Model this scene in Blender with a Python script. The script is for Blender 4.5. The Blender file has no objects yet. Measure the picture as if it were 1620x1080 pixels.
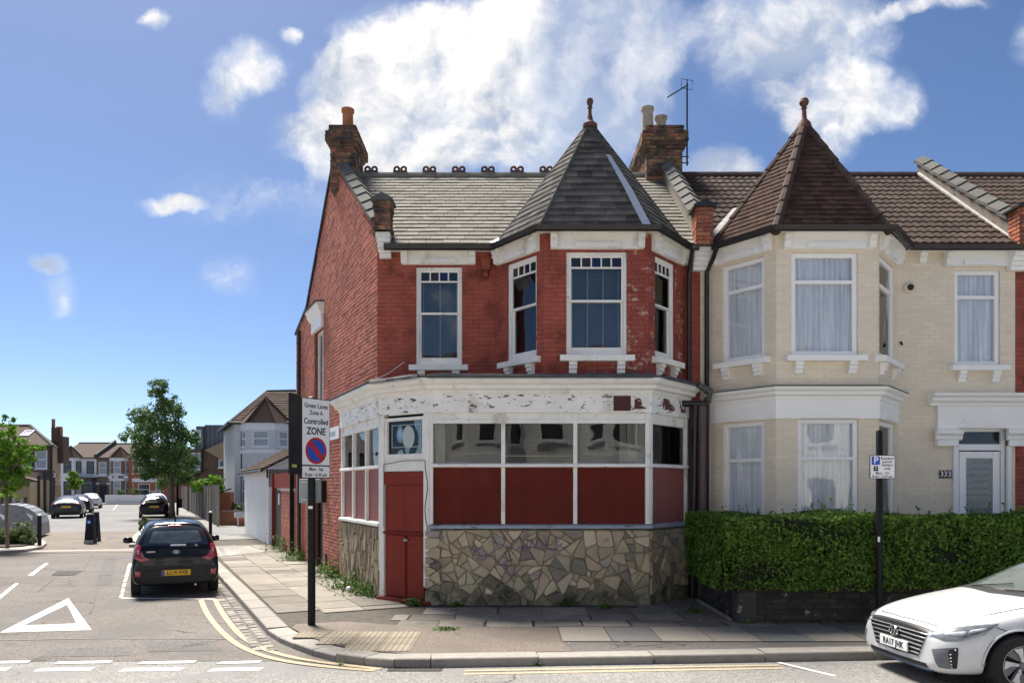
import bpy, bmesh, math, random
from mathutils import Vector, Matrix
from mathutils.bvhtree import BVHTree

rad = math.radians
random.seed(11)
sc = bpy.context.scene
col = sc.collection

# ---------------------------------------------------------------- camera
# level camera, 26.7 mm on 36 mm, rising-front shift; F, CX, YH turn photo measurements into metres
F, CX, YH, EYE = 1200.0, 810.0, 770.0, 1.9
cam_d = bpy.data.cameras.new('camera')
cam = bpy.data.objects.new('camera', cam_d)
col.objects.link(cam)
cam.location = (0, 0, EYE)
cam.rotation_euler = (rad(90), 0, 0)
cam_d.sensor_fit = 'HORIZONTAL'
cam_d.sensor_width = 36.0
cam_d.lens = 36.0 * F / 1620.0
cam_d.shift_y = (YH - 540.0) / 1620.0
cam_d.clip_start = 0.05
cam_d.clip_end = 3000
sc.camera = cam


def nd(nt, t, ins=None, **kw):
    n = nt.nodes.new(t)
    for k, v in kw.items():
        setattr(n, k, v)
    for k, v in (ins or {}).items():
        s = n.inputs[k]
        if isinstance(v, bpy.types.NodeSocket):
            nt.links.new(v, s)
        else:
            s.default_value = v
    return n


def mth(nt, op, a, b=0.0, c=0.0):
    return nd(nt, 'ShaderNodeMath', {0: a, 1: b, 2: c}, operation=op).outputs[0]


def c4(c):
    return (c[0], c[1], c[2], 1.0)


def mixc(nt, f, a, b, blend='MIX'):
    n = nd(nt, 'ShaderNodeMix', {0: f}, data_type='RGBA', blend_type=blend)
    for i, v in ((6, a), (7, b)):
        if isinstance(v, bpy.types.NodeSocket):
            nt.links.new(v, n.inputs[i])
        else:
            n.inputs[i].default_value = c4(v)
    return n.outputs[2]


def mrange(nt, v, a, b, c=0.0, d=1.0, smooth=True):
    return nd(nt, 'ShaderNodeMapRange', {0: v, 1: a, 2: b, 3: c, 4: d},
              interpolation_type='SMOOTHSTEP' if smooth else 'LINEAR').outputs[0]


# ---------------------------------------------------------------- sun direction and sky
SUN_TO = Vector((-0.53, 0.85, 0))
SUN_TO.normalize()
SUN_EL = rad(58)
world = bpy.data.worlds.new('World')
sc.world = world
world.use_nodes = True
wt = world.node_tree
wt.nodes.clear()
sky = nd(wt, 'ShaderNodeTexSky', sky_type='NISHITA', sun_disc=False)
sky.sun_elevation = SUN_EL
sky.sun_rotation = math.atan2(SUN_TO.x, SUN_TO.y)
sky.altitude = 50
sky.air_density = 0.52
sky.dust_density = 0.5
sky.ozone_density = 1.4
SKY_STRENGTH = 0.05
# clouds: the direction is turned into azimuth and elevation, folded so that the sky in view goes on all round
tc = nd(wt, 'ShaderNodeTexCoord')
sx = nd(wt, 'ShaderNodeSeparateXYZ', {0: tc.outputs['Generated']})
rr = mth(wt, 'SQRT', mth(wt, 'ADD', mth(wt, 'MULTIPLY', sx.outputs[0], sx.outputs[0]),
                         mth(wt, 'MULTIPLY', sx.outputs[1], sx.outputs[1])))
az = mth(wt, 'ARCTAN2', sx.outputs[0], sx.outputs[1])
az = mth(wt, 'SUBTRACT', mth(wt, 'PINGPONG', mth(wt, 'ADD', az, 0.6), 1.2), 0.6)
el = mth(wt, 'ARCTAN2', sx.outputs[2], rr)
el = mth(wt, 'PINGPONG', mth(wt, 'MAXIMUM', el, 0.0), 0.6)
cu = mth(wt, 'TANGENT', az)
cv = mth(wt, 'DIVIDE', mth(wt, 'TANGENT', el), mth(wt, 'COSINE', az))
uv = nd(wt, 'ShaderNodeCombineXYZ', {0: cu, 1: cv, 2: 0.0}).outputs[0]
warp = nd(wt, 'ShaderNodeTexNoise', {'Vector': uv, 'Scale': 6.0, 'Detail': 6.0, 'Roughness': 0.6})
wv = nd(wt, 'ShaderNodeVectorMath', {0: warp.outputs['Color'], 1: (0.5, 0.5, 0.5)}, operation='SUBTRACT').outputs[0]
wv = nd(wt, 'ShaderNodeVectorMath', {0: wv, 'Scale': 0.10}, operation='SCALE').outputs[0]
uvw = nd(wt, 'ShaderNodeVectorMath', {0: uv, 1: wv}, operation='ADD').outputs[0]
BLOBS = [  # place and size in photo measure, then weight
    (640, 70, 120, 90, 1.0), (590, 140, 120, 90, 1.0), (730, 160, 150, 120, 1.0), (545, 215, 150, 75, .8),
    (700, 240, 150, 60, .8), (820, 120, 130, 130, .85), (935, 110, 170, 150, .85), (985, 40, 140, 100, .75),
    (890, 220, 150, 110, .75), (780, 30, 120, 70, .5), (395, 95, 80, 45, .75), (345, 140, 45, 45, .62), (237, 35, 36, 20, .6),
    (478, 47, 30, 22, .62), (275, 312, 66, 20, .72), (66, 410, 42, 22, .72), (92, 460, 40, 48, .6),
    (375, 440, 60, 60, .2), (350, 300, 120, 60, .3), (1215, 45, 140, 100, .6), (1310, 50, 120, 120, .65), (1330, 150, 150, 75, .8), (1230, 130, 110, 90, .45),
    (1300, 215, 80, 70, .62), (1130, 262, 90, 45, .8), (1480, 8, 110, 25, .55), (480, 320, 110, 60, .33),
    (1640, 60, 50, 60, .5)]
dens = None
for bx, by, rx, ry, wgt in BLOBS:
    p = nd(wt, 'ShaderNodeVectorMath', {0: uvw, 1: ((bx - CX) / F, (YH - by) / F, 0)}, operation='SUBTRACT').outputs[0]
    p = nd(wt, 'ShaderNodeVectorMath', {0: p, 1: (F / rx, F / ry, 0)}, operation='MULTIPLY').outputs[0]
    d2 = nd(wt, 'ShaderNodeVectorMath', {0: p, 1: p}, operation='DOT_PRODUCT').outputs['Value']
    v = mth(wt, 'MULTIPLY', mth(wt, 'MAXIMUM', mth(wt, 'SUBTRACT', 1.0, d2), 0.0), wgt)
    dens = v if dens is None else mth(wt, 'ADD', dens, v)
def fbm(vec, scale, det=10.0, rgh=0.62):
    return nd(wt, 'ShaderNodeTexNoise', {'Vector': vec, 'Scale': scale, 'Detail': det, 'Roughness': rgh}).outputs[0]


fb = fbm(uvw, 6.5)
lit = nd(wt, 'ShaderNodeVectorMath', {0: uvw, 1: (-0.012, 0.022, 0.0)}, operation='ADD').outputs[0]
relief = mth(wt, 'SUBTRACT', fb, fbm(lit, 6.5))
big = mth(wt, 'SUBTRACT', fbm(uvw, 3.0, 4.0), fbm(nd(wt, 'ShaderNodeVectorMath', {0: uvw, 1: (-0.03, 0.05, 0.0)}, operation='ADD').outputs[0], 3.0, 4.0))
fb2 = fbm(uv, 3.4, 7.0, 0.55)
dcap = mth(wt, 'MINIMUM', dens, 0.85)
dn = mth(wt, 'ADD', dcap, mth(wt, 'MULTIPLY', mth(wt, 'SUBTRACT', fb, 0.5), 1.9))
core = mth(wt, 'MULTIPLY', mrange(wt, dn, 0.16, 0.92), mrange(wt, dens, 0.02, 0.28))
veil = mth(wt, 'MULTIPLY', mrange(wt, dens, 0.0, 0.8), mrange(wt, fb2, 0.30, 0.60))
# the right-hand side of the big bank is thinner and greyer
thin = mth(wt, 'MULTIPLY', mrange(wt, cu, -0.03, 0.08), mrange(wt, cu, 0.20, 0.28, 1.0, 0.3))
core = mth(wt, 'MULTIPLY', core, mrange(wt, thin, 0.0, 1.0, 1.0, 0.55))
lum = mth(wt, 'ADD', mth(wt, 'MULTIPLY', relief, 3.0), mth(wt, 'MULTIPLY', big, 4.2))
lum = mth(wt, 'ADD', lum, mrange(wt, cv, 0.42, 0.60, 0.28, 0.70))
lum = mth(wt, 'SUBTRACT', lum, mth(wt, 'MULTIPLY', thin, 0.34))
ccol = mixc(wt, mrange(wt, lum, 0.0, 1.0, 0.0, 1.0, False), (0.040, 0.046, 0.058), (0.118, 0.112, 0.101))
hs = nd(wt, 'ShaderNodeHueSaturation', {'Saturation': 1.12, 'Value': 0.285, 'Color': sky.outputs[0]}).outputs[0]
skyc = nd(wt, 'ShaderNodeVectorMath', {0: hs, 'Scale': SKY_STRENGTH}, operation='SCALE').outputs[0]
final = mixc(wt, mth(wt, 'MULTIPLY', veil, 0.62), skyc, (0.064, 0.074, 0.090))
final = mixc(wt, mth(wt, 'MULTIPLY', core, 0.97), final, ccol)
bg = nd(wt, 'ShaderNodeBackground', {'Color': final, 'Strength': 1.0})
wo = nd(wt, 'ShaderNodeOutputWorld', {0: bg.outputs[0]})

sun_d = bpy.data.lights.new('sun', 'SUN')
sun_d.energy = 1.0
sun_d.angle = rad(18.0)
sun_d.color = (1.0, 0.94, 0.86)
sun = bpy.data.objects.new('sun', sun_d)
col.objects.link(sun)
sv = Vector((SUN_TO.x * math.cos(SUN_EL), SUN_TO.y * math.cos(SUN_EL), math.sin(SUN_EL)))
sun.rotation_euler = sv.to_track_quat('Z', 'Y').to_euler()
sun.location = (0, 0, 60)

sc.render.engine = 'CYCLES'
sc.view_settings.view_transform = 'Standard'
sc.view_settings.look = 'None'
sc.view_settings.gamma = 1.0
sc.view_settings.exposure = 3.56
sc.view_settings.use_curve_mapping = False
sc.cycles.use_denoising = True
sc.cycles.max_bounces = 7
sc.cycles.diffuse_bounces = 4
sc.cycles.glossy_bounces = 4
sc.cycles.transparent_max_bounces = 12
sc.cycles.transmission_bounces = 4
sc.cycles.sample_clamp_indirect = 6.0


# ---------------------------------------------------------------- helpers
def gx(px, Y):
    return (px - CX) * Y / F


def gz(py, Y):
    return EYE + (YH - py) * Y / F


def at(px, py, Y):
    return Vector((gx(px, Y), Y, gz(py, Y)))


def gnd(px, py, z=0.0):
    Y = (EYE - z) * F / (py - YH)
    return Vector((gx(px, Y), Y, z))


class Fr:
    """local frame: a along, n outwards, b up"""

    def __init__(s, o, U, W=(0, 0, 1), N=None):
        s.o = Vector(o)
        s.U = Vector(U).normalized()
        s.W = Vector(W).normalized()
        s.N = Vector(N).normalized() if N is not None else s.U.cross(s.W).normalized()

    def P(s, a, n, b):
        return s.o + s.U * a + s.N * n + s.W * b

    def mat4(s, a=0, n=0, b=0):
        m = Matrix((s.U, -s.N, s.W)).transposed().to_4x4()
        m.translation = s.P(a, n, b)
        return m

    def a_of(s, px):
        k = (px - CX) / F
        return (k * s.o.y - s.o.x) / (s.U.x - k * s.U.y)


def wall_frame(p, q):
    """frame on a vertical wall from p to q (x, y), seen from outside left to right; returns frame and length"""
    p = Vector((p[0], p[1], 0))
    q = Vector((q[0], q[1], 0))
    return Fr(p, q - p), (q - p).length


WLOC = {}


def attach(o, parent):
    if parent is not None:
        o.parent = parent
        o.matrix_parent_inverse = Matrix.Translation(-WLOC.get(parent.name, Vector((0, 0, 0))))


def tag(o, label, cat, group=None, kind=None):
    o['label'] = label
    o['category'] = cat
    if group:
        o['group'] = group
    if kind:
        o['kind'] = kind
    return o


def thing(name, label, cat, loc=(0, 0, 0), group=None):
    o = bpy.data.objects.new(name, None)
    o.empty_display_size = 0.2
    col.objects.link(o)
    o.location = loc
    WLOC[o.name] = Vector(loc)
    return tag(o, label, cat, group)


def copy_tree(o, parent=None):
    c = o.copy()
    col.objects.link(c)
    if parent is not None:
        c.parent = parent
    for ch in o.children:
        copy_tree(ch, c)
    return c


def obj_from(name, me, parent=None):
    o = bpy.data.objects.new(name, me)
    col.objects.link(o)
    attach(o, parent)
    return o


class MB:
    def __init__(s):
        s.v, s.f, s.r = [], [], []

    def add(s, vs, fs, rnd=0.0):
        k = len(s.v)
        s.v += [tuple(p) for p in vs]
        for f in fs:
            s.f.append(tuple(i + k for i in f))
            s.r.append(rnd)
        return s

    BOXF = ((0, 3, 2, 1), (4, 5, 6, 7), (0, 1, 5, 4), (1, 2, 6, 5), (2, 3, 7, 6), (3, 0, 4, 7))

    def box(s, x0, x1, y0, y1, z0, z1, rnd=0.0):
        return s.add([(x0, y0, z0), (x1, y0, z0), (x1, y1, z0), (x0, y1, z0), (x0, y0, z1), (x1, y0, z1), (x1, y1, z1),
                      (x0, y1, z1)], MB.BOXF, rnd)

    def fbox(s, fr, a0, a1, n0, n1, b0, b1, rnd=0.0):
        P = fr.P
        return s.add([P(a0, n1, b0), P(a1, n1, b0), P(a1, n0, b0), P(a0, n0, b0), P(a0, n1, b1), P(a1, n1, b1), P(a1, n0, b1),
                      P(a0, n0, b1)], MB.BOXF, rnd)

    def frust(s, fr, a0, a1, b0, b1, n0, n1, ins, rnd=0.0):
        """raised piece: base rectangle at n0, smaller face at n1"""
        P = fr.P
        return s.add([P(a0, n0, b0), P(a1, n0, b0), P(a1, n0, b1), P(a0, n0, b1), P(a0 + ins, n1, b0 + ins), P(a1 - ins, n1, b0 + ins),
                      P(a1 - ins, n1, b1 - ins), P(a0 + ins, n1, b1 - ins)],
                     ((4, 5, 6, 7), (0, 1, 5, 4), (1, 2, 6, 5), (2, 3, 7, 6), (3, 0, 4, 7)), rnd)

    def prism(s, fr, pts, n0, n1, rnd=0.0, ins=0.0, tilt=(0, 0)):
        """pts (a, b) anticlockwise seen from outside; extruded from n0 to n1"""
        k = len(pts)
        ca = sum(p[0] for p in pts) / k
        cb = sum(p[1] for p in pts) / k
        back = [fr.P(a, n0, b) for a, b in pts]
        front = []
        for a, b in pts:
            l = math.hypot(a - ca, b - cb) or 1
            q = max(0.3, 1 - ins / l)
            front.append(fr.P(ca + (a - ca) * q, n1 + tilt[0] * (a - ca) + tilt[1] * (b - cb), cb + (b - cb) * q))
        fs = [tuple(range(k, 2 * k)), tuple(reversed(range(k)))]
        fs += [(i, (i + 1) % k, k + (i + 1) % k, k + i) for i in range(k)]
        return s.add(back + front, fs, rnd)

    def aprism(s, fr, pts, a0, a1, rnd=0.0):
        """profile pts (n, b) extruded along a"""
        k = len(pts)
        vs = [fr.P(a0, n, b) for n, b in pts] + [fr.P(a1, n, b) for n, b in pts]
        fs = [tuple(range(k)), tuple(reversed(range(k, 2 * k)))]
        fs += [(i, k + i, k + (i + 1) % k, (i + 1) % k) for i in range(k)]
        return s.add(vs, fs, rnd)

    def poly(s, pts, z0, z1, rnd=0.0):
        """plan polygon (x, y) anticlockwise seen from above, extruded up"""
        k = len(pts)
        vs = [(p[0], p[1], z0) for p in pts] + [(p[0], p[1], z1) for p in pts]
        fs = [tuple(reversed(range(k))), tuple(range(k, 2 * k))]
        fs += [(i, (i + 1) % k, k + (i + 1) % k, k + i) for i in range(k)]
        return s.add(vs, fs, rnd)

    def sheet(s, pts, z):
        return s.add([(p[0], p[1], z) for p in pts], [tuple(range(len(pts)))])

    def tube(s, path, r, seg=8, rnd=0.0):
        path = [Vector(p) for p in path]
        rs = r if isinstance(r, (list, tuple)) else [r] * len(path)
        vs, fs = [], []
        ref = Vector((0.31, 0.17, 0.93))
        for i, p in enumerate(path):
            d = (path[min(i + 1, len(path) - 1)] - path[max(i - 1, 0)])
            d.normalize()
            x = d.cross(ref)
            if x.length < 0.1:
                x = d.cross(Vector((1, 0, 0)))
            x.normalize()
            y = d.cross(x)
            for j in range(seg):
                t = 2 * math.pi * j / seg
                vs.append(p + x * (math.cos(t) * rs[i]) + y * (math.sin(t) * rs[i]))
        for i in range(len(path) - 1):
            for j in range(seg):
                fs.append((i * seg + j, i * seg + (j + 1) % seg, (i + 1) * seg + (j + 1) % seg, (i + 1) * seg + j))
        fs.append(tuple(reversed(range(seg))))
        fs.append(tuple(range((len(path) - 1) * seg, len(path) * seg)))
        return s.add(vs, fs, rnd)

    def lathe(s, prof, c, seg=16, axis='Z', rnd=0.0, caps=True):
        vs, fs = [], []
        c = Vector(c)
        for r, h in prof:
            for j in range(seg):
                t = 2 * math.pi * j / seg
                a, b = math.cos(t) * r, math.sin(t) * r
                vs.append(c + (Vector((a, b, h)) if axis == 'Z' else Vector((b, h, a)) if axis == 'Y' else Vector((h, a, b))))
        for i in range(len(prof) - 1):
            for j in range(seg):
                fs.append((i * seg + j, i * seg + (j + 1) % seg, (i + 1) * seg + (j + 1) % seg, (i + 1) * seg + j))
        if caps:
            fs.append(tuple(reversed(range(seg))))
            fs.append(tuple(range((len(prof) - 1) * seg, len(prof) * seg)))
        return s.add(vs, fs, rnd)

    def sweep(s, line, prof, rnd=0.0):
        """profile (n, z) swept along plan polyline (seen from outside left to right) with mitred corners"""
        L = [Vector((p[0], p[1])) for p in line]
        ns = []
        for i in range(len(L) - 1):
            d = (L[i + 1] - L[i]).normalized()
            ns.append(Vector((d.y, -d.x)))
        vs, fs = [], []
        k = len(prof)
        for i, p in enumerate(L):
            if i == 0:
                m = ns[0]
            elif i == len(L) - 1:
                m = ns[-1]
            else:
                m = (ns[i - 1] + ns[i]) / (1 + ns[i - 1].dot(ns[i]))
            for n, z in prof:
                vs.append((p.x + m.x * n, p.y + m.y * n, z))
        for i in range(len(L) - 1):
            for j in range(k):
                fs.append((i * k + j, i * k + (j + 1) % k, (i + 1) * k + (j + 1) % k, (i + 1) * k + j))
        fs.append(tuple(reversed(range(k))))
        fs.append(tuple(range((len(L) - 1) * k, len(L) * k)))
        return s.add(vs, fs, rnd)

    def mesh(s, name, m, smooth=False):
        me = bpy.data.meshes.new(name)
        me.from_pydata(s.v, [], s.f)
        if any(s.r):
            a = me.attributes.new('rnd', 'FLOAT', 'FACE')
            a.data.foreach_set('value', s.r)
        if m is not None:
            me.materials.append(m)
        if smooth:
            me.polygons.foreach_set('use_smooth', [True] * len(me.polygons))
        me.update()
        return me

    def build(s, name, m, parent=None, smooth=False, bevel=0.0, fix=True):
        me = s.mesh(name, m, False)
        if fix:
            bm = bmesh.new()
            bm.from_mesh(me)
            bmesh.ops.recalc_face_normals(bm, faces=bm.faces)
            bm.to_mesh(me)
            bm.free()
        if smooth:
            if smooth is True:
                me.polygons.foreach_set('use_smooth', [True] * len(me.polygons))
            else:
                me.polygons.foreach_set('use_smooth', [True] * len(me.polygons))
                bm = bmesh.new()
                bm.from_mesh(me)
                for e in bm.edges:
                    if len(e.link_faces) == 2 and e.calc_face_angle(0) > rad(smooth):
                        e.smooth = False
                bm.to_mesh(me)
                bm.free()
        o = obj_from(name, me, parent)
        if bevel:
            b = o.modifiers.new('bevel', 'BEVEL')
            b.width = bevel
            b.segments = 1
            b.limit_method = 'ANGLE'
        return o


def offset_line(line, d):
    L = [Vector((p[0], p[1])) for p in line]
    ns = [Vector(((L[i + 1] - L[i]).normalized().y, -(L[i + 1] - L[i]).normalized().x)) for i in range(len(L) - 1)]
    out = []
    for i, p in enumerate(L):
        if i == 0:
            m = ns[0]
        elif i == len(L) - 1:
            m = ns[-1]
        else:
            m = (ns[i - 1] + ns[i]) / (1 + ns[i - 1].dot(ns[i]))
        out.append((p.x + m.x * d, p.y + m.y * d))
    return out


# ---------------------------------------------------------------- materials
def finish(nt, color, rough, spec, metal, coat, bump, bs, pos, extra_h=None, bdist=0.01):
    pb = nd(nt, 'ShaderNodeBsdfPrincipled', {'Roughness': rough, 'Metallic': metal, 'Specular IOR Level': spec, 'Coat Weight': coat,
                                             'Coat Roughness': 0.04})
    if isinstance(color, bpy.types.NodeSocket):
        nt.links.new(color, pb.inputs['Base Color'])
    else:
        pb.inputs['Base Color'].default_value = c4(color)
    if bump:
        h = nd(nt, 'ShaderNodeTexNoise', {'Vector': pos, 'Scale': bs, 'Detail': 5.0, 'Roughness': 0.65}).outputs[0]
        if extra_h is not None:
            h = mth(nt, 'ADD', h, extra_h)
        b = nd(nt, 'ShaderNodeBump', {'Strength': bump, 'Distance': bdist, 'Height': h})
        nt.links.new(b.outputs[0], pb.inputs['Normal'])
    nd(nt, 'ShaderNodeOutputMaterial', {0: pb.outputs[0]})
    return pb


def mat(name, c, rough=0.75, var=0.15, vs=2.5, rnd=0.0, wear=(), bump=0.0, bs=50.0, spec=0.35, metal=0.0, coat=0.0, stretch=(1, 1, 1),
        hue=0.0):
    """wear: list of (colour, scale, low, high[, stretch]) patches laid over the base"""
    m = bpy.data.materials.new(name)
    m.use_nodes = True
    nt = m.node_tree
    nt.nodes.clear()
    geo = nd(nt, 'ShaderNodeNewGeometry')
    pos = nd(nt, 'ShaderNodeVectorMath', {0: geo.outputs['Position'], 1: stretch}, operation='MULTIPLY').outputs[0]
    val = None
    if var:
        n1 = nd(nt, 'ShaderNodeTexNoise', {'Vector': pos, 'Scale': vs, 'Detail': 6.0, 'Roughness': 0.6}).outputs[0]
        val = mrange(nt, n1, 0.28, 0.72, 1 - var, 1 + var, False)
    colr = None
    hval = 0.5
    if rnd or hue:
        at_ = nd(nt, 'ShaderNodeAttribute', attribute_name='rnd').outputs['Fac']
        oi = nd(nt, 'ShaderNodeObjectInfo').outputs['Random']
        r = mth(nt, 'FRACT', mth(nt, 'ADD', at_, oi))
        k = mrange(nt, r, 0.0, 1.0, 1 - rnd, 1 + rnd, False)
        val = k if val is None else mth(nt, 'MULTIPLY', val, k)
        if hue:
            hval = mrange(nt, mth(nt, 'FRACT', mth(nt, 'MULTIPLY', r, 7.31)), 0.0, 1.0, 0.5 - hue, 0.5 + hue, False)
    if val is not None:
        colr = nd(nt, 'ShaderNodeHueSaturation', {'Hue': hval, 'Value': val, 'Color': c4(c)}).outputs[0]
    else:
        colr = c
    for w in wear:
        st = w[4] if len(w) > 4 else (1, 1, 1)
        wp = nd(nt, 'ShaderNodeVectorMath', {0: geo.outputs['Position'], 1: st}, operation='MULTIPLY').outputs[0]
        wn = nd(nt, 'ShaderNodeTexNoise', {'Vector': wp, 'Scale': w[1], 'Detail': 7.0, 'Roughness': 0.68}).outputs[0]
        colr = mixc(nt, mrange(nt, wn, w[2], w[3]), colr, w[0])
    finish(nt, colr, rough, spec, metal, coat, bump, bs, pos)
    return m


def glass_mat(name, ior=1.55, tint=(0.82, 0.86, 0.86), wav=0.0, rough=0.0, base=None, baseamt=0.0):
    m = bpy.data.materials.new(name)
    m.use_nodes = True
    nt = m.node_tree
    nt.nodes.clear()
    fr = nd(nt, 'ShaderNodeFresnel', {'IOR': ior})
    gl = nd(nt, 'ShaderNodeBsdfGlossy', {'Color': (1, 1, 1, 1), 'Roughness': rough})
    tr = nd(nt, 'ShaderNodeBsdfTransparent', {'Color': c4(tint)})
    src = tr.outputs[0]
    if base is not None:
        df = nd(nt, 'ShaderNodeBsdfDiffuse', {'Color': c4(base)})
        src = nd(nt, 'ShaderNodeMixShader', {0: baseamt, 1: tr.outputs[0], 2: df.outputs[0]}).outputs[0]
    if wav:
        geo = nd(nt, 'ShaderNodeNewGeometry')
        h = nd(nt, 'ShaderNodeTexNoise', {'Vector': geo.outputs['Position'], 'Scale': 1.7, 'Detail': 1.0}).outputs[0]
        b = nd(nt, 'ShaderNodeBump', {'Strength': wav, 'Distance': 0.05, 'Height': h})
        nt.links.new(b.outputs[0], gl.inputs['Normal'])
        nt.links.new(b.outputs[0], fr.inputs['Normal'])
    mx = nd(nt, 'ShaderNodeMixShader', {0: fr.outputs[0], 1: src, 2: gl.outputs[0]})
    nd(nt, 'ShaderNodeOutputMaterial', {0: mx.outputs[0]})
    return m


M = {}
M['red_brick'] = mat('red painted brick', (0.345, 0.090, 0.062), .75, .2, 1.3, spec=.15, rnd=.07, bump=.35, bs=70, hue=.004,
                     wear=[((0.13, 0.042, 0.032), 2.0, .46, .70), ((0.40, 0.12, 0.085), 4.5, .60, .76), ((0.45, 0.34, 0.28), 15, .69, .73), ((0.05, 0.038, 0.034), 1.3, .58, .76, (1.6, 1.6, .5))])
M['red_flank_lit'] = mat('weathered red brick in lit tone', (0.45, 0.165, 0.11), .8, .2, 1.1, rnd=.2, bump=.4, bs=70, hue=.008,  # same paint as the front, brightened for the light on the flank
                     wear=[((0.15, 0.07, 0.05), 5.0, .60, .74), ((0.50, 0.36, 0.28), 17, .69, .75)])
M['red_mortar'] = mat('red painted mortar', (0.25, 0.058, 0.040), .85, .25, 3, bump=.3, bs=90, wear=[((0.12, 0.05, 0.04), 6, .60, .76)])
M['peel_brick'] = mat('peeling red painted brick', (0.27, 0.062, 0.045), .75, .2, 2, rnd=.2, bump=.4, bs=70,
                      wear=[((0.42, 0.30, 0.23), 8, .55, .62), ((0.08, 0.05, 0.04), 3, .62, .74)])
M['flank_mortar'] = mat('flank mortar', (0.22, 0.075, 0.055), .9, .25, 3, bump=.3, bs=90)
M['stock_brick'] = mat('sooty stock brick', (0.24, 0.12, 0.065), .9, .3, 5, rnd=.45, hue=.025, bump=.5, bs=60,
                       wear=[((0.028, 0.026, 0.024), 3.5, .40, .60)])
M['stock_mortar'] = mat('old grey mortar', (0.13, 0.115, 0.10), .95, .25, 8, bump=.4, bs=80, wear=[((0.05, 0.05, 0.045), 4, .5, .68)])
M['pier_brick'] = mat('orange red brick', (0.36, 0.115, 0.06), .85, .25, 6, rnd=.3, hue=.012, bump=.4, bs=60, wear=[((0.06, 0.05, 0.045), 4, .56, .72)])
M['purple_brick'] = mat('dark purple painted brick', (0.085, 0.05, 0.06), .6, .25, 4, rnd=.15, bump=.3, bs=60)
M['white_old'] = mat('old white gloss paint', (0.82, 0.80, 0.745), .5, .08, 3, bump=.2, bs=40,
                     wear=[((0.50, 0.46, 0.39), 3.0, .54, .74, (1, 1, .5)), ((0.10, 0.075, 0.06), 9, .655, .685, (1, 1, 2.2)), ((0.30, 0.26, 0.2), 22, .66, .72)])
M['white_peel'] = mat('peeling white fascia paint', (0.83, 0.815, 0.765), .55, .07, 3, bump=.25, bs=30,
                      wear=[((0.52, 0.48, 0.40), 2.5, .52, .74, (1, 1, .4)), ((0.075, 0.06, 0.055), 4.6, .585, .605, (1, 1, 3.6)), ((0.42, 0.37, 0.30), 12, .60, .68, (1, 1, .6)),
                            ((0.18, 0.07, 0.055), 3.1, .655, .68, (1, 1, 1.9)), ((0.06, 0.055, 0.05), 2.3, .72, .80, (1, 1, .8))])
M['white_new'] = mat('clean white paint', (0.90, 0.885, 0.845), .45, .03, 2, bump=.05, bs=30)
M['upvc'] = mat('white plastic frame', (0.90, 0.89, 0.86), .3, .02, 2)
M['beige'] = mat('beige painted brick', (0.76, 0.665, 0.52), .75, .07, 1.2, rnd=.05, bump=.25, bs=60,
                 wear=[((0.34, 0.27, 0.18), 2.0, .66, .82), ((0.22, 0.17, 0.11), 9, .72, .78, (1, 1, 3))])
M['beige_mortar'] = mat('beige painted joints', (0.735, 0.64, 0.495), .8, .08, 2, bump=.2, bs=60, wear=[((0.25, 0.2, 0.13), 7, .68, .76)])
M['panel_red'] = mat('dark red painted board', (0.125, 0.021, 0.014), .7, .2, 1.5, spec=.12, bump=.12, bs=60,
                     wear=[((0.165, 0.036, 0.026), 2.2, .58, .8, (1, 1, .35)), ((0.08, 0.015, 0.012), 5, .62, .78)])
M['door_red'] = mat('red painted door', (0.22, 0.037, 0.025), .65, .14, 3, spec=.15, bump=.15, bs=50, stretch=(1, 1, .5),
                    wear=[((0.14, 0.028, 0.022), 4, .58, .76), ((0.45, 0.3, 0.25), 26, .73, .77)])
M['panel_faded'] = mat('faded red board', (0.26, 0.085, 0.07), .55, .15, 3, bump=.1, bs=50, stretch=(1, 1, .4))
M['slate_pale'] = mat('pale weathered slate', (0.20, 0.186, 0.152), .9, .16, 4, rnd=.16, bump=.3, bs=40, spec=.12, hue=.01,
                      wear=[((0.12, 0.108, 0.085), 1.3, .52, .72, (2, 2, .4)), ((0.27, 0.265, 0.24), 6, .66, .78)])
M['slate_dark'] = mat('dark slate', (0.082, 0.078, 0.072), .95, .22, 4, spec=.08, rnd=.36, bump=.35, bs=35, hue=.004,
                      wear=[((0.12, 0.108, 0.085), 4.0, .56, .76), ((0.04, 0.04, 0.036), 1.7, .55, .7)])
M['tile_brown'] = mat('brown concrete tile', (0.070, 0.050, 0.040), .95, .2, 5, spec=.1, rnd=.22, bump=.45, bs=45,
                      wear=[((0.12, 0.10, 0.08), 6.0, .58, .76), ((0.03, 0.024, 0.02), 2.0, .56, .74)])
M['tile_red'] = mat('dark red clay tile', (0.062, 0.036, 0.027), .95, .2, 5, spec=.1, rnd=.3, bump=.35, bs=45, hue=.01,
                    wear=[((0.045, 0.03, 0.026), 2.4, .52, .7), ((0.10, 0.055, 0.04), 5, .62, .78)])
M['hip_tile'] = mat('brown hip tile', (0.066, 0.041, 0.032), .95, .2, 6, rnd=.12, bump=.3, bs=40, wear=[((0.05, 0.035, 0.03), 3, .55, .72)])
M['coping'] = mat('grey saddle coping', (0.10, 0.097, 0.088), .95, .2, 5, rnd=.18, bump=.4, bs=40, wear=[((0.07, 0.065, 0.06), 4, .58, .74)])
M['render_dirty'] = mat('dirty cement render', (0.20, 0.17, 0.135), .95, .25, 4, bump=.5, bs=30, wear=[((0.07, 0.06, 0.05), 4, .5, .7)])
M['lead'] = mat('grey lead sheet', (0.10, 0.10, 0.10), .8, .25, 5, spec=.15, bump=.3, bs=12, wear=[((0.06, 0.055, 0.05), 3, .56, .72)])
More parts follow.
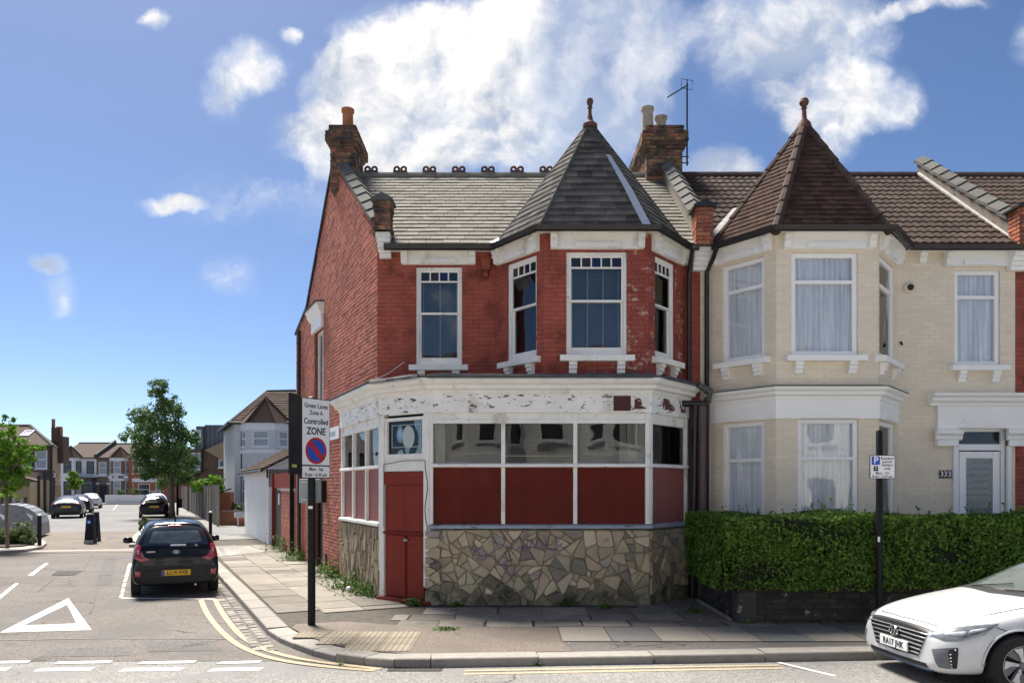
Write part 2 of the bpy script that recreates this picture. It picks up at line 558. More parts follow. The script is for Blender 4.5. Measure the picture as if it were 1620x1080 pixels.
M['lead_bright'] = mat('bright flashing tape', (0.55, 0.58, 0.60), .35, .1, 5, metal=.5)
M['flashing'] = mat('dull white flashing', (0.36, 0.35, 0.33), .8, .2, 6, bump=.2, bs=30, wear=[((0.16, 0.15, 0.14), 5, .55, .72)])
M['terracotta'] = mat('terracotta', (0.36, 0.13, 0.06), .8, .2, 6, bump=.2, bs=40, wear=[((0.12, 0.06, 0.04), 5, .6, .75)])
M['terracotta_dark'] = mat('dark terracotta', (0.12, 0.055, 0.04), .8, .2, 8, bump=.2, bs=40, wear=[((0.06, 0.04, 0.035), 6, .55, .72)])
M['buff_pot'] = mat('buff chimney pot', (0.40, 0.33, 0.25), .85, .2, 6, bump=.2, bs=40, wear=[((0.20, 0.13, 0.08), 5, .54, .7, (1, 1, .5))])
M['black_metal'] = mat('black painted metal', (0.009, 0.009, 0.010), .5, .15, 5, spec=.22, wear=[((0.05, 0.05, 0.05), 9, .66, .76)])
M['gutter'] = mat('black plastic gutter', (0.018, 0.017, 0.017), .42, .3, 6, spec=.45, wear=[((0.06, 0.052, 0.045), 7, .6, .75)])
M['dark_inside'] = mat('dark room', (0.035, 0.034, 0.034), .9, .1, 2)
M['room'] = mat('dim room plaster', (0.12, 0.115, 0.11), .9, .1, 2)
M['glass'] = glass_mat('window glass', 1.6, (0.82, 0.86, 0.86), wav=.08)
M['shop_glass'] = glass_mat('old shop glass', 1.44, (0.72, 0.74, 0.73), wav=.07, base=(0.2, 0.2, 0.2), baseamt=.01)
M['upvc_glass'] = glass_mat('double glazing', 1.5, (0.98, 0.99, 1.0), wav=.05)
M['frosted'] = glass_mat('patterned door glass', 1.6, (0.5, 0.52, 0.52), wav=.1, rough=.15, base=(0.28, 0.30, 0.30), baseamt=.7)
M['curtain'] = mat('white net curtain', (0.86, 0.88, 0.90), .9, .22, 3, stretch=(9, 9, .25))  # vertical tone streaks put the shade of the folds into the colour
M['blind'] = mat('dark slatted blind', (0.10, 0.115, 0.13), .5, .1, 4)
M['bar_pink'] = mat('pinkish window bar', (0.50, 0.42, 0.39), .6, .1, 6)
M['steel'] = mat('dull steel', (0.45, 0.45, 0.44), .4, .1, 6, metal=.8)
M['grey_metal'] = mat('grey galvanised sheet', (0.30, 0.33, 0.34), .45, .1, 5, metal=.3)
M['sign_white'] = mat('white sign face', (0.80, 0.80, 0.79), .35, .03, 4)
M['ink_black'] = mat('black lettering', (0.015, 0.015, 0.017), .5, 0)
M['ink_red'] = mat('red sign vinyl', (0.42, 0.015, 0.02), .4, 0)
M['ink_blue'] = mat('blue sign vinyl', (0.015, 0.075, 0.45), .4, 0)
M['ink_white'] = mat('white lettering', (0.8, 0.8, 0.8), .4, 0)
M['stone'] = mat('buff crazy paving stone', (0.42, 0.345, 0.235), .8, .18, 6, rnd=.24, hue=.015, bump=.5, bs=26,
                 wear=[((0.13, 0.12, 0.10), 2.2, .55, .75), ((0.07, 0.075, 0.05), 3.4, .66, .82)])
M['stone_grey'] = mat('grey brown walling stone', (0.29, 0.255, 0.205), .85, .18, 6, rnd=.35, hue=.02, bump=.6, bs=24, wear=[((0.10, 0.095, 0.08), 2.4, .54, .74)])
M['stone_pale'] = mat('pale buff walling stone', (0.52, 0.44, 0.31), .85, .16, 6, rnd=.22, hue=.015, bump=.5, bs=26, wear=[((0.24, 0.20, 0.14), 3.0, .56, .76)])
M['stone_mossy'] = mat('mossy old base stone', (0.22, 0.195, 0.135), .85, .2, 6, rnd=.3, hue=.02, bump=.55, bs=26,
                       wear=[((0.05, 0.05, 0.04), 2.6, .46, .66), ((0.10, 0.12, 0.05), 4.4, .66, .8)])
M['stone_slab'] = mat('buff vertical shard stone', (0.30, 0.245, 0.165), .8, .18, 6, rnd=.28, hue=.012, bump=.5, bs=30,
                      wear=[((0.17, 0.14, 0.10), 3, .58, .76)])
M['stone_mortar'] = mat('brown pointing', (0.30, 0.24, 0.16), .95, .2, 8, bump=.5, bs=60, wear=[((0.06, 0.055, 0.045), 3, .5, .7)])
M['graffiti'] = mat('purple spray paint', (0.19, 0.135, 0.21), .6, .35, 25)
M['garden_wall'] = mat('sooty garden wall', (0.045, 0.04, 0.037), .9, .3, 3, rnd=.3, bump=.6, bs=22,
                       wear=[((0.13, 0.11, 0.095), 4.5, .58, .70), ((0.30, 0.26, 0.23), 3.6, .62, .66)])
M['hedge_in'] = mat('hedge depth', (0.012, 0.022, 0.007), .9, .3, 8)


def leaf_mat(name, c, var=.35, hue=.02, trans=.35):
    m = bpy.data.materials.new(name)
    m.use_nodes = True
    nt = m.node_tree
    nt.nodes.clear()
    at_ = nd(nt, 'ShaderNodeAttribute', attribute_name='rnd').outputs['Fac']
    k = mrange(nt, at_, 0.0, 1.0, 1 - var, 1 + var, False)
    h = mrange(nt, mth(nt, 'FRACT', mth(nt, 'MULTIPLY', at_, 9.7)), 0.0, 1.0, 0.5 - hue, 0.5 + hue, False)
    cc = nd(nt, 'ShaderNodeHueSaturation', {'Hue': h, 'Value': k, 'Color': c4(c)}).outputs[0]
    pb = nd(nt, 'ShaderNodeBsdfPrincipled', {'Base Color': cc, 'Roughness': 0.55, 'Specular IOR Level': 0.15})
    tr = nd(nt, 'ShaderNodeBsdfTranslucent', {'Color': cc})
    mx = nd(nt, 'ShaderNodeMixShader', {0: trans, 1: pb.outputs[0], 2: tr.outputs[0]})
    nd(nt, 'ShaderNodeOutputMaterial', {0: mx.outputs[0]})
    return m


M['leaf_hedge'] = leaf_mat('privet leaf', (0.105, 0.185, 0.03), .75, .025)
M['leaf_tree'] = leaf_mat('deep green leaf', (0.095, 0.165, 0.05), .45, .015)
M['leaf_lime'] = leaf_mat('fresh green leaf', (0.13, 0.26, 0.025), .4, .02)
M['leaf_shrub'] = leaf_mat('grey green leaf', (0.12, 0.155, 0.06), .45, .02)
M['leaf_weed'] = leaf_mat('weed leaf', (0.085, 0.16, 0.03), .5, .03)
M['bark'] = mat('bark', (0.14, 0.115, 0.09), .95, .3, 8, bump=.6, bs=20)

PIECES = {}


def budget(th, name, want):
    """how many more pieces called name may be objects of their own on this thing"""
    k = (th.name, name)
    left = 300 - PIECES.get(k, 0)
    got = max(0, min(want, left))
    PIECES[k] = PIECES.get(k, 0) + got
    return got


def wall_slab(fr, a0, a1, z0, top, openings, n0, n1):
    """wall with openings and a sloping top; top(a) gives its height"""
    brk = getattr(top, 'brk', ())
    cuts = sorted({a0, a1, *[o[0] for o in openings], *[o[1] for o in openings], *brk})
    cuts = [c for c in cuts if a0 <= c <= a1]
    mb = MB()
    for i in range(len(cuts) - 1):
        p, q = cuts[i], cuts[i + 1]
        if q - p < 1e-4:
            continue
        mid = (p + q) / 2
        ops = sorted((o[2], o[3]) for o in openings if o[0] < mid < o[1])
        lo = z0
        for (b0, b1) in ops:
            if b0 > lo:
                mb.prism(fr, [(p, lo), (q, lo), (q, b0), (p, b0)], n0, n1)
            lo = max(lo, b1)
        if min(top(p + 1e-4), top(q - 1e-4)) > lo:
            mb.prism(fr, [(p, lo), (q, lo), (q, top(q - 1e-4)), (p, top(p + 1e-4))], n0, n1)
    return mb


def flat(z):
    return lambda a: z


def polytop(pts):
    def f(a):
        for (p, q) in zip(pts, pts[1:]):
            if p[0] <= a <= q[0]:
                return p[1] + (q[1] - p[1]) * (a - p[0]) / max(1e-6, q[0] - p[0])
        return pts[-1][1] if a > pts[-1][0] else pts[0][1]
    f.brk = [p[0] for p in pts]
    return f


def brick_wall(th, name, fr, a0, a1, z0, top, openings, mbrick, mmort, depth=.009, n_ind=60, thick=.12, bl=.225, bh=.075, gap=.011,
               fullclip=None, ins=.004, jig=.003, pick=None):
    """a wall part with raised bricks: n_ind of them are sub-parts, the others one mass"""
    part = wall_slab(fr, a0, a1, z0, top, openings, -thick, 0).build(name, mmort, th)
    ind = []
    mass = MB()
    ztop = max(top(a0 + .001), top(a1 - .001), *[top(b) for b in getattr(top, 'brk', (a0,))])
    k = 0
    z = z0
    while z + bh <= ztop + .01:
        a = a0 - (bl / 2 if k % 2 else 0)
        while a < a1 - .02:
            b = a + bl
            segs = [(max(a, a0) + gap / 2, min(b, a1) - gap / 2)]
            for o in openings:
                if z + bh * .6 > o[2] and z + bh * .4 < o[3]:
                    ns = []
                    for s0, s1 in segs:
                        if s1 <= o[0] or s0 >= o[1]:
                            ns.append((s0, s1))
                        else:
                            if s0 < o[0]:
                                ns.append((s0, o[0]))
                            if s1 > o[1]:
                                ns.append((o[1], s1))
                    segs = ns
            for s0, s1 in segs:
                if s1 - s0 < .025:
                    continue
                if z + bh > min(top(s0), top(s1)) + .005:
                    continue
                dj = random.uniform(-jig, jig)
                r = random.random()
                if s1 - s0 > bl - gap - .001:
                    ind.append((s0, z, dj, r))
                else:
                    mass.frust(fr, s0, s1, z + gap / 2, z + bh - gap / 2, 0, depth + dj, ins, r)
            a = b
        z += bh
        k += 1
    random.shuffle(ind)
    if pick is not None:
        ind.sort(key=pick)
    n = budget(th, 'brick', min(n_ind, len(ind)))
    if n:
        loc = Fr((0, 0, 0), (1, 0, 0))
        b = MB().frust(loc, 0, bl - gap, gap / 2, bh - gap / 2, 0, depth, ins)
        me = b.mesh('brick', mbrick)
        for s0, zz, dj, r in ind[:n]:
            o = obj_from('brick', me, part)
            o.matrix_basis = fr.mat4(s0, dj, zz)
    for s0, zz, dj, r in ind[n:]:
        mass.frust(fr, s0, s0 + bl - gap, zz + gap / 2, zz + bh - gap / 2, 0, depth + dj, ins, r)
    if mass.v:
        o = mass.build('brickwork', mbrick, part, fix=False)
        o['kind'] = 'stuff'
    return part


def tile_shape(mb, fr, kind, u00, u01, u10, u11, w0, w1, th, rnd):
    """one roof tile from row bottom w0 (edges u00, u01) to w1 (u10, u11)"""
    P = fr.P
    if kind == 'roll':
        nseg = 8
        vs = []
        for wi, (ua, ub, w, base) in enumerate(((u00, u01, w0, th * 1.25), (u10, u11, w1, th * .25))):
            for j in range(nseg + 1):
                t = j / nseg
                h = abs(math.sin(t * 2 * math.pi)) ** 1.5 * .024
                vs.append(P(ua + (ub - ua) * t, base + h, w))
        k = nseg + 1
        for j in range(k):
            t = j / nseg
            vs.append(P(u00 + (u01 - u00) * t, 0, w0))
        fs = [(j, j + 1, k + j + 1, k + j) for j in range(nseg)] + [(2 * k + j, 2 * k + j + 1, j + 1, j) for j in range(nseg)]
        mb.add(vs, fs, rnd)
    else:
        mb.add([P(u00, 0, w0), P(u01, 0, w0), P(u11, 0, w1), P(u10, 0, w1), P(u00, th * 1.6, w0), P(u01, th * 1.6, w0), P(u11, th * .45, w1),
                P(u10, th * .45, w1)], ((4, 5, 6, 7), (0, 1, 5, 4), (1, 2, 6, 5), (3, 0, 4, 7)), rnd)


def roof_tiles(th, part, name, fr, rows, expo, wid, uL, uR, m, kind='slate', thick=.012, n_ind=200, gap=.006, lap=.03, skip=None, jit=.004,
               w_start=0.0):
    ind, mass = [], MB()
    for r in range(rows):
        w0 = w_start + r * expo
        w1 = w0 + expo + lap
        lo, hi = min(uL(w0), uL(w1)), max(uR(w0), uR(w1))
        a = lo - (wid / 2 if r % 2 and kind != 'roll' else 0) - random.uniform(0, .02 if kind != 'roll' else 0)
        if kind == 'roll':
            a = math.floor(lo / wid) * wid
        while a < hi:
            b = a + wid - gap
            q = [max(a, uL(w0)), min(b, uR(w0)), max(a, uL(w1)), min(b, uR(w1))]
            full = q == [a, b, a, b]
            if q[1] - q[0] < .012 and q[3] - q[2] < .012:
                a += wid
                continue
            if q[1] < q[0]:
                q[0] = q[1] = (q[0] + q[1]) / 2
            if q[3] < q[2]:
                q[2] = q[3] = (q[2] + q[3]) / 2
            if skip is None or not skip((a + b) / 2, (w0 + w1) / 2):
                dw = random.uniform(-jit, jit)
                if full:
                    ind.append((a, b, w0 + dw, w1 + dw, random.random()))
                else:
                    tile_shape(mass, fr, kind, *q, w0 + dw, w1 + dw, thick, random.random())
            a += wid
    random.shuffle(ind)
    n = budget(th, name, min(n_ind, len(ind)))
    if n:
        lf = Fr((0, 0, 0), (1, 0, 0))
        mb = MB()
        tile_shape(mb, lf, kind, 0, wid - gap, 0, wid - gap, 0, expo + lap, thick, 0)
        me = mb.mesh(name, m)
        for a, b, w0, w1, r in ind[:n]:
            o = obj_from(name, me, part)
            o.matrix_basis = fr.mat4(a, random.uniform(0, .004), w0)
    for a, b, w0, w1, r in ind[n:]:
        tile_shape(mass, fr, kind, a, b, a, b, w0, w1, thick, r)
    if mass.v:
        o = mass.build(name + 's', m, part, fix=False)
        o['kind'] = 'stuff'


def roof_plane(p0, p1, q):
    """frame on a roof plane: eave from p0 to p1 (seen from outside left to right), q any higher point"""
    p0, p1, q = Vector(p0), Vector(p1), Vector(q)
    U = (p1 - p0).normalized()
    W = (q - p0) - U * (q - p0).dot(U)
    W.normalize()
    return Fr(p0, U, W, U.cross(W))


# ------------------------------------------------------------ windows
def bracket(mb, fr, a0, a1, n, b0, b1, out):
    h = b1 - b0
    mb.aprism(fr, [(n, b1), (n + out, b1), (n + out, b1 - .28 * h), (n + out * .75, b1 - .36 * h), (n + out * .8, b1 - .6 * h), (n + out * .5, b1 - .68 * h),
                   (n + out * .5, b0 + .08 * h), (n + out * .35, b0), (n, b0)], a0, a1)


def sill_and_brackets(win, fr, a0, a1, z0, m, ext=.11, out=.14, h=.11, bh=.2):
    MB().aprism(fr, [(-.1, z0 + .012), (out, z0 - .012), (out, z0 - h), (-.1, z0 - h)], a0 - ext, a1 + ext).build('sill', m, win, bevel=.006)
    for c in (a0 + .04, a1 - .17):
        mb = MB()
        bracket(mb, fr, c, c + .13, 0.0, z0 - h - bh, z0 - h, out * .8)
        mb.build('sill_bracket', m, win)


def lintel(th, fr, a0, a1, z0, z1, m, name='lintel'):
    mb = MB()
    mb.fbox(fr, a0, a1, 0, .06, z0, z1)
    h = z1 - z0
    w = a1 - a0
    p = mb.build(name, m, th, bevel=.006)
    mb = MB()
    q0, q1 = a0 + w * .24, a1 - w * .24
    mb.prism(fr, [(q0, z0 + .012), (q1, z0 + .012), (q1 - .03, z0 + h * .36), (q0 + .03, z0 + h * .36)], .06, .10, ins=.012)
    mb.build('raised_panel', m, p)
    for c in (a0 - .005, a1 - .105):
        mb = MB()
        bracket(mb, fr, c, c + .11, .06, z0 + .01, z1, .11)
        mb.build('console', m, p)
    return p


def pane(win, fr, a0, a1, b0, b1, n, m):
    return MB().fbox(fr, a0, a1, n - .004, n, b0, b1).build('pane', m, win)


def frame_boxes(mb, fr, a0, a1, b0, b1, n0, n1, w, wb=None):
    wb = wb or w
    mb.fbox(fr, a0, a0 + w, n0, n1, b0, b1)
    mb.fbox(fr, a1 - w, a1, n0, n1, b0, b1)
    mb.fbox(fr, a0 + w, a1 - w, n0, n1 - .002, b1 - w, b1)
    mb.fbox(fr, a0 + w, a1 - w, n0, n1 - .002, b0, b0 + wb)


def sash_window(th, fr, a0, a1, z0, z1, nlights, nbars, m, blind=True, coloured=None):
    """vertical sliding sash with a row of small lights along the top, bars and a blind behind"""
    mb = MB()
    frame_boxes(mb, fr, a0, a1, z0, z1, -.13, -.035, .05, .07)
    win = mb.build('window', m, th, bevel=.004)
    i0, i1, j0, j1 = a0 + .05, a1 - .05, z0 + .07, z1 - .05
    mid = j0 + (j1 - j0) * .53
    mb = MB()
    frame_boxes(mb, fr, i0, i1, mid - .02, j1, -.095, -.055, .035)
    hl = j1 - .20
    mb.fbox(fr, i0 + .035, i1 - .035, -.095, -.053, hl - .014, hl + .014)
    for i in range(1, nlights):
        c = i0 + .035 + (i1 - i0 - .07) * i / nlights
        mb.fbox(fr, c - .011, c + .011, -.095, -.054, hl + .014, j1 - .035)
    up = mb.build('upper_sash', m, win, bevel=.003)
    mb = MB()
    frame_boxes(mb, fr, i0, i1, j0, mid + .02, -.13, -.097, .04, .075)
    mb.build('lower_sash', m, win, bevel=.003)
    pane(win, fr, i0 + .035, i1 - .035, mid + .015, hl, -.072, M['glass'])
    pane(win, fr, i0 + .04, i1 - .04, j0 + .07, mid - .02, -.112, M['glass'])
    for i in range(nlights):
        c0 = i0 + .035 + (i1 - i0 - .07) * i / nlights + .011
        c1 = i0 + .035 + (i1 - i0 - .07) * (i + 1) / nlights - .011
        pane(win, fr, c0, c1, hl + .014, j1 - .035, -.072, (coloured or [M['glass']])[i % len(coloured or [1])])
    for i in range(nbars):
        c = i0 + .06 + (i1 - i0 - .12) * i / max(1, nbars - 1)
        mb = MB().fbox(fr, c - .012, c + .012, -.24, -.22, j0, j1 - .2)
        mb.build('window_bar', M['bar_pink'], win)
    if blind:
        mb = MB()
        z = j0 + .02
        while z < j1 - .1:
            mb.prism(fr, [(i0 + .01, z), (i1 - .01, z), (i1 - .01, z + .036), (i0 + .01, z + .036)], -.31, -.307, tilt=(0, .35))
            z += .042
        b = mb.build('blind', M['blind'], win)
        b['kind'] = 'stuff'
    return win


def curtain_mesh(fr, a0, a1, b0, b1, n, waves, amp=.025):
    mb = MB()
    na, nb = waves * 8, 6
    ph = [random.uniform(-.6, .6) for _ in range(na + 1)]
    vs = []
    for j in range(nb + 1):
        for i in range(na + 1):
            t = i / na
            vs.append(fr.P(a0 + (a1 - a0) * t, n + amp * math.sin(t * waves * 2 * math.pi + ph[i] * .8) + amp * .4 * math.sin(t * waves * 4.7 + j * .5),
                           b0 + (b1 - b0) * j / nb))
    fs = [(j * (na + 1) + i, j * (na + 1) + i + 1, (j + 1) * (na + 1) + i + 1, (j + 1) * (na + 1) + i) for j in range(nb) for i in range(na)]
    mb.add(vs, fs)
    return mb


def plastic_window(th, fr, a0, a1, z0, z1, m, split=.26, curtain=True, waves=9):
    mb = MB()
    frame_boxes(mb, fr, a0, a1, z0, z1, -.12, -.03, .075)
    win = mb.build('window', m, th, bevel=.005)
    i0, i1, j0, j1 = a0 + .075, a1 - .075, z0 + .075, z1 - .075
    zt = j1 - (j1 - j0) * split
    MB().fbox(fr, i0, i1, -.11, -.028, zt - .03, zt + .03).build('transom', m, win, bevel=.004)
    pane(win, fr, i0, i1, j0, zt - .03, -.07, M['upvc_glass'])
    pane(win, fr, i0, i1, zt + .03, j1, -.07, M['upvc_glass'])
    if curtain:
        curtain_mesh(fr, i0 - .02, i1 + .02, j0 - .02, j1 + .02, -.118, waves, .034).build('net_curtain', M['curtain'], win, smooth=True)
    return win


TEXTS = []


def text(body, fr, a, n, b, size, m, name, parent, align='CENTER', xs=1.0, bold=.012, space=1.0):
    cu = bpy.data.curves.new(name, 'FONT')
    cu.body = body
    cu.size = size
    cu.align_x = align
    cu.align_y = 'CENTER'
    cu.extrude = .0015
    cu.offset = bold * size
    cu.space_character = space
    cu.resolution_u = 3
    cu.materials.append(m)
    o = bpy.data.objects.new(name, cu)
    col.objects.link(o)
    attach(o, parent)
    mm = Matrix((fr.U * xs, fr.W, fr.N)).transposed().to_4x4()
    mm.translation = fr.P(a, n, b)
    o.matrix_basis = mm
    TEXTS.append(o)
    return o


def coping_run(th, p, q, width, piece, m, name='coping_stone', h=.13, over=.05):
    """saddleback stones laid up a slope from p to q, each lapping the one below"""
    p, q = Vector(p), Vector(q)
    d = (q - p)
    L = d.length
    d.normalize()
    side = Vector((d.x, d.y, 0)).normalized().cross(Vector((0, 0, 1)))
    up = side.cross(d).normalized()
    n = max(1, int(L / piece))
    st = L / n
    fr = Fr((0, 0, 0), (1, 0, 0))
    prof = [(-width / 2 - over, -.02), (width / 2 + over, -.02), (width / 2 + over, .035), (0, h), (-width / 2 - over, .035)]
    mb = MB()
    k = 5
    vs = []
    for y, lift in ((-.03, .03), (st, 0)):
        vs += [(x, y, z + lift) for x, z in prof]
    mb.add(vs, [(4, 3, 2, 1, 0), (5, 6, 7, 8, 9)] + [(i, (i + 1) % k, k + (i + 1) % k, k + i) for i in range(k)])
    me = mb.mesh(name, m)
    for i in range(n):
        o = obj_from(name, me, th)
        mm = Matrix((side, d, up)).transposed().to_4x4()
        mm.translation = p + d * (st * i)
        o.matrix_basis = mm


def brick_stack(th, name, fr, w, dep, z0, z1, mbrick, mmort, corbels, bh=.072, n_ind=80):
    """chimney stack or pier: frame at its near left corner, courses of bricks on front and left and right faces"""
    mb = MB()
    z = z0
    part = None
    core = MB()
    core.fbox(fr, 0, w, -dep, 0, z0, z1)
    bricks = []
    while z < z1 - .01:
        e = 0.0
        for (c0, c1, ee) in corbels:
            if c0 <= z + bh / 2 < c1:
                e = ee
        if e:
            core.fbox(fr, -e, w + e, -dep - e, e, z, z + bh)
        bricks.append((z, e))
        z += bh
    part = core.build(name, mmort, th)
    mass = MB()
    cnt = 0
    want = budget(th, 'brick', n_ind)
    for k, (z, e) in enumerate(bricks):
        for face in (0, 1, 2):
            if face == 0:
                f2, L = Fr(fr.P(-e, e, 0), fr.U), w + 2 * e
            elif face == 1:
                f2, L = Fr(fr.P(-e, -dep - e, 0), fr.N), dep + 2 * e
            else:
                f2, L = Fr(fr.P(w + e, e, 0), -fr.N), dep + 2 * e
            a = -(.11 if k % 2 else 0)
            while a < L - .02:
                s0, s1 = max(a, 0) + .005, min(a + .225, L) - .005
                dj = random.uniform(-.004, .006)
                if s1 - s0 > .03:
                    if cnt < want and face == 0:
                        me = MB().frust(Fr((0, 0, 0), (1, 0, 0)), 0, s1 - s0, .006, bh - .006, 0, .012, .005).mesh('brick', mbrick)
                        o = obj_from('brick', me, part)
                        o.matrix_basis = f2.mat4(s0, dj, z)
                        cnt += 1
                    else:
                        mass.frust(f2, s0, s1, z + .006, z + bh - .006, 0, .012 + dj, .005, random.random())
                a += .225
    o = mass.build('brickwork', mbrick, part, fix=False)
    o['kind'] = 'stuff'
    return part

# ================================================================ plan of the place (metres)
# pavement level is z = 0, road is ROAD below it; the side street leaves at an angle to the left
ROAD = -0.10
TH = math.atan2(230 - CX, F)
ST = Vector((math.sin(TH), math.cos(TH), 0))            # along the side street, away
YW, YB = 13.45, 12.45                                    # upper wall plane, bay front plane
CORNER = Vector((gx(598, YW), YW, 0))                    # front left corner of the shop house
PARTY1, PARTY2 = gx(1108, YW), gx(1606, YW)
EAVE, RIDGE_Y, RIDGE_Z, EAVE_Y = 6.12, 16.5, 8.64, 13.2
TANP = (RIDGE_Z - EAVE) / (RIDGE_Y - EAVE_Y)


def along(t, p=CORNER):
    return p + ST * t


# shop plan
A_ = Vector((gx(678, 12.3), 12.3, 0))
_k = (603 - CX) / F
_t = (_k * A_.y - A_.x) / (-.804 - _k * .595)
B_ = A_ + Vector((-.804, .595, 0)) * _t
_k = (541 - CX) / F
_t = (_k * B_.y - B_.x) / (ST.x - _k * ST.y)
C_ = B_ + ST * _t
E_ = Vector((gx(1028, 12.3), 12.3, 0))
G_ = Vector((3.09, 13.36, 0))
SHOP = [C_, B_, A_, E_, G_]


def sxy(pts):
    return [(p.x, p.y) for p in pts]


# ---------------------------------------------------------------- ground
def road_mat(name, c, patch):
    m = bpy.data.materials.new(name)
    m.use_nodes = True
    nt = m.node_tree
    nt.nodes.clear()
    geo = nd(nt, 'ShaderNodeNewGeometry')
    pos = geo.outputs['Position']
    big = nd(nt, 'ShaderNodeTexNoise', {'Vector': pos, 'Scale': .35, 'Detail': 5.0, 'Roughness': .6}).outputs[0]
    fine = nd(nt, 'ShaderNodeTexNoise', {'Vector': pos, 'Scale': 38.0, 'Detail': 3.0, 'Roughness': .8}).outputs[0]
    agg = nd(nt, 'ShaderNodeTexVoronoi', {'Vector': pos, 'Scale': 70.0}).outputs['Color']
    aggv = nd(nt, 'ShaderNodeSeparateColor', {0: agg}).outputs[0]
    val = mth(nt, 'MULTIPLY', mrange(nt, big, .3, .7, .84, 1.14, False), mrange(nt, fine, .3, .7, .62, 1.38, False))
    val = mth(nt, 'MULTIPLY', val, mrange(nt, aggv, 0, 1, .70, 1.32, False))
    cc = nd(nt, 'ShaderNodeHueSaturation', {'Value': val, 'Color': c4(c)}).outputs[0]
    pn = nd(nt, 'ShaderNodeTexNoise', {'Vector': pos, 'Scale': .8, 'Detail': 3.0}).outputs[0]
    cc = mixc(nt, mrange(nt, pn, .54, .60, 0, .75), cc, patch)
    st_ = nd(nt, 'ShaderNodeTexNoise', {'Vector': pos, 'Scale': 1.9, 'Detail': 6.0, 'Roughness': .7}).outputs[0]
    cc = mixc(nt, mrange(nt, st_, .58, .72, 0, .5), cc, (c[0] * .45, c[1] * .44, c[2] * .43))
    cc = mixc(nt, mrange(nt, st_, .40, .28, 0, .4), cc, (c[0] * 1.35, c[1] * 1.35, c[2] * 1.33))
    wp = nd(nt, 'ShaderNodeVectorMath', {0: pos, 1: nd(nt, 'ShaderNodeVectorMath', {0: nd(nt, 'ShaderNodeTexNoise', {'Vector': pos, 'Scale': 2.5, 'Detail': 4.0}).outputs['Color'], 'Scale': .5}, operation='SCALE').outputs[0]}, operation='ADD').outputs[0]
    cr = nd(nt, 'ShaderNodeTexVoronoi', {'Vector': wp, 'Scale': .75}, feature='DISTANCE_TO_EDGE').outputs['Distance']
    where = mrange(nt, nd(nt, 'ShaderNodeTexNoise', {'Vector': pos, 'Scale': .6}).outputs[0], .5, .62)
    crack = mth(nt, 'MULTIPLY', mrange(nt, cr, .006, .022, 1, 0), where)
    cc = mixc(nt, mth(nt, 'MULTIPLY', crack, .7), cc, (.035, .033, .03))
    finish(nt, cc, .9, .25, 0, 0, .6, 55.0, pos, mth(nt, 'MULTIPLY', crack, -1.5))
    return m


M['asphalt_side'] = road_mat('old brownish asphalt', (0.134, 0.119, 0.106), (0.113, 0.107, 0.101))
M['asphalt_main'] = road_mat('grey main road asphalt', (0.198, 0.192, 0.180), (0.180, 0.176, 0.170))
M['asphalt_far'] = road_mat('grey side street asphalt', (0.168, 0.166, 0.162), (0.150, 0.150, 0.148))
M['asphalt_mend'] = road_mat('grey asphalt repair', (0.112, 0.106, 0.10), (0.10, 0.095, 0.09))
M['asphalt_path'] = road_mat('brown footway asphalt', (0.156, 0.130, 0.108), (0.132, 0.110, 0.094))
M['asphalt_path_grey'] = road_mat('grey footway asphalt', (0.120, 0.110, 0.101), (0.096, 0.090, 0.084))
M['concrete_path'] = road_mat('pale concrete footway', (0.204, 0.194, 0.180), (0.180, 0.170, 0.156))
M['slab_bounce'] = mat('concrete flags paled for bounce', (0.36, 0.345, 0.31), .9, .1, 2, bump=.2, bs=40)
M['slab'] = mat('concrete paving slab', (0.180, 0.161, 0.134), .9, .2, 3, rnd=.30, hue=.016, bump=.4, bs=60,
                wear=[((0.085, 0.075, 0.06), 2.6, .54, .74), ((0.27, 0.245, 0.21), 7, .68, .8)])
M['slab_pale'] = mat('new buff paving slab', (0.225, 0.202, 0.168), .9, .1, 4, rnd=.1, bump=.3, bs=70)
M['slab_grey'] = mat('new grey paving slab', (0.138, 0.138, 0.130), .9, .1, 4, rnd=.08, bump=.3, bs=70)
M['joint'] = mat('slab joint dirt', (0.075, 0.065, 0.05), .95, .3, 9, bump=.4, bs=60, wear=[((0.06, 0.085, 0.03), 4, .6, .72)])
M['kerb'] = mat('granite kerb', (0.264, 0.246, 0.216), .85, .14, 8, rnd=.14, bump=.5, bs=90, wear=[((0.204, 0.186, 0.156), 4, .56, .72)])
M['tactile'] = mat('buff tactile paving', (0.23, 0.195, 0.14), .85, .12, 4, rnd=.08, bump=.25, bs=60, wear=[((0.20, 0.165, 0.11), 3, .56, .74)])
M['sett'] = mat('granite sett', (0.204, 0.186, 0.162), .85, .2, 8, rnd=.35, bump=.5, bs=50, wear=[((0.084, 0.072, 0.060), 4, .55, .7)])
M['paint_white'] = mat('white road paint', (0.62, 0.61, 0.58), .7, .08, 6, bump=.3, bs=60, wear=[((0.22, 0.21, 0.19), 30, .60, .72), ((0.24, 0.22, 0.2), 3.5, .68, .78)])
M['paint_yellow'] = mat('faded yellow road paint', (0.38, 0.305, 0.19), .75, .1, 6, bump=.3, bs=60, wear=[((0.24, 0.20, 0.14), 22, .56, .7), ((0.2, 0.17, 0.13), 3.0, .66, .78)])
M['tar'] = mat('tar joint', (0.03, 0.028, 0.026), .6, .3, 9)
M['iron'] = mat('cast iron', (0.045, 0.04, 0.038), .55, .3, 9, metal=.5, bump=.3, bs=60)
M['soil'] = mat('soil', (0.06, 0.045, 0.032), .95, .3, 6, bump=.6, bs=30)


def strct(o):
    o['kind'] = 'structure'
    return o


ground = strct(MB().sheet([(-900, -500), (900, -500), (900, 1500), (-900, 1500)], -0.16).build('ground', M['soil'], fix=False))

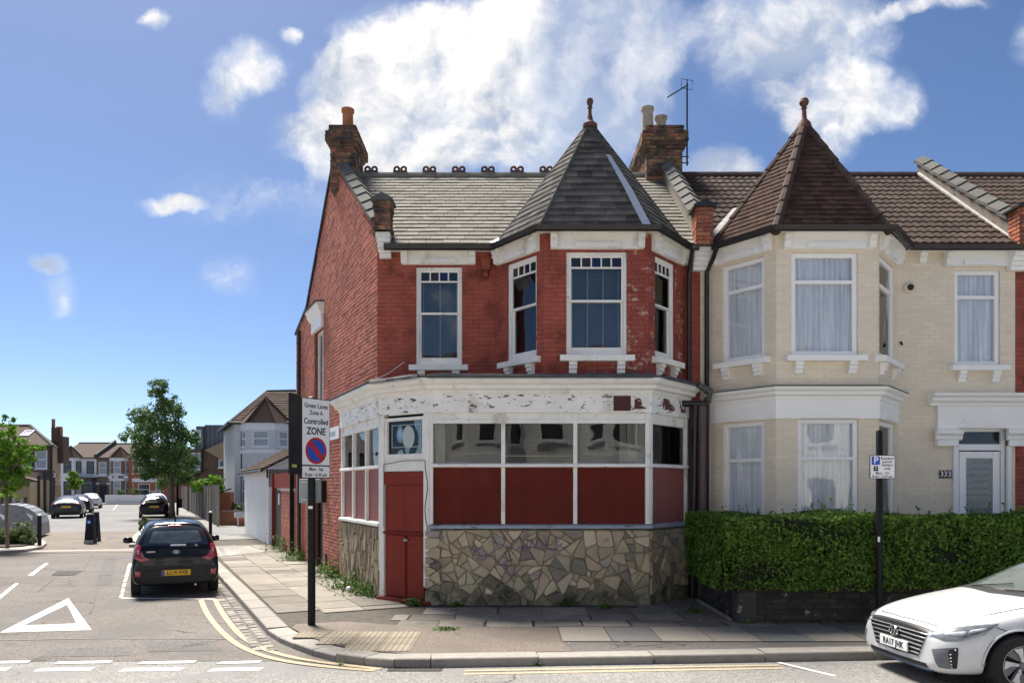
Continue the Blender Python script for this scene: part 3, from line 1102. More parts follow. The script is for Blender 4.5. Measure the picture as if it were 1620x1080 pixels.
# kerb of the main road and of the side street, joined by a curve
K1 = gnd(344, 913, ROAD)
K2 = gnd(423, 1004, ROAD)
kd = (K1 - K2).normalized()
MAINK = lambda x: 8.40 + .075 * (x + .8)


def bez(a, b, c, d, n):
    return [a * (1 - t) ** 3 + b * 3 * t * (1 - t) ** 2 + c * 3 * t * t * (1 - t) + d * t ** 3 for t in [i / n for i in range(n + 1)]]


curve = [Vector((x, y, ROAD)) for x, y in ((K2.x, K2.y), (-3.0, 9.76), (-2.69, 9.36), (-2.36, 8.98), (-2.02, 8.68), (-1.65, 8.47), (-1.3, 8.38))]
KERB = [K1 + kd * t for t in (72, 30, 12, 6, 3, 1.5, 0)] + [K2 + (K1 - K2) * f for f in (.75, .5, .25)] + curve
KERB += [Vector((x, MAINK(x), ROAD)) for x in (-.9, .3, 1.6, 2.9, 4.2, 5.5, 6.8, 9, 12, 20, 60)]
kxy = [(p.x, p.y) for p in KERB]

# left kerb line of the side street (across the road)
LK0 = gnd(-130, 905, ROAD)
left_off = 7.6
LKERB = [K1 + kd * t + Vector((-ST.y, ST.x, 0)) * left_off for t in (-3.2, 0, 3, 6, 12, 30, 72)]

main_road = strct(MB().add([(-80, 8.72, ROAD), (-2, 8.72, ROAD), (60, MAINK(60) + .3, ROAD), (-80, 4.2, ROAD + .05), (-2, 4.2, ROAD + .05), (60, 8.7, ROAD + .05), (-80, -2.6, ROAD), (-2, -2.6, ROAD), (60, 1.9, ROAD)],
                           [(3, 4, 1, 0), (4, 5, 2, 1), (6, 7, 4, 3), (7, 8, 5, 4)]).build('main_road', M['asphalt_main'], fix=False))
z1 = ROAD + .004
side_road = strct(MB().sheet([(-22, 8.72), (8, 8.72), (8, 8.9), (-3.2, 16), (-50, 110), (-75, 110), (-40, 20)], z1).build('side_road', M['asphalt_side'], fix=False))
fd0, fd1 = gnd(-60, 868, z1), gnd(340, 866, z1)
far_road = strct(MB().sheet([(fd0.x, fd0.y), (fd1.x, fd1.y), (fd1.x - 45.5, fd1.y + 92), (fd0.x - 52, fd0.y + 90)], z1 + .004).build('far_road', M['asphalt_far'], fix=False))
table = strct(MB().sheet([tuple(gnd(-60, 876, z1)[:2]), tuple(gnd(345, 872, z1)[:2]), tuple(gnd(322, 840, z1)[:2]), tuple(gnd(20, 842, z1)[:2])], z1 + .009).build('raised_table', M['asphalt_path'], fix=False))
MB().add([gnd(-60, 871.5, z1 + .013), gnd(230, 867.8, z1 + .013), gnd(230, 869.6, z1 + .013), gnd(-60, 874, z1 + .013)], [(3, 2, 1, 0)]).build('ramp_edge', M['kerb'], table, fix=False)
far_pave = strct(MB().sheet([(-80, 86), (20, 86), (20, 93), (-80, 93)], .0).build('far_footway', M['concrete_path'], fix=False))

# footway: base sheet, then flags
pv = [(p[0], p[1]) for p in offset_line(kxy, -.28)]
pave = strct(MB().sheet([(60, 40)] + [(-4, 130)] + pv[0:], -.014).build('footway', M['joint'], fix=False))
lpv = [(p.x, p.y) for p in LKERB]
left_pave = strct(MB().sheet([(-24, 8.9 + 4), lpv[0]] + lpv[1:] + [(-70, 90)], -.004).build('left_footway', M['concrete_path'], fix=False))
opp = strct(MB().sheet([(-80, -2.3), (-80, -40), (60, -40), (60, 2.2)], 0.0).build('opposite_footway', M['slab_bounce'], fix=False))  # out of view; colour paled to bounce light onto the shaded fronts

# kerb stones
kerb = strct(MB().sweep(kxy, [(-.27, -.05), (-.01, -.05), (-.01, ROAD - .05), (-.27, ROAD - .05)]).build('kerb', M['joint']))


def kerb_pts(step0):
    out, acc = [Vector(kxy[1])], 0
    for p, q in zip(kxy[1:], kxy[2:]):
        p, q = Vector(p), Vector(q)
        L = (q - p).length
        n = max(1, round(L / step0))
        for i in range(1, n + 1):
            out.append(p.lerp(q, i / n))
    return out


kp = kerb_pts(.92)
for i in range(len(kp) - 1):
    p, q = kp[i], kp[i + 1]
    if p.x > 16 or p.y > 50:
        continue
    d = (q - p).normalized()
    n_ = Vector((d.y, -d.x))
    dp = p + d * .006
    dq = q - d * .006
    h = random.uniform(-.004, .006)
    drop = 0.0
    mid = (p + q) / 2
    if -3.3 < mid.x < -1.85 and mid.y < 10.2:
        drop = .02
    e = .012
    vs = []
    for w_, zz in ((-.27, ROAD - .05), (0, ROAD - .05), (0, h - drop - e), (-e, h - drop), (-.27, h - drop * .6)):
        vs.append((dp.x + n_.x * w_, dp.y + n_.y * w_, zz))
    for w_, zz in ((-.27, ROAD - .05), (0, ROAD - .05), (0, h - drop - e), (-e, h - drop), (-.27, h - drop * .6)):
        vs.append((dq.x + n_.x * w_, dq.y + n_.y * w_, zz))
    MB().add(vs, [(4, 3, 2, 1, 0), (5, 6, 7, 8, 9)] + [(j, (j + 1) % 5, 5 + (j + 1) % 5, 5 + j) for j in range(5)]).build('kerb_stone', M['kerb'], kerb)

lk = strct(MB().sweep(list(reversed(lpv)), [(0, .004), (-.2, .004), (-.2, ROAD - .05), (0, ROAD - .05)]).build('left_kerb', M['kerb']))

# setts in the gutter of the side street
for i in range(46):
    t = -1.1 + i * .21
    for r in range(2):
        c = K2 + kd * (t + (.1 if r else 0)) + Vector((-ST.y, ST.x, 0)) * (.10 + r * .15)
        fr = Fr((c.x, c.y, ROAD + .004), kd, -Vector((-ST.y, ST.x, 0)).normalized(), (0, 0, 1))
        MB().frust(fr, 0.008, .20, -.065, .065, -.01, .012 + random.uniform(-.004, .004), .012).build('sett', M['sett'], side_road, fix=False)


def slab_row(fr, a0, a1, b0, b1, wid, ms, z=0.0, off=0.0, top=0.0):
    a = a0 - off
    while a < a1 - .03:
        s0, s1 = max(a, a0), min(a + wid * random.uniform(.96, 1.04), a1)
        if s1 - s0 > .08:
            m = random.choice(ms)
            hz = random.uniform(-.004, .004)
            mb = MB().prism(fr, [(s0 + .006, b0 + .006), (s1 - .006, b0 + .006), (s1 - .006, b1 - .006), (s0 + .006, b1 - .006)], -.012, hz, ins=.006,
                            tilt=(random.uniform(-.004, .004), random.uniform(-.004, .004)))
            mb.build('paving_slab', m, pave)
        a = a + wid


flat_main = Fr((0, 0, .001), (1, 0, 0), (0, 1, 0), (0, 0, 1))
S = [M['slab']]
slab_row(flat_main, -1.35, 3.35, 11.33, 11.98, .67, S, off=.2)
slab_row(flat_main, -1.75, 3.3, 10.85, 11.33, .66, S, off=.4)
slab_row(flat_main, -1.6, 9.5, 10.33, 10.85, .67, S, off=.1)
slab_row(flat_main, 2.0, 3.5, 11.98, 12.9, .66, S, off=.1)
row3 = [(.62, 1.24, 'slab_pale'), (1.24, 1.86, 'slab_grey'), (1.86, 2.5, 'slab_pale'), (2.5, 3.1, 'slab_pale'), (3.1, 3.75, 'slab_grey'), (3.75, 4.4, 'slab_pale')]
for a0, a1, k in row3:
    MB().prism(flat_main, [(a0 + .006, 9.36), (a1 - .006, 9.36), (a1 - .006, 10.32), (a0 + .006, 10.32)], -.012, random.uniform(0, .004), ins=.006).build('paving_slab', M[k], pave)
slab_row(flat_main, 4.4, 10, 9.36, 10.32, .64, S)
# footway asphalt: brown patch at the corner, grey strip along the kerb
mb = MB()
mb.sheet([(.61, 9.34), (.61, 10.33), (-1.2, 10.34), (-2.35, 10.75), (-3.0, 10.55), (-2.98, 10.28), (-2.77, 9.93), (-2.48, 9.55), (-2.16, 9.19), (-1.86, 8.94), (-1.5, 8.76), (-1.1, 8.67), (.7, 8.8)], -.002)
mb.build('corner_asphalt', M['asphalt_path'], pave, fix=False)
MB().sheet([(.6, 8.73), (14, MAINK(14) + .26), (14, 9.34), (.6, 9.34)], -.006).build('kerb_strip', M['asphalt_path_grey'], pave, fix=False)
# flags along the side street
sfr = Fr((K2.x, K2.y, .001), ST, Vector((ST.y, -ST.x, 0)), (0, 0, 1))
for r, (b0, b1, wid) in enumerate(((.30, .95, .9), (.95, 1.6, .75), (1.6, 2.3, .9))):
    slab_row(sfr, .9 + .3 * (r == 0), 15.5, b0, b1, wid, [M['slab'], M['slab'], M['slab'], M['slab_pale']], off=random.uniform(0, .6))
slab_row(sfr, 1.6, 6, 2.3, 2.9, .8, S, off=.3)
# pale crossing strip and farther footway
q = [gnd(345, 881), gnd(420, 873), gnd(372, 862), gnd(335, 864)]
MB().sheet([(p.x, p.y) for p in q], .006).build('pale_strip', M['concrete_path'], pave, fix=False)
for i in range(11):
    a, b = gnd(348 + i * 6.6, 880 - i * .7), gnd(342 + i * 4.6, 867 - i * .3)
    d = (b - a)
    a2, b2 = a + Vector((.12, 0, 0)), b + Vector((.12, 0, 0))
    MB().sheet([(a.x, a.y), (a2.x, a2.y), (b2.x, b2.y), (b.x, b.y)], .010).build('tactile_bar', M['kerb'], pave, fix=False)
q = [along(t, Vector((K2.x, K2.y, 0))) for t in (18.5, 90)]
w_ = Vector((ST.y, -ST.x, 0))
MB().sheet([(p.x, p.y) for p in (q[0] + w_ * .28, q[0] + w_ * 2.5, q[1] + w_ * 2.5, q[1] + w_ * .28)], .003).build('concrete_run', M['concrete_path'], pave, fix=False)
p1, p2, p3, p4 = gnd(300, 845), gnd(480, 845), gnd(480, 833), gnd(300, 833)
MB().sheet([(p.x, p.y) for p in (p1, p2, p3, p4)], .0075).build('side_lane', M['asphalt_far'], pave, fix=False)

# tactile paving at the dropped kerb
tfr = Fr((gx(476, 10.0), 9.0, .003), (1, 0, 0), (0, 1, 0), (0, 0, 1))
dom = MB()
tile_n = 0
for i in range(4):
    for j in range(3):
        a0, b0 = .0 + i * .4, -.22 + j * .4
        if (i, j) in ((0, 0), (1, 0), (0, 1)):
            continue
        MB().prism(tfr, [(a0 + .004, b0 + .004), (a0 + .396, b0 + .004), (a0 + .396, b0 + .396), (a0 + .004, b0 + .396)], -.012, .001, ins=.003).build('tactile_slab', M['tactile'], pave)
        for p in range(6):
            for q_ in range(6):
                c = tfr.P(a0 + .033 + p * .0667, 0, b0 + .033 + q_ * .0667)
                dom.lathe([(.014, .0008), (.012, .005), (.006, .0062)], c, 6)
d_ = dom.build('tactile_blisters', M['tactile'], pave, fix=False)
d_['kind'] = 'stuff'

# drain grate
dx = gx(655, 8.2)
gr = MB()
gr.box(dx - .28, dx + .28, MAINK(dx) - .17, MAINK(dx) - .15, ROAD + .009, ROAD + .013)
gr.box(dx - .28, dx + .28, MAINK(dx) - .03, MAINK(dx) - .005, ROAD + .009, ROAD + .013)
for i in range(10):
    x = dx - .26 + i * .055
    gr.box(x, x + .026, MAINK(dx) - .15, MAINK(dx) - .03, ROAD + .009, ROAD + .012)
g_ = thing('drain_grate', 'black iron drain grate in the gutter below the corner kerb', 'drain', (dx, 8.2, ROAD))
gr.build('grating', M['iron'], g_)
MB().sheet([(dx - .3, MAINK(dx) - .175), (dx + .3, MAINK(dx) - .175), (dx + .3, MAINK(dx) - .001), (dx - .3, MAINK(dx) - .001)], ROAD + .008).build('pit', M['ink_black'], g_, fix=False)

# ---------------------------------------------------------------- road markings
zm = z1 + .005


def mark(name, pts, m, parent=side_road, z=zm):
    mb = MB()
    mb.add([(p.x, p.y, z) for p in pts], [tuple(range(len(pts)))])
    o = mb.build(name, m, parent, fix=False)
    me = o.data
    if me.polygons[0].normal.z < 0:
        me.flip_normals()
    return o


def pxmark(name, pts, m, parent=side_road):
    return mark(name, [gnd(x, y, zm) for x, y in pts], m, parent)


O_, I_ = ((0, 999.5), (145, 995.5), (108, 945.5)), ((37, 988.5), (121, 985.5), (106.5, 955.5))
for k in range(3):
    pxmark('give_way_triangle', [O_[k], O_[(k + 1) % 3], I_[(k + 1) % 3], I_[k]], M['paint_white'])
for x0, x1 in ((-60, 49), (88, 179), (220, 312), (345, 415)):
    pxmark('give_way_dash', [(x0 - 3, 1049), (x1 - 6, 1048), (x1, 1044), (x0 + 6, 1045.5)], M['paint_white'])
for x0, x1 in ((-110, 18), (56, 150), (191, 293), (331, 418)):
    pxmark('give_way_dash', [(x0 - 4, 1061), (x1 - 8, 1059.6), (x1, 1054.6), (x0 + 8, 1056)], M['paint_white'])
for q in ([(-28, 962), (-18, 962), (30, 922), (24, 922)], [(44, 909.5), (52, 909.5), (77, 890), (71.5, 890)], [(0, 944), (3, 945), (0, 948), (-4, 946)]):
    pxmark('centre_line_dash', q, M['paint_white'])
for i in range(7):
    y0 = 942.5 - i * 8.6 + i * i * .12
    x0 = 188.5 + i * 2.1
    pxmark('bay_dash', [(x0, y0 + 2), (x0 + 5.5, y0 + 2), (x0 + 7, y0 - 4.2), (x0 + 2.5, y0 - 4.2)], M['paint_white'])
pxmark('bay_end_line', [(192, 945.8), (340, 947.5), (340, 946), (192, 944.6)], M['paint_white'])
for i in range(4):
    x0 = 30 + i * 60
    pxmark('centre_line_dash', [(178 + i * 2.5, 806 - i * 3.2), (179.5 + i * 2.5, 806 - i * 3.2), (182 + i * 2.5, 803.6 - i * 3.2), (181 + i * 2.5, 803.6 - i * 3.2)], M['paint_white'], far_road)


def band(name, pts, w, m, parent, z):
    """painted band of real width along a plan polyline"""
    L = offset_line([(p.x, p.y) for p in pts], -w / 2)
    Rr = offset_line([(p.x, p.y) for p in pts], w / 2)
    n = len(L)
    mb = MB().add([(p[0], p[1], z) for p in L] + [(p[0], p[1], z) for p in Rr], [(i, n + i, n + i + 1, i + 1) for i in range(n - 1)])
    o = mb.build(name, m, parent, fix=False)
    if o.data.polygons[0].normal.z < 0:
        o.data.flip_normals()
    return o


ye_a = [(315, 948), (321, 965), (333, 983), (352, 1004), (375, 1022), (410, 1037), (455, 1047), (520, 1055), (590, 1060)]
ye_b = [(337, 947), (346, 966), (360, 985), (375, 1003), (396, 1018), (425, 1031), (470, 1042), (530, 1050), (600, 1057.5)]
for q in (ye_a, ye_b):
    pts = [gnd(x + 3, y, zm) for x, y in q]
    fine = []
    for i in range(len(pts) - 1):
        fine += [pts[i].lerp(pts[i + 1], t / 3) for t in range(3)]
    fine.append(pts[-1])
    sm = fine[:]
    for _ in range(4):
        sm = [sm[0]] + [(sm[i - 1] + sm[i] * 2 + sm[i + 1]) / 4 for i in range(1, len(sm) - 1)] + [sm[-1]]
    band('yellow_line', sm, .085, M['paint_yellow'], side_road, zm + .003)
for dy in (-.20, -.34):
    pts = [Vector((x, MAINK(x) + dy, 0)) for x in (gx(735, 8.2), 0, 1, 2, 3.0)]
    band('yellow_line', pts, .065, M['paint_yellow'], main_road, ROAD + .0125)
b0 = Vector((3.02, MAINK(3) - .08, 0))
band('bay_end_line', [b0, b0 + Vector((.38, -.62, 0))], .06, M['paint_white'], main_road, ROAD + .016)
# tar seam across the junction, utility cover, trench scars
pts = [gnd(x, y + random.uniform(-.8, .8), zm) for x, y in ((-40, 1009), (40, 1010), (110, 1009), (180, 1008), (230, 1010), (290, 1009), (345, 1009.5), (400, 1008))]
band('tar_seam', pts, .035, M['tar'], side_road, zm + .0015)
band('tar_seam', [p - Vector((0, .035, 0)) for p in pts], .03, M['kerb'], side_road, zm + .0012)
for q in ([(155, 925), (148, 955), (142, 970)], [(130, 905), (150, 870)], [(85, 915), (60, 935)]):
    band('trench_scar', [gnd(x, y, zm) for x, y in q], .035, M['asphalt_path_grey'], side_road, zm + .0008)
for q in ([(-40, 1003), (26, 1003), (42, 992), (24, 984), (-40, 986)], [(232, 1030), (352, 1028), (338, 1013), (228, 1014)], [(60, 1038), (205, 1036), (196, 1022), (90, 1024)], [(150, 925), (176, 925), (184, 882), (166, 882)]):
    mark('asphalt_patch', [gnd(x, y, zm) for x, y in q], M['asphalt_mend'], side_road, z1 + .003)
mh = MB()
a, b, c, d = gnd(81, 910, zm), gnd(118, 909, zm), gnd(130, 902, zm), gnd(92, 902.5, zm)
mh.add([(p.x, p.y, z1 + .009) for p in (a, b, c, d)], [(0, 1, 2, 3)])
mh.build('utility_cover', M['iron'], side_road, fix=False)
for k in range(5):
    p0, p1 = a.lerp(d, (k + .3) / 5.2), b.lerp(c, (k + .3) / 5.2)
    MB().tube([(p0.x, p0.y, z1 + .011), (p1.x, p1.y, z1 + .011)], .012, 4).build('cover_rib', M['iron'], side_road)

# ================================================================ corner shop house
shop = thing('corner_shop_house', 'red painted two storey corner house with boarded old shopfront and slate turret', 'house', (0, 13, 0))
ffr, FL = wall_frame(along(8.05)[:2], CORNER[:2])         # flank, from back to front


def ta(t):                                                # distance from front corner -> flank frame
    return FL - t


ftop = polytop([(0, 6.05), (ta(6.5), 6.45), (ta(3.45), 9.0), (ta(0.30), 6.72), (ta(0.29), 6.42), (FL, 6.42)])
fw = (ta(5.55), ta(4.55), 3.85, 5.62)                     # tall flank window
fd = (ta(5.5), ta(4.6), 0.0, 2.55)                        # flank door
flank = brick_wall(shop, 'flank_wall', ffr, 0, FL, 0, ftop, [fw, fd], M['red_flank_lit'], M['flank_mortar'], depth=.012, n_ind=90, thick=.2,
                   jig=.005, pick=lambda b: -b[0] + .5 * abs(b[1] - 5))
# flank window with white hood
mb = MB()
frame_boxes(mb, ffr, fw[0], fw[1], fw[2], fw[3], -.14, -.07, .07)
mb.fbox(ffr, (fw[0] + fw[1]) / 2 - .02, (fw[0] + fw[1]) / 2 + .02, -.13, -.08, fw[2] + .07, fw[3] - .07)
w = mb.build('window', M['white_old'], shop)
pane(w, ffr, fw[0] + .07, fw[1] - .07, fw[2] + .07, fw[3] - .07, -.11, M['glass'])
mb = MB()
mb.fbox(ffr, fw[0] - .12, fw[1] + .02, 0, .07, 5.62, 5.9)
mb.aprism(ffr, [(0, 5.9), (.09, 5.9), (.16, 6.02), (.16, 6.08), (.2, 6.1), (.2, 6.14), (0, 6.16)], fw[0] - .22, fw[1] + .12)
mb.build('hood', M['white_new'], w)
MB().aprism(ffr, [(0, 6.165), (.23, 6.145), (.23, 6.17), (0, 6.2)], fw[0] - .25, fw[1] + .15).build('hood_lead', M['lead'], w)
# flank door
mb = MB()
frame_boxes(mb, ffr, fd[0], fd[1], 0, fd[3], -.15, -.06, .08)
dd = mb.build('flank_door', M['black_metal'], shop)
mb = MB().fbox(ffr, fd[0] + .08, fd[1] - .08, -.13, -.1, .08, fd[3] - .08)
mb.build('door_leaf', M['ink_black'], dd)
# small wall things on the flank
MB().fbox(ffr, ta(4.33), ta(4.2), .012, .12, 1.55, 2.05).build('meter_box', M['black_metal'], shop, bevel=.01)
np_ = MB().fbox(ffr, ta(4.2), ta(2.9), .016, .035, 2.93, 3.2).build('street_nameplate', M['sign_white'], shop)
for i, aa in enumerate((.12, .2, .28, .36, .44, .52, .60, .7, .78, .86, .94)):
    MB().fbox(ffr, ta(4.2) + aa, ta(4.2) + aa + .05, .035, .037, 3.0, 3.11).build('letter', M['ink_red'] if i < 3 else M['grey_metal'], np_)
# roof verge flashing on the rear slope of the flank
for t0, z0_, t1, z1_ in ((3.5, 9.0, 6.5, 6.47), (6.5, 6.47, 8.1, 6.07)):
    p, q = ffr.P(ta(t0), .02, z0_), ffr.P(ta(t1), .02, z1_)
    MB().tube([p, q], .035, 6).build('verge', M['gutter'], shop)

# upper front wall and bay
wfr, WL = wall_frame((CORNER.x, YW), (PARTY1, YW))
BF0, BF1 = gx(860, YB), gx(1026, YB)                     # bay front corners
BE = .82
bayp = [(BF0 - BE, YW), (BF0, YB), (BF1, YB), (BF1 + BE, YW)]
bl, BLL = wall_frame(bayp[0], bayp[1])
bf, BFL = wall_frame(bayp[1], bayp[2])
br, BRL = wall_frame(bayp[2], bayp[3])
ZB, ZT = 3.66, 6.08
w1 = (wfr.a_of(658), wfr.a_of(731), 4.06, 5.80)
wc = (bf.a_of(896), bf.a_of(992), 4.06, 5.76)
wl = (bl.a_of(802), bl.a_of(847) + .03, 4.06, 5.76)
wr = (br.a_of(1036), br.a_of(1066) + .04, 4.06, 5.76)
brick_wall(shop, 'front_wall', wfr, 0, bayp[0][0] - CORNER.x, ZB, flat(ZT), [w1], M['red_brick'], M['red_mortar'], n_ind=70, depth=.004)
wl2 = bayp[3][0] - CORNER.x
brick_wall(shop, 'front_wall', wfr, wl2, WL, 0, flat(ZT), [], M['red_brick'], M['red_mortar'], n_ind=10, depth=.006)
brick_wall(shop, 'bay_wall', bl, 0, BLL, ZB, flat(ZT), [wl], M['red_brick'], M['red_mortar'], n_ind=20, depth=.006)
a_m = (wc[0] + wc[1]) / 2
brick_wall(shop, 'bay_wall', bf, 0, a_m, ZB, flat(ZT), [wc], M['red_brick'], M['red_mortar'], n_ind=20, depth=.006)
brick_wall(shop, 'bay_wall', bf, a_m, BFL, ZB, flat(ZT), [wc], M['peel_brick'], M['red_mortar'], n_ind=30, depth=.008)
brick_wall(shop, 'bay_wall', br, 0, BRL, ZB, flat(ZT), [wr], M['peel_brick'], M['red_mortar'], n_ind=10, depth=.006)
tint = []
for nm, c in (('green light', (.01, .02, .018)), ('brown light', (.03, .014, .01)), ('blue light', (.006, .012, .05)), ('teal light', (.012, .025, .03)), ('violet light', (.015, .01, .03))):
    tint.append(mat(nm, c, .08, 0, spec=.6))
for fr_, q, nl, nb, two in ((wfr, w1, 4, 3, 0), (bf, wc, 5, 4, 0), (bl, wl, 4, 2, 0), (br, wr, 4, 2, 0)):
    w = sash_window(shop, fr_, *q, nl, nb, M['white_old'], True, tint)
    sill_and_brackets(w, fr_, q[0], q[1], q[2], M['white_old'], bh=.2)
lintel(shop, wfr, wfr.a_of(636), wfr.a_of(752), 5.83, 6.09, M['white_old'])
lintel(shop, bf, bf.a_of(871), bf.a_of(1018), 5.79, 6.06, M['white_old'])
lintel(shop, bl, .10, BLL - .09, 5.79, 6.06, M['white_old'])
lintel(shop, br, .09, BRL - .08, 5.79, 6.06, M['white_old'])
# rainwater outlet box and little pipes on the wall
mb = MB()
a0 = wfr.a_of(769)
mb.fbox(wfr, a0 - .07, a0 + .07, 0, .12, 5.72, 5.9)
mb.lathe([(.05, 0), (.055, .06), (.03, .12)], wfr.P(a0, .06, 5.60), 10)
mb.build('wall_vent', M['red_brick'], shop)
# corbel at the corner under the kneeler
mb = MB()
a0 = .0
for k in range(5):
    mb.fbox(wfr, a0 - .01 + .012 * k, a0 + .24, 0, .20 - k * .03, 6.36 - (k + 1) * .085, 6.36 - k * .085)
mb.build('corner_corbel', M['white_old'], shop, bevel=.008)
kn = brick_stack(shop, 'kneeler_pier', Fr((CORNER.x - .01, YW - .28, 0), (1, 0, 0)), .26, .3, 6.36, 6.86, M['stock_brick'], M['stock_mortar'], [(6.36, 6.44, .02), (6.72, 6.86, .02)], n_ind=20)
kf = Fr((CORNER.x - .01, YW - .28, 0), (1, 0, 0))
MB().prism(kf, [(-.06, 6.86), (.32, 6.86), (.32, 6.9), (.13, 7.0), (-.06, 6.9)], -.36, .06).build('kneeler_cap', M['lead'], shop)

# ---- roofs
eo = .18
eavep = [(BF0 - BE - .05, YW - .22), (BF0 - .10, YB - .24), (BF1 + .10, YB - .24), (BF1 + BE + .05, YW - .22)]


def turret(th, BF0, BF1, apex_x, apex_z, mtile, expo, wid, kind, hipm, nind, hipw, name='turret_slate', hipstyle='flat'):
    e = [Vector((BF0 - BE - .06, YW - .12, EAVE - .06)), Vector((BF0 - .09, YB - .22, EAVE - .06)), Vector((BF1 + .09, YB - .22, EAVE - .06)), Vector((BF1 + BE + .06, YW - .12, EAVE - .06))]
    ap = Vector((apex_x, YW - .02, apex_z))
    back = [Vector((e[3].x, YW + 1.2, EAVE - .06)), Vector((e[0].x, YW + 1.2, EAVE - .06))]
    ring = e + back
    mb = MB()
    mb.add([p for p in ring] + [ap], [(i, (i + 1) % 6, 6) for i in range(6)] + [(5, 4, 3, 2, 1, 0)])
    core = mb.build('turret_roof', mtile, th)
    for i in range(3):
        p0, p1 = e[i], e[i + 1]
        fr = roof_plane(p0, p1, ap)
        H_ = (ap - p0).dot(fr.W)
        ua = (ap - p0).dot(fr.U)
        L = (p1 - p0).length
        rows = int(H_ / expo)
        roof_tiles(th, core, name, fr, rows, expo, wid, lambda w, ua=ua, H_=H_: ua * min(1, w / H_), lambda w, ua=ua, L=L, H_=H_: L + (ua - L) * min(1, w / H_), mtile, kind, .014, nind, lap=.02)
    for i in range(4):
        p = e[i]
        d = ap - p
        if hipstyle == 'flat':
            MB().tube([p + Vector((0, 0, .0)), ap - d.normalized() * .1], hipw, 6).build('hip', hipm, core)
        else:
            n = int(d.length / .34)
            for k in range(n):
                a, b = p + d * (k / n), p + d * ((k + 1.08) / n)
                MB().tube([a - Vector((0, 0, .045)), b - Vector((0, 0, .055))], [hipw * 1.12, hipw * .95], 8).build('hip_tile', hipm, core)
    return core, e, ap


tur, te, tap = turret(shop, BF0, BF1, (BF0 + BF1) / 2, 8.36, M['slate_dark'], .148, .25, 'slate', M['slate_dark'], 170, .028)
# bright repair strip beside the right hip of the front face
fr = roof_plane(te[1], te[2], tap)
H_ = (tap - te[1]).dot(fr.W)
L_ = (te[2] - te[1]).length
ua = (tap - te[1]).dot(fr.U)
mb = MB()
pts = []
for w_ in (0.0, .9, 1.72):
    pts.append(L_ + (ua - L_) * w_ / H_)
mb.add([fr.P(pts[0] - .20, .024, -.02), fr.P(pts[0] - .06, .024, -.02), fr.P(pts[1] - .01, .024, .9), fr.P(pts[1] - .13, .024, .9), fr.P(pts[2] - .01, .022, 1.72), fr.P(pts[2] - .09, .022, 1.72)], [(0, 1, 2, 3), (3, 2, 4, 5)])
mb.build('flashing_strip', M['lead_bright'], tur, fix=False)
# finial
MB().lathe([(.13, -.12), (.13, -.05), (.065, .0), (.05, .06), (.033, .14), (.03, .23), (.05, .245), (.032, .27), (.045, .30), (.062, .35), (.05, .40), (.0, .42)], tap, 12).build('finial', M['terracotta_dark'], tur, smooth=40)

# main slate slope
Xl = lambda Y: CORNER.x - (Y - YW) * (-ST.x / ST.y)
p0, p1 = Vector((Xl(EAVE_Y) + .25, EAVE_Y, EAVE)), Vector((PARTY1, EAVE_Y, EAVE))
rfr = roof_plane(p0, p1, (PARTY1, RIDGE_Y, RIDGE_Z))
SL = math.hypot(RIDGE_Y - EAVE_Y, RIDGE_Z - EAVE)
sk = -ST.x / ST.y * (RIDGE_Y - EAVE_Y) / SL
RW = (p1 - p0).length
mb = MB()
mb.add([rfr.P(-.2, -.02, 0), rfr.P(RW, -.02, 0), rfr.P(RW, -.02, SL), rfr.P(-.2 - sk * SL, -.02, SL)], [(0, 1, 2, 3)])
b0, b1 = Vector((Xl(19.8), 19.8, EAVE)), Vector((PARTY1, 19.8, EAVE))
mb.add([rfr.P(-.2 - sk * SL, -.02, SL), rfr.P(RW, -.02, SL), b1, b0], [(0, 1, 2, 3)])
roof = mb.build('main_roof', M['slate_pale'], shop, fix=False)
roof_tiles(shop, roof, 'slate', rfr, 20, .203, .30, lambda w: .0 - sk * w, lambda w: RW, M['slate_pale'], 'slate', .016, 300, lap=.02,
           skip=lambda u, w: abs(u - ((BF0 + BF1) / 2 - p0.x)) < 1.45 - w * .42)
# ridge with crest ornaments
rl = Vector((Xl(RIDGE_Y) + .2, RIDGE_Y, RIDGE_Z + .02))
MB().tube([rl, (PARTY1, RIDGE_Y, RIDGE_Z + .02)], .075, 8).build('ridge_tile', M['slate_pale'], roof)
cx = []
for i in range(9):
    x = gx(587 + i * 46.2, RIDGE_Y)
    mb = MB()
    for s_ in (-.075, .075):
        ring = [(x + s_ + math.cos(t) * .052, RIDGE_Y, RIDGE_Z + .165 + math.sin(t) * .052) for t in [2 * math.pi * k / 12 for k in range(13)]]
        mb.tube(ring, .026, 6)
    mb.box(x - .15, x + .15, RIDGE_Y - .03, RIDGE_Y + .03, RIDGE_Z + .06, RIDGE_Z + .13)
    mb.build('ridge_crest', M['terracotta_dark'], roof)
# gutters
gl = [(CORNER.x + .16, EAVE_Y - .02), (BF0 - BE - .02, EAVE_Y - .02), (BF0 - .09, YB - .25), (BF1 + .09, YB - .25), (BF1 + BE + .0, EAVE_Y - .02), (PARTY1 - .1, EAVE_Y - .02)]
MB().sweep(gl, [(0, EAVE - .03), (.0, EAVE - .10), (.04, EAVE - .125), (.085, EAVE - .105), (.11, EAVE - .035)]).build('gutter', M['gutter'], shop)
MB().sweep([(CORNER.x + .02, YW), (BF0 - BE, YW), (BF0, YB), (BF1, YB), (BF1 + BE, YW), (PARTY1, YW)], [(-.05, EAVE + .0), (.16, EAVE - .05), (.16, EAVE - .07), (-.05, EAVE - .06)]).build('soffit', M['white_old'], shop)
# gable parapet coping on the front slope of the flank
coping_run(shop, ffr.P(ta(.35), -.12, 6.72), ffr.P(ta(3.45), -.12, 9.05), .24, .40, M['coping'])
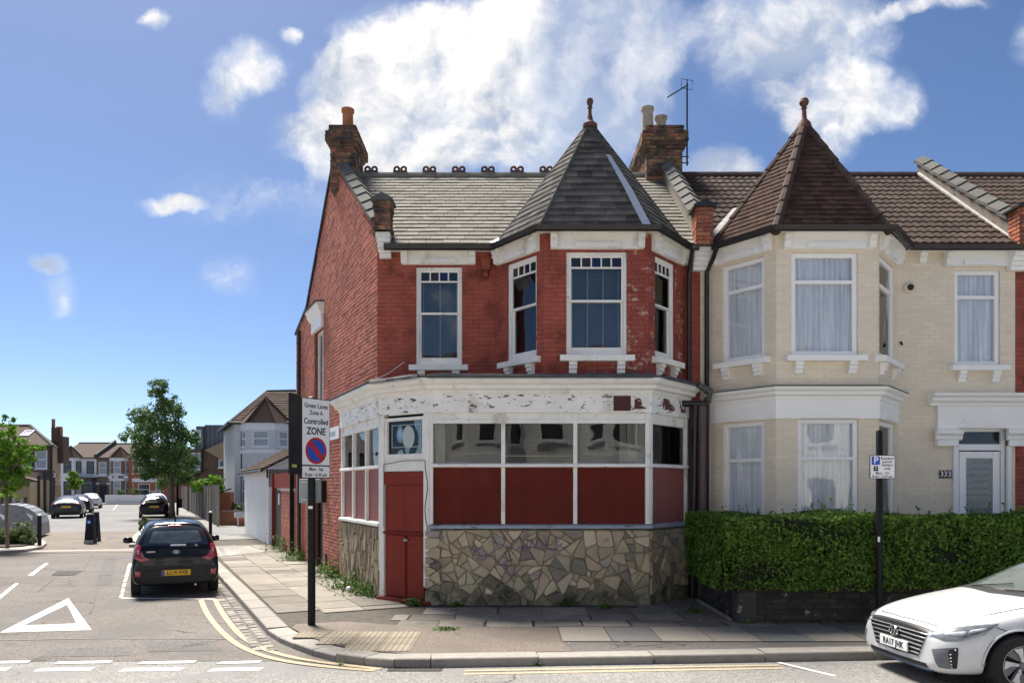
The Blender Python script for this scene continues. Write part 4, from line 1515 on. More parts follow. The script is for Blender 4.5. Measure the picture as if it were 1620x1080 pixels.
# lead flashing in the valley
p, q = Vector((BF0 - BE - .1, EAVE_Y, EAVE + .03)), Vector((BF0 - .02, EAVE_Y + .9, EAVE + .8))
MB().add([p, p + Vector((.2, -.02, -.01)), q + Vector((.1, 0, 0)), q], [(0, 1, 2, 3)]).build('valley_lead', M['lead_bright'], roof, fix=False)

# chimney on the flank gable
cfr = Fr(along(2.95) + Vector((0.02, 0, 0)), (1, 0, 0))
chx = gx(524, 16.15)
cst = Fr((chx, 16.1, 0), (ST.y * -1 * -1, 0, 0))
ch = brick_stack(shop, 'chimney', cst, .50, .95, 8.2, 9.56, M['stock_brick'], M['stock_mortar'], [(9.12, 9.2, .04), (9.2, 9.42, .09), (9.42, 9.6, .03)], n_ind=30)
MB().lathe([(.17, 0), (.12, .03), (.115, .42), (.14, .44), (.14, .5), (.11, .51), (.1, .3)], cst.P(.3, -.3, 9.55), 16).build('chimney_pot', M['terracotta'], ch, smooth=40)
MB().lathe([(.24, 0), (.2, .07), (.13, .12)], cst.P(.3, -.3, 9.53), 10).build('flaunching', M['render_dirty'], ch)

# ---------------------------------------------------------------- shopfront
sf = [wall_frame(SHOP[i][:2], SHOP[i + 1][:2]) for i in range(4)]       # left, door, front, right
lfr, LL = sf[0]
dfr, DL = sf[1]
hfr, HL = sf[2]
gfr, GL = sf[3]
Z = dict(stone=1.21, sill0=1.21, sill1=1.30, pan1=2.21, tr1=2.285, gl1=2.93, rail=3.0, fas0=3.10, fas1=3.47)
fas = MB().sweep(sxy(SHOP), [(-.06, Z['fas1']), (-.06, Z['fas0']), (.045, Z['fas0']), (.045, Z['fas1'])]).build('fascia', M['white_peel'], shop, bevel=.004)
mb = MB()
mb.sweep(sxy(SHOP), [(.0, 3.40), (.06, 3.40), (.09, 3.46), (.15, 3.48), (.16, 3.53), (.22, 3.56), (.25, 3.60), (.25, 3.64), (.0, 3.645)])
mb.build('cornice', M['white_old'], shop)
ld = MB()
o1 = offset_line(sxy(SHOP), .27)
pl = [o1[0], o1[1], o1[2], o1[3], o1[4], (PARTY1 - .02, YW + .05), (CORNER.x + .05, YW + .05), (C_.x + .1, C_.y + .1)]
ld.poly(pl, 3.648, 3.672)
lead = ld.build('lead_flat', M['lead'], shop)
# ragged lead upstand along the front edge
random.seed(5)
for i in range(3):
    fr_, LN = sf[i + 1]
    n = int(LN / .16)
    mb = MB()
    vs, fs = [], []
    for k in range(n + 1):
        a = LN * k / n
        h = .02 + .035 * random.random() * (1 if random.random() < .35 else .4)
        vs += [fr_.P(a, .283, 3.625), fr_.P(a, .25 + random.uniform(-.02, .02), 3.672 + h), fr_.P(a, .10, 3.674)]
    for k in range(n):
        fs += [(3 * k, 3 * k + 3, 3 * k + 4, 3 * k + 1), (3 * k + 1, 3 * k + 4, 3 * k + 5, 3 * k + 2)]
    mb.add(vs, fs)
    mb.build('lead_edge', M['lead'], lead, smooth=True, fix=False)
# dark square patch and bare boards at the right end of the fascia
a0, a1 = hfr.a_of(970), hfr.a_of(997)
M['burgundy'] = mat('flaking burgundy board', (0.07, 0.018, 0.018), .6, .2, 6, wear=[((0.5, 0.46, 0.4), 9, .64, .7)])
M['bare_patch'] = mat('bare burgundy under paint', (0.10, 0.035, 0.03), .8, .2, 6, wear=[((0.74, 0.72, 0.67), 4.5, .46, .50)])
MB().fbox(hfr, a0, a1, .045, .066, Z['fas0'] + .03, Z['fas1'] - .10).build('square_patch', M['burgundy'], fas)
mb = MB()
mb.fbox(hfr, hfr.a_of(1003), HL - .02, .045, .048, Z['fas0'] + .06, Z['fas1'] - .10)
mb.build('flaking_patch', M['bare_patch'], fas)
MB().fbox(gfr, .35, GL - .03, .045, .048, Z['fas0'] + .08, Z['fas1'] - .10).build('flaking_patch', M['bare_patch'], fas)


def posts(fr, L, cuts, wid=.065):
    for c in cuts:
        MB().fbox(fr, c - wid / 2, c + wid / 2, -.09, .022, Z['sill1'], Z['fas0']).build('post', M['white_old'], shop, bevel=.004)


def drape(fr, a0, a1):
    curtain_mesh(fr, a0, a1, Z['tr1'] - .05, Z['gl1'] + .04, -.22, 2, .03).build('drape', M['white_old'], shop, smooth=True)


fcuts = [hfr.a_of(x) for x in (682, 796, 910, 1024)]
lcuts = [.04, LL / 3, LL * 2 / 3, LL - .05]
gcuts = [.03, GL - .04]
for fr_, L, cuts, pm in ((lfr, LL, lcuts, 'panel_faded'), (hfr, HL, fcuts, 'panel_red'), (gfr, GL, gcuts, 'panel_faded')):
    posts(fr_, L, cuts)
    c0, c1 = cuts[0] - .02, cuts[-1] + .02
    mb = MB()
    mb.aprism(fr_, [(-.08, Z['tr1'] + .01), (.05, Z['tr1'] - .015), (.055, Z['pan1'] + .015), (-.08, Z['pan1'])], c0, c1)
    mb.build('transom', M['white_old'], shop, bevel=.004)
    mb = MB()
    mb.fbox(fr_, c0, c1, -.08, .012, Z['gl1'], Z['rail'])
    mb.fbox(fr_, c0, c1, -.08, -.006, Z['rail'], Z['fas0'] + .01)
    mb.build('head_rail', M['white_old'], shop, bevel=.004)
    for k in range(len(cuts) - 1):
        q0, q1 = cuts[k] + .0325, cuts[k + 1] - .0325
        MB().fbox(fr_, q0, q1, -.06, -.035 + .004 * (k % 2), Z['sill1'] - .02, Z['pan1'] + .01).build('board_panel', M[pm], shop)
        MB().fbox(fr_, q0, q1, -.05, -.045, Z['tr1'] - .01, Z['gl1'] + .01).build('pane', M['shop_glass'], shop)
drape(hfr, fcuts[0] + .05, fcuts[0] + .2)
drape(hfr, fcuts[2] + .75, fcuts[2] + .86)
drape(hfr, fcuts[3] - .3, fcuts[3] - .12)
drape(lfr, .1, .35)
drape(lfr, LL / 3 + .45, LL / 3 + .75)
# cream rail behind the glass
MB().fbox(hfr, fcuts[1], fcuts[2], -.12, -.1, 2.40, 2.415).build('inner_rail', M['white_old'], shop)
MB().fbox(gfr, .05, GL - .05, -.12, -.1, 2.40, 2.42).build('inner_rail', M['white_old'], shop)
MB().fbox(gfr, .05, GL - .3, -.6, -.58, 2.30, 2.62).build('inner_board', M['white_old'], shop)
# sill over the stone base
M['sill_blue'] = mat('flaking bluish sill', (0.32, 0.36, 0.42), .6, .2, 6, bump=.3, bs=30, stretch=(.5, .5, 3), wear=[((0.06, 0.055, 0.05), 6, .54, .66, (.6, .6, 3)), ((0.62, 0.6, 0.55), 8, .58, .68, (.6, .6, 3))])
for i, (line, mm) in enumerate((([C_, B_], 'white_old'), ([A_, E_, G_], 'sill_blue'))):
    MB().sweep(sxy(line), [(-.08, Z['sill1'] + .006), (.075, Z['sill1'] - .02), (.075, Z['sill0'] + .02), (-.08, Z['sill0'])]).build('shop_sill', M[mm], shop, bevel=.004)
# door corner: posts, light with oval, door boards
for c in (.03, DL - .03):
    MB().fbox(dfr, c - .06, c + .06, -.10, .03, .02 if c < .5 else .28, Z['fas0']).build('post', M['white_old'], shop, bevel=.005)
d0, d1 = .09, DL - .09
mb = MB()
frame_boxes(mb, dfr, d0, d1, 2.36, 3.06, -.08, .005, .055, .09)
tl = mb.build('door_light', M['white_old'], shop, bevel=.005)
pane(tl, dfr, d0 + .055, d1 - .055, 2.45, 3.0, -.04, M['shop_glass'])
cxd, czd = (d0 + d1) / 2 + .06, 2.73
ring = [dfr.P(cxd + math.cos(t) * .14, -.036, czd + math.sin(t) * .19) for t in [2 * math.pi * k / 28 for k in range(28)]]
M['etched'] = mat('etched glass', (0.42, 0.47, 0.45), .35, .1, 6)
MB().add(ring, [tuple(range(28))]).build('etched_oval', M['etched'], tl, fix=False)
mb = MB()
for q in ((d0 + .13, d1 - .11, 2.56, 2.57), (d0 + .13, d1 - .11, 2.93, 2.94)):
    mb.fbox(dfr, q[0], q[1], -.04, -.036, q[2], q[3])
for q in (d0 + .13, d1 - .12):
    mb.fbox(dfr, q, q + .01, -.04, -.0365, 2.57, 2.93)
mb.build('etched_border', M['etched'], tl)
MB().fbox(dfr, d0, d1, -.08, .0, 2.16, 2.36).build('door_head', M['white_old'], shop, bevel=.004)
door = MB().fbox(dfr, d0 + .01, d1 - .01, -.06, -.02, .06, 2.16).build('shop_door', M['door_red'], shop)
mid = (d0 + d1) / 2 + .02
for q in ((d0 + .015, mid - .012, 1.17, 1.93), (mid - .008, d1 - .015, 1.17, 1.93), (d0 + .015, mid - .05, .08, 1.09), (mid + .05, d1 - .015, .08, 1.09)):
    MB().fbox(dfr, q[0], q[1], -.02, -.004, q[2], q[3]).build('door_board', M['door_red'], door)
MB().fbox(dfr, mid - .045, mid + .012, -.02, .02, .08, 1.08).build('door_batten', M['door_red'], door)
MB().fbox(dfr, d0 + .005, d1 - .005, -.02, .02, 1.94, 2.15).build('door_batten', M['door_red'], door)
MB().aprism(dfr, [(-.02, 1.16), (.03, 1.15), (.05, 1.13), (-.02, 1.095)], d0 - .01, d1 + .01).build('door_batten', M['door_red'], door)
MB().lathe([(.045, -.02), (.045, .0), (.02, .02)], dfr.P(mid + .05, .03, 1.03), 10).build('padlock', M['steel'], door)
MB().fbox(dfr, -.02, DL + .08, -.1, .10, -.01, .055).build('door_step', M['door_red'], shop, bevel=.01)
# loose cable round the door frame
MB().tube([dfr.P(DL - .04, .04, z) for z in (2.33, 2.2)] + [dfr.P(DL - .02 + .03 * math.sin(k), .036, 2.1 - k * .12) for k in range(9)], .006, 5).build('cable', M['ink_black'], shop)
MB().tube([dfr.P(.1, .036, z) for z in (2.28, 1.9, 1.4, 1.22)], .005, 5).build('cable', M['ink_black'], shop)
MB().tube([dfr.P(.1, .036, 2.28), dfr.P(DL * .5, .034, 2.335), dfr.P(DL - .05, .04, 2.33)], .006, 5).build('cable', M['ink_black'], shop)
# camera lamp on the fascia
MB().lathe([(.0, -.06), (.05, -.05), (.06, .0), (.04, .04)], lfr.P(LL - .1, .09, 3.3), 10).build('spot_lamp', M['white_old'], shop)
# stone base: wall behind, then every stone its own piece
for fr_, L in sf[:1] + sf[2:]:
    MB().fbox(fr_, 0, L, -.2, 0, -.05, Z['stone']).build('stone_backing', M['stone_mortar'], shop)


def clip_poly(poly, px, py, nx, ny):
    out = []
    for i in range(len(poly)):
        a, b = poly[i], poly[(i + 1) % len(poly)]
        da = (a[0] - px) * nx + (a[1] - py) * ny
        db = (b[0] - px) * nx + (b[1] - py) * ny
        if da <= 0:
            out.append(a)
        if da * db < 0:
            t = da / (da - db)
            out.append((a[0] + (b[0] - a[0]) * t, a[1] + (b[1] - a[1]) * t))
    return out


def voronoi(w, z0, z1, seeds, sxk=1.0):
    """weighted cells, so large and small stones lie side by side; seeds are (a, b, radius)"""
    cells = []
    for i, s in enumerate(seeds):
        poly = [(0, z0), (w, z0), (w, z1), (0, z1)]
        for j, t in enumerate(seeds):
            if i == j or abs(s[0] - t[0]) > 1.3 or abs(s[1] - t[1]) > 1.3:
                continue
            dx_, dy_ = t[0] - s[0], t[1] - s[1]
            dd_ = dx_ * dx_ * sxk + dy_ * dy_
            f = .5 + (s[2] ** 2 - t[2] ** 2) / (2 * dd_)
            poly = clip_poly(poly, s[0] + dx_ * f, s[1] + dy_ * f, dx_ * sxk, dy_)
            if len(poly) < 3:
                break
        if len(poly) >= 3:
            cells.append(poly)
    return cells


def spaced(w, z0, z1, n, dmin, sx_=1.0):
    pts = []
    for big in (1.45, 1.0, .62, .42):
        tries = 0
        while tries < 700 and len(pts) < n:
            tries += 1
            p = (random.uniform(0, w), random.uniform(z0, z1))
            r = dmin * big * random.uniform(.42, .58)
            if big < 1 and random.random() < .6:
                continue
            if all(math.hypot((p[0] - q[0]) * sx_, p[1] - q[1]) > (r + q[2]) * .96 for q in pts):
                pts.append((p[0], p[1], r))
    return pts


STONE_V, STONE_F = [], []


def shatter(w, z0, z1, amin, amax):
    """angular shards: a panel cut again and again by crooked lines"""
    out, todo = [], [[(0, z0), (w, z0), (w, z1), (0, z1)]]
    while todo:
        p = todo.pop()
        k = len(p)
        ar = abs(sum(p[i][0] * p[(i + 1) % k][1] - p[(i + 1) % k][0] * p[i][1] for i in range(k))) / 2
        if ar < random.uniform(amin, amax):
            out.append(p)
            continue
        ca, cb = sum(q[0] for q in p) / k, sum(q[1] for q in p) / k
        xx = sum((q[0] - ca) ** 2 for q in p)
        yy = sum((q[1] - cb) ** 2 for q in p)
        xy = sum((q[0] - ca) * (q[1] - cb) for q in p)
        th = .5 * math.atan2(2 * xy, xx - yy) + random.gauss(0, .42)
        s_ = math.sqrt(ar) * .22
        px_, py_ = ca + random.uniform(-s_, s_), cb + random.uniform(-s_, s_)
        nx, ny = math.cos(th), math.sin(th)
        for sg_ in (1, -1):
            q = clip_poly(p, px_, py_, nx * sg_, ny * sg_)
            if len(q) >= 3:
                todo.append(q)
    return out


def stones(fr, L, z0, z1, n, dmin, m, sx_=1.0, gap=.014, hgt=(.018, .05)):
    for poly in (shatter(L, z0, z1, .010, .075) if sx_ == 1 else voronoi(L, z0, z1, spaced(L, z0, z1, n, dmin, sx_), sx_ * sx_)):
        k = len(poly)
        ca, cb = sum(p[0] for p in poly) / k, sum(p[1] for p in poly) / k
        sh_ = []
        for a, b in poly:
            l = math.hypot(a - ca, b - cb)
            q = max(.2, 1 - gap / max(l, .02)) 
            sh_.append((ca + (a - ca) * q + random.uniform(-.009, .009), cb + (b - cb) * q + random.uniform(-.009, .009)))
        if sx_ == 1:
            rd_ = []
            for i in range(k):
                (x0_, y0_), (x1_, y1_) = sh_[i], sh_[(i + 1) % k]
                for f in (.14, .86):
                    rd_.append((x0_ + (x1_ - x0_) * f, y0_ + (y1_ - y0_) * f))
            sh_ = rd_
            k = len(sh_)
        area = abs(sum(sh_[i][0] * sh_[(i + 1) % k][1] - sh_[(i + 1) % k][0] * sh_[i][1] for i in range(k))) / 2
        if area < .0025:
            continue
        mb = MB().prism(fr, sh_, 0, random.uniform(*hgt), random.random(), ins=.012, tilt=(random.uniform(-.07, .07), random.uniform(-.07, .07)))
        low = cb < .26 + random.uniform(-.12, .14) and m is M['stone']
        o = mb.build('stone', M['stone_mossy'] if low else (random.choice((m, m, m, M['stone_grey'], M['stone_pale'])) if m is M['stone'] else m), shop, fix=False)
        base = len(STONE_V)
        STONE_V.extend(mb.v)
        STONE_F.extend([tuple(i + base for i in f) for f in mb.f])


random.seed(21)
stones(hfr, HL, -.02, 1.205, 200, .17, M['stone'], gap=.007, hgt=(.012, .045))
stones(gfr, GL, -.02, 1.205, 70, .17, M['stone'], gap=.007, hgt=(.012, .045))
stones(lfr, LL, -.02, 1.205, 170, .25, M['stone_slab'], sx_=2.6, gap=.010, hgt=(.02, .055))
# left end of front base stands a little proud, as a quoin of larger stones
stones(Fr(hfr.P(-.06, .03, 0), hfr.U), .26, -.02, 1.2, 7, .2, M['stone'], gap=.010, hgt=(.03, .05))

# purple graffiti sprayed on the stones: strokes follow the stone faces
bvh = BVHTree.FromPolygons([Vector(v) for v in STONE_V], STONE_F)


def spray(pts, wid):
    fine = []
    for i in range(len(pts) - 1):
        for t in range(12):
            f = t / 12
            fine.append((pts[i][0] + (pts[i + 1][0] - pts[i][0]) * f, pts[i][1] + (pts[i + 1][1] - pts[i][1]) * f))
    fine.append(pts[-1])
    vs, fs = [], []
    for i, (px, py) in enumerate(fine):
        q = fine[min(i + 1, len(fine) - 1)]
        o = fine[max(i - 1, 0)]
        dx_, dy_ = q[0] - o[0], q[1] - o[1]
        l = math.hypot(dx_, dy_) or 1
        for s_ in (-1, 1):
            a = hfr.a_of(px) + s_ * wid * dy_ / l
            b = gz(py, 12.3) + s_ * wid * dx_ / l
            hit = bvh.ray_cast(hfr.P(a, .4, b), -hfr.N, .5)
            p = hit[0] + hfr.N * .008 if hit[0] else hfr.P(a, .022, b)
            vs.append(p)
    for i in range(len(fine) - 1):
        fs.append((2 * i, 2 * i + 1, 2 * i + 3, 2 * i + 2))
    return vs, fs


STROKES = [[(748, 855), (754, 868), (760, 878), (772, 880), (782, 870), (790, 866)], [(780, 848), (785, 860), (792, 868), (799, 856), (795, 848)],
           [(800, 862), (808, 868), (815, 858), (822, 850), (826, 862), (818, 868), (832, 866), (836, 852)], [(838, 868), (842, 852), (846, 866), (853, 850), (858, 866)],
           [(862, 848), (864, 862), (874, 860), (878, 850)], [(886, 848), (880, 860), (892, 866), (902, 876)], [(775, 878), (790, 890), (799, 900), (803, 884), (797, 872)],
           [(756, 880), (766, 884), (778, 874)], [(800, 900), (797, 888), (812, 884)], [(744, 862), (752, 872), (760, 866)], [(866, 866), (876, 870), (890, 858)]]
for s_ in STROKES:
    vs, fs = spray(s_, .011)
    MB().add(vs, fs).build('graffiti', M['graffiti'], shop, fix=False)

# dark room boxes behind the openings
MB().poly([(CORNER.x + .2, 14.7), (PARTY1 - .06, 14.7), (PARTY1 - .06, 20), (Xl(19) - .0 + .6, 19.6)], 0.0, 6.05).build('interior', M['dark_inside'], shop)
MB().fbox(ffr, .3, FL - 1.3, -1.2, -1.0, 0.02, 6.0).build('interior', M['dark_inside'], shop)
mb = MB()
mb.poly([(CORNER.x + .25, YW + .14), (PARTY1 - .05, YW + .14), (PARTY1 - .05, 14.72), (CORNER.x + .0, 14.72)], 3.58, 3.63)
mb.build('upper_floor', M['room'], shop)
# party strip on the right: purple brickwork, pipes
brick_wall(shop, 'party_pier', Fr((G_.x + .02, 13.30, 0), (1, 0, 0)), 0, PARTY1 - G_.x - .02, 0, flat(3.3), [], M['purple_brick'], M['purple_brick'], n_ind=0, depth=.006)
px_ = gx(1093, 13.2)
MB().tube([(px_ - .02, 12.98, 6.0), (px_ - .01, 13.2, 5.8), (px_, 13.34, 5.6), (px_, 13.34, 3.68)], .04, 8).build('downpipe', M['gutter'], shop, smooth=60)
px_ = gx(1101, 13.15)
mb = MB()
mb.tube([(px_ - .25, 13.1, 3.34), (px_ + .2, 13.14, 3.34)], .055, 8)
mb.tube([(px_ - .02, 13.12, 3.34), (px_ - .02, 13.16, 2.9), (px_ - .06, 13.16, 0)], .05, 8)
mb.build('downpipe', M['gutter'], shop, smooth=60)
M['pipe_purple'] = mat('dull purple pipe', (0.10, 0.065, 0.075), .45, .3, 5, stretch=(2, 2, .5), wear=[((0.25, 0.2, 0.2), 8, .64, .76)])
MB().tube([(px_ + .10, 13.12, 3.3), (px_ + .10, 13.12, .0)], .07, 10).build('soil_pipe', M['pipe_purple'], shop, smooth=60)
# crumbling edge piece of the lead at the right end
MB().tube([(o1[4][0] - .1, o1[4][1] - .15, 3.66), (o1[4][0] + .12, o1[4][1] - .1, 3.55), (o1[4][0] + .1, o1[4][1] - .02, 3.36)], [.05, .07, .05], 6).build('lead_end', M['lead'], lead)
# telephone wire
MB().tube([at(640, 572, 13.4), at(615, 590, 13.2), at(585, 604, 13.0), at(552, 628, 14.6)], .006, 4).build('wire', M['sign_white'], shop)

# ================================================================ house 333
h333 = thing('terraced_house', 'beige painted terraced house with white trim, brown tiled turret and number 333', 'house', (6, 13, 0))
NB0, NB1 = gx(1228, YB), gx(1389, YB)
nbp = [(NB0 - BE, YW), (NB0, YB), (NB1, YB), (NB1 + BE, YW)]
nl, NLL = wall_frame(nbp[0], nbp[1])
nf, NFL = wall_frame(nbp[1], nbp[2])
nr, NRL = wall_frame(nbp[2], nbp[3])
nw, NWL = wall_frame((PARTY1, YW), (PARTY2, YW))
BW, BM = M['beige'], M['beige_mortar']
uc = (nf.a_of(1252), nf.a_of(1357), 4.06, 5.74)
ul = (nl.a_of(1143), nl.a_of(1208) + .02, 4.06, 5.74)
ur = (nr.a_of(1391), nr.a_of(1414) + .05, 4.06, 5.74)
uw = (nw.a_of(1510), nw.a_of(1582), 4.06, 5.74)
gc = (nf.a_of(1262), nf.a_of(1358), .95, 3.02)
gl_ = (nl.a_of(1144), nl.a_of(1208) + .02, .95, 3.0)
gr_ = (nr.a_of(1391), nr.a_of(1414) + .05, .95, 3.0)
for fr_, L, u, g, ni in ((nl, NLL, ul, gl_, 25), (nf, NFL, uc, gc, 50), (nr, NRL, ur, gr_, 10)):
    brick_wall(h333, 'bay_wall', fr_, 0, L, 3.30, flat(6.08), [u], BW, BM, n_ind=ni, depth=.003, ins=.003, jig=.001)
    brick_wall(h333, 'bay_wall', fr_, 0, L, -.05, flat(3.30), [g], BW, BM, n_ind=ni // 2, depth=.003, ins=.003, jig=.001)
na0 = nbp[3][0] - PARTY1
dr = (nw.a_of(1512), nw.a_of(1591), 0, 3.05)
brick_wall(h333, 'front_wall', nw, na0, NWL, -.05, flat(6.08), [uw, dr], BW, BM, n_ind=100, depth=.003, ins=.003, jig=.001)
brick_wall(h333, 'front_wall', nw, 0, nbp[0][0] - PARTY1 + .02, -.05, flat(6.08), [], BW, BM, n_ind=4, depth=.003, ins=.003, jig=.001)
WN = M['white_new']
for fr_, q, wv_ in ((nl, ul, 7), (nf, uc, 11), (nr, ur, 6), (nw, uw, 8)):
    w = plastic_window(h333, fr_, *q, M['upvc'], waves=wv_)
    sill_and_brackets(w, fr_, q[0], q[1], q[2], WN, bh=.2)
for fr_, q, wv_ in ((nl, gl_, 7), (nf, gc, 11), (nr, gr_, 6)):
    w = plastic_window(h333, fr_, *q, M['upvc'], waves=wv_, split=.3)
lintel(h333, nl, .06, NLL - .07, 5.79, 6.06, WN)
lintel(h333, nf, nf.a_of(1238), nf.a_of(1381), 5.79, 6.06, WN)
lintel(h333, nr, .06, NRL - .06, 5.79, 6.06, WN)
lintel(h333, nw, nw.a_of(1493), nw.a_of(1602), 5.80, 6.08, WN)
mb = MB()
bracket(mb, nw, nw.a_of(1452), nw.a_of(1463), 0, 5.86, 6.09, .14)
mb.build('console', WN, h333)
# ground floor bay fascia and cornice
mb = MB()
mb.sweep(nbp, [(-.06, 3.02), (.03, 3.02), (.03, 3.33), (-.06, 3.33)])
fa = mb.build('bay_fascia', WN, h333)
MB().sweep(nbp, [(0, 3.33), (.05, 3.33), (.06, 3.38), (.11, 3.41), (.12, 3.45), (.17, 3.49), (.18, 3.53), (0, 3.56)]).build('bay_cornice', WN, h333)
MB().sweep(nbp, [(-.02, 3.561), (.19, 3.533), (.19, 3.545), (-.02, 3.58)]).build('bay_flashing', M['lead'], h333)
for fr_, L in ((nl, NLL), (nf, NFL), (nr, NRL)):
    q0, q1 = L * .22, L * .78
    mb = MB().prism(fr_, [(q0, 3.03), (q1, 3.03), (q1 - .06, 3.10), (q0 + .06, 3.10)], .03, .048, ins=.006)
    mb.prism(fr_, [(q0 + .06, 3.10), (q1 - .06, 3.10), (q1 - .1, 3.14), (q0 + .1, 3.14)], .03, .042, ins=.006)
    mb.build('raised_panel', WN, fa)
# front door
M['car_fan'] = mat('dark fanlight glass', (0.03, 0.03, 0.032), .08, .3, 4, spec=.5)
ds = MB()
a0, a1 = nw.a_of(1480), nw.a_of(1512)
a2, a3 = nw.a_of(1591), nw.a_of(1606) + .15
ds.fbox(nw, a0, a3, 0, .08, 2.93, 3.33)
ds.fbox(nw, a0 - .02, a1, 0, .10, 2.62, 2.93)
ds.fbox(nw, a2, a3, 0, .10, 2.62, 2.93)
ds.fbox(nw, a1 - .07, a1, -.02, .06, 0, 2.93)
ds.fbox(nw, a2, a2 + .07, -.02, .06, 0, 2.93)
door_s = ds.build('door_surround', WN, h333, bevel=.006)
for q0, q1 in ((a0 - .06, a1 + .05), (a2 - .05, a3 + .1)):
    MB().aprism(nw, [(.08, 2.72), (.12, 2.74), (.13, 2.8), (.17, 2.84), (.17, 2.9), (.08, 2.92)], q0, q1).build('capital', WN, door_s)
MB().aprism(nw, [(0, 3.33), (.10, 3.33), (.11, 3.38), (.17, 3.41), (.18, 3.46), (.24, 3.50), (.24, 3.54), (0, 3.57)], a0 - .15, a3 + .2).build('door_cornice', WN, door_s)
mb = MB()
mb.prism(nw, [(a1 - .04, 2.95), (a2 + .04, 2.95), (a2 - .04, 3.03), (a1 + .04, 3.03)], .08, .10, ins=.006)
mb.prism(nw, [(a1 + .06, 3.03), (a2 - .06, 3.03), (a2 - .1, 3.10), (a1 + .1, 3.10)], .08, .095, ins=.006)
mb.build('raised_panel', WN, door_s)
mb = MB()
frame_boxes(mb, nw, a1, a2, 0, 2.95, -.12, -.02, .07)
mb.fbox(nw, a1 + .07, a2 - .07, -.11, -.02, 2.55, 2.66)
dr_ = mb.build('front_door', M['upvc'], h333, bevel=.004)
pane(dr_, nw, a1 + .07, a2 - .07, 2.66, 2.88, -.07, M['car_fan'])
mb = MB()
frame_boxes(mb, nw, a1 + .085, a2 - .085, .06, 2.53, -.09, -.03, .12, .95)
mb.build('door_leaf', M['upvc'], dr_, bevel=.004)
g0, g1, gz0, gz1 = a1 + .205, a2 - .205, 1.01, 2.41
pane(dr_, nw, g0, g1, gz0, gz1, -.055, M['frosted'])
mb = MB()
rows_ = 12
for r in range(rows_):
    zc = gz0 + (gz1 - gz0) * (r + .5) / rows_
    for c in range(5):
        ac = g0 + (g1 - g0) * (c + .5) / 5
        mb.tube([nw.P(ac - .05, -.050, zc + .018), nw.P(ac, -.048, zc - .022), nw.P(ac + .05, -.050, zc + .018)], .007, 4)
mb.build('glass_pattern', M['etched'], dr_)['kind'] = 'stuff'
mb = MB()
mb.fbox(nw, a1 + .12, a1 + .15, -.03, -.015, 1.05, 1.35)
mb.tube([nw.P(a1 + .135, .0, 1.23), nw.P(a1 + .25, .01, 1.22)], .012, 6)
mb.build('door_handle', M['steel'], dr_)
MB().fbox(nw, g0 + .08, g1 - .08, -.03, -.02, .90, .96).build('letter_flap', M['steel'], dr_)
npl = MB().fbox(nw, nw.a_of(1485), nw.a_of(1504), .02, .03, gz(756, YW), gz(743.5, YW)).build('number_plate', M['ink_black'], h333)
text('333', nw, (nw.a_of(1485) + nw.a_of(1504)) / 2, .031, gz(749.8, YW), .135, M['ink_white'], 'number', npl)
# camera dome on the wall
c_ = nw.P(nw.a_of(1437), .0, gz(456, YW))
mb = MB()
mb.lathe([(.10, 0), (.105, -.03), (.10, -.05), (.075, -.075)], c_, 16, 'Y')
dm = mb.build('camera_dome', M['beige'], h333, smooth=40)
MB().lathe([(.06, -.07), (.05, -.10), (.02, -.115)], c_, 12, 'Y').build('camera_eye', M['ink_black'], dm, smooth=40)
MB().tube([nw.P(nw.a_of(1424), .02, gz(541, YW)), nw.P(nw.a_of(1425), .05, gz(546, YW))], .02, 6).build('pipe_end', M['gutter'], h333)

tur2, te2, tap2 = turret(h333, NB0, NB1, (NB0 + NB1) / 2, 8.36, M['tile_red'], .108, .172, 'slate', M['hip_tile'], 300, .075, 'turret_tile', 'tile')
MB().lathe([(.14, -.16), (.11, -.05), (.05, .02), (.04, .12), (.035, .2), (.055, .215), (.038, .24), (.075, .29), (.085, .325), (.065, .36), (.068, .37), (.035, .40), (.0, .41)], tap2 + Vector((0, 0, .02)), 12).build('finial', M['terracotta_dark'], tur2, smooth=40)
# main tiled slope
q0, q1 = Vector((PARTY1, EAVE_Y, EAVE)), Vector((PARTY2, EAVE_Y, EAVE))
tfr_ = roof_plane(q0, q1, (PARTY1, RIDGE_Y, RIDGE_Z))
TW = PARTY2 - PARTY1
mb = MB()
mb.add([tfr_.P(0, -.02, 0), tfr_.P(TW, -.02, 0), tfr_.P(TW, -.02, SL), tfr_.P(0, -.02, SL), (PARTY2, 19.8, EAVE), (PARTY1, 19.8, EAVE)], [(0, 1, 2, 3), (3, 2, 4, 5)])
r2 = mb.build('main_roof', M['tile_brown'], h333, fix=False)
tcx = (NB0 + NB1) / 2 - PARTY1
roof_tiles(h333, r2, 'roof_tile', tfr_, 15, .277, .30, lambda w: .16, lambda w: TW - .16, M['tile_brown'], 'roll', .022, 300, gap=.0, lap=.03,
           skip=lambda u, w: abs(u - tcx) < 1.4 - w * .42, jit=.006)
for i in range(12):
    a, b = .2 + i * .45, .2 + (i + 1.03) * .45
    MB().tube([tfr_.P(a, .0, SL + .01), tfr_.P(min(b, TW), .005, SL + .01)], .10, 8).build('ridge_tile', M['hip_tile'], r2)
gl2 = [(PARTY1 + .12, EAVE_Y - .02), (NB0 - BE - .02, EAVE_Y - .02), (NB0 - .09, YB - .25), (NB1 + .09, YB - .25), (NB1 + BE + .06, EAVE_Y - .02), (PARTY2 - .05, EAVE_Y - .02)]
MB().sweep(gl2, [(0, EAVE - .03), (.0, EAVE - .10), (.04, EAVE - .125), (.085, EAVE - .105), (.115, EAVE - .035)]).build('gutter', M['gutter'], h333)
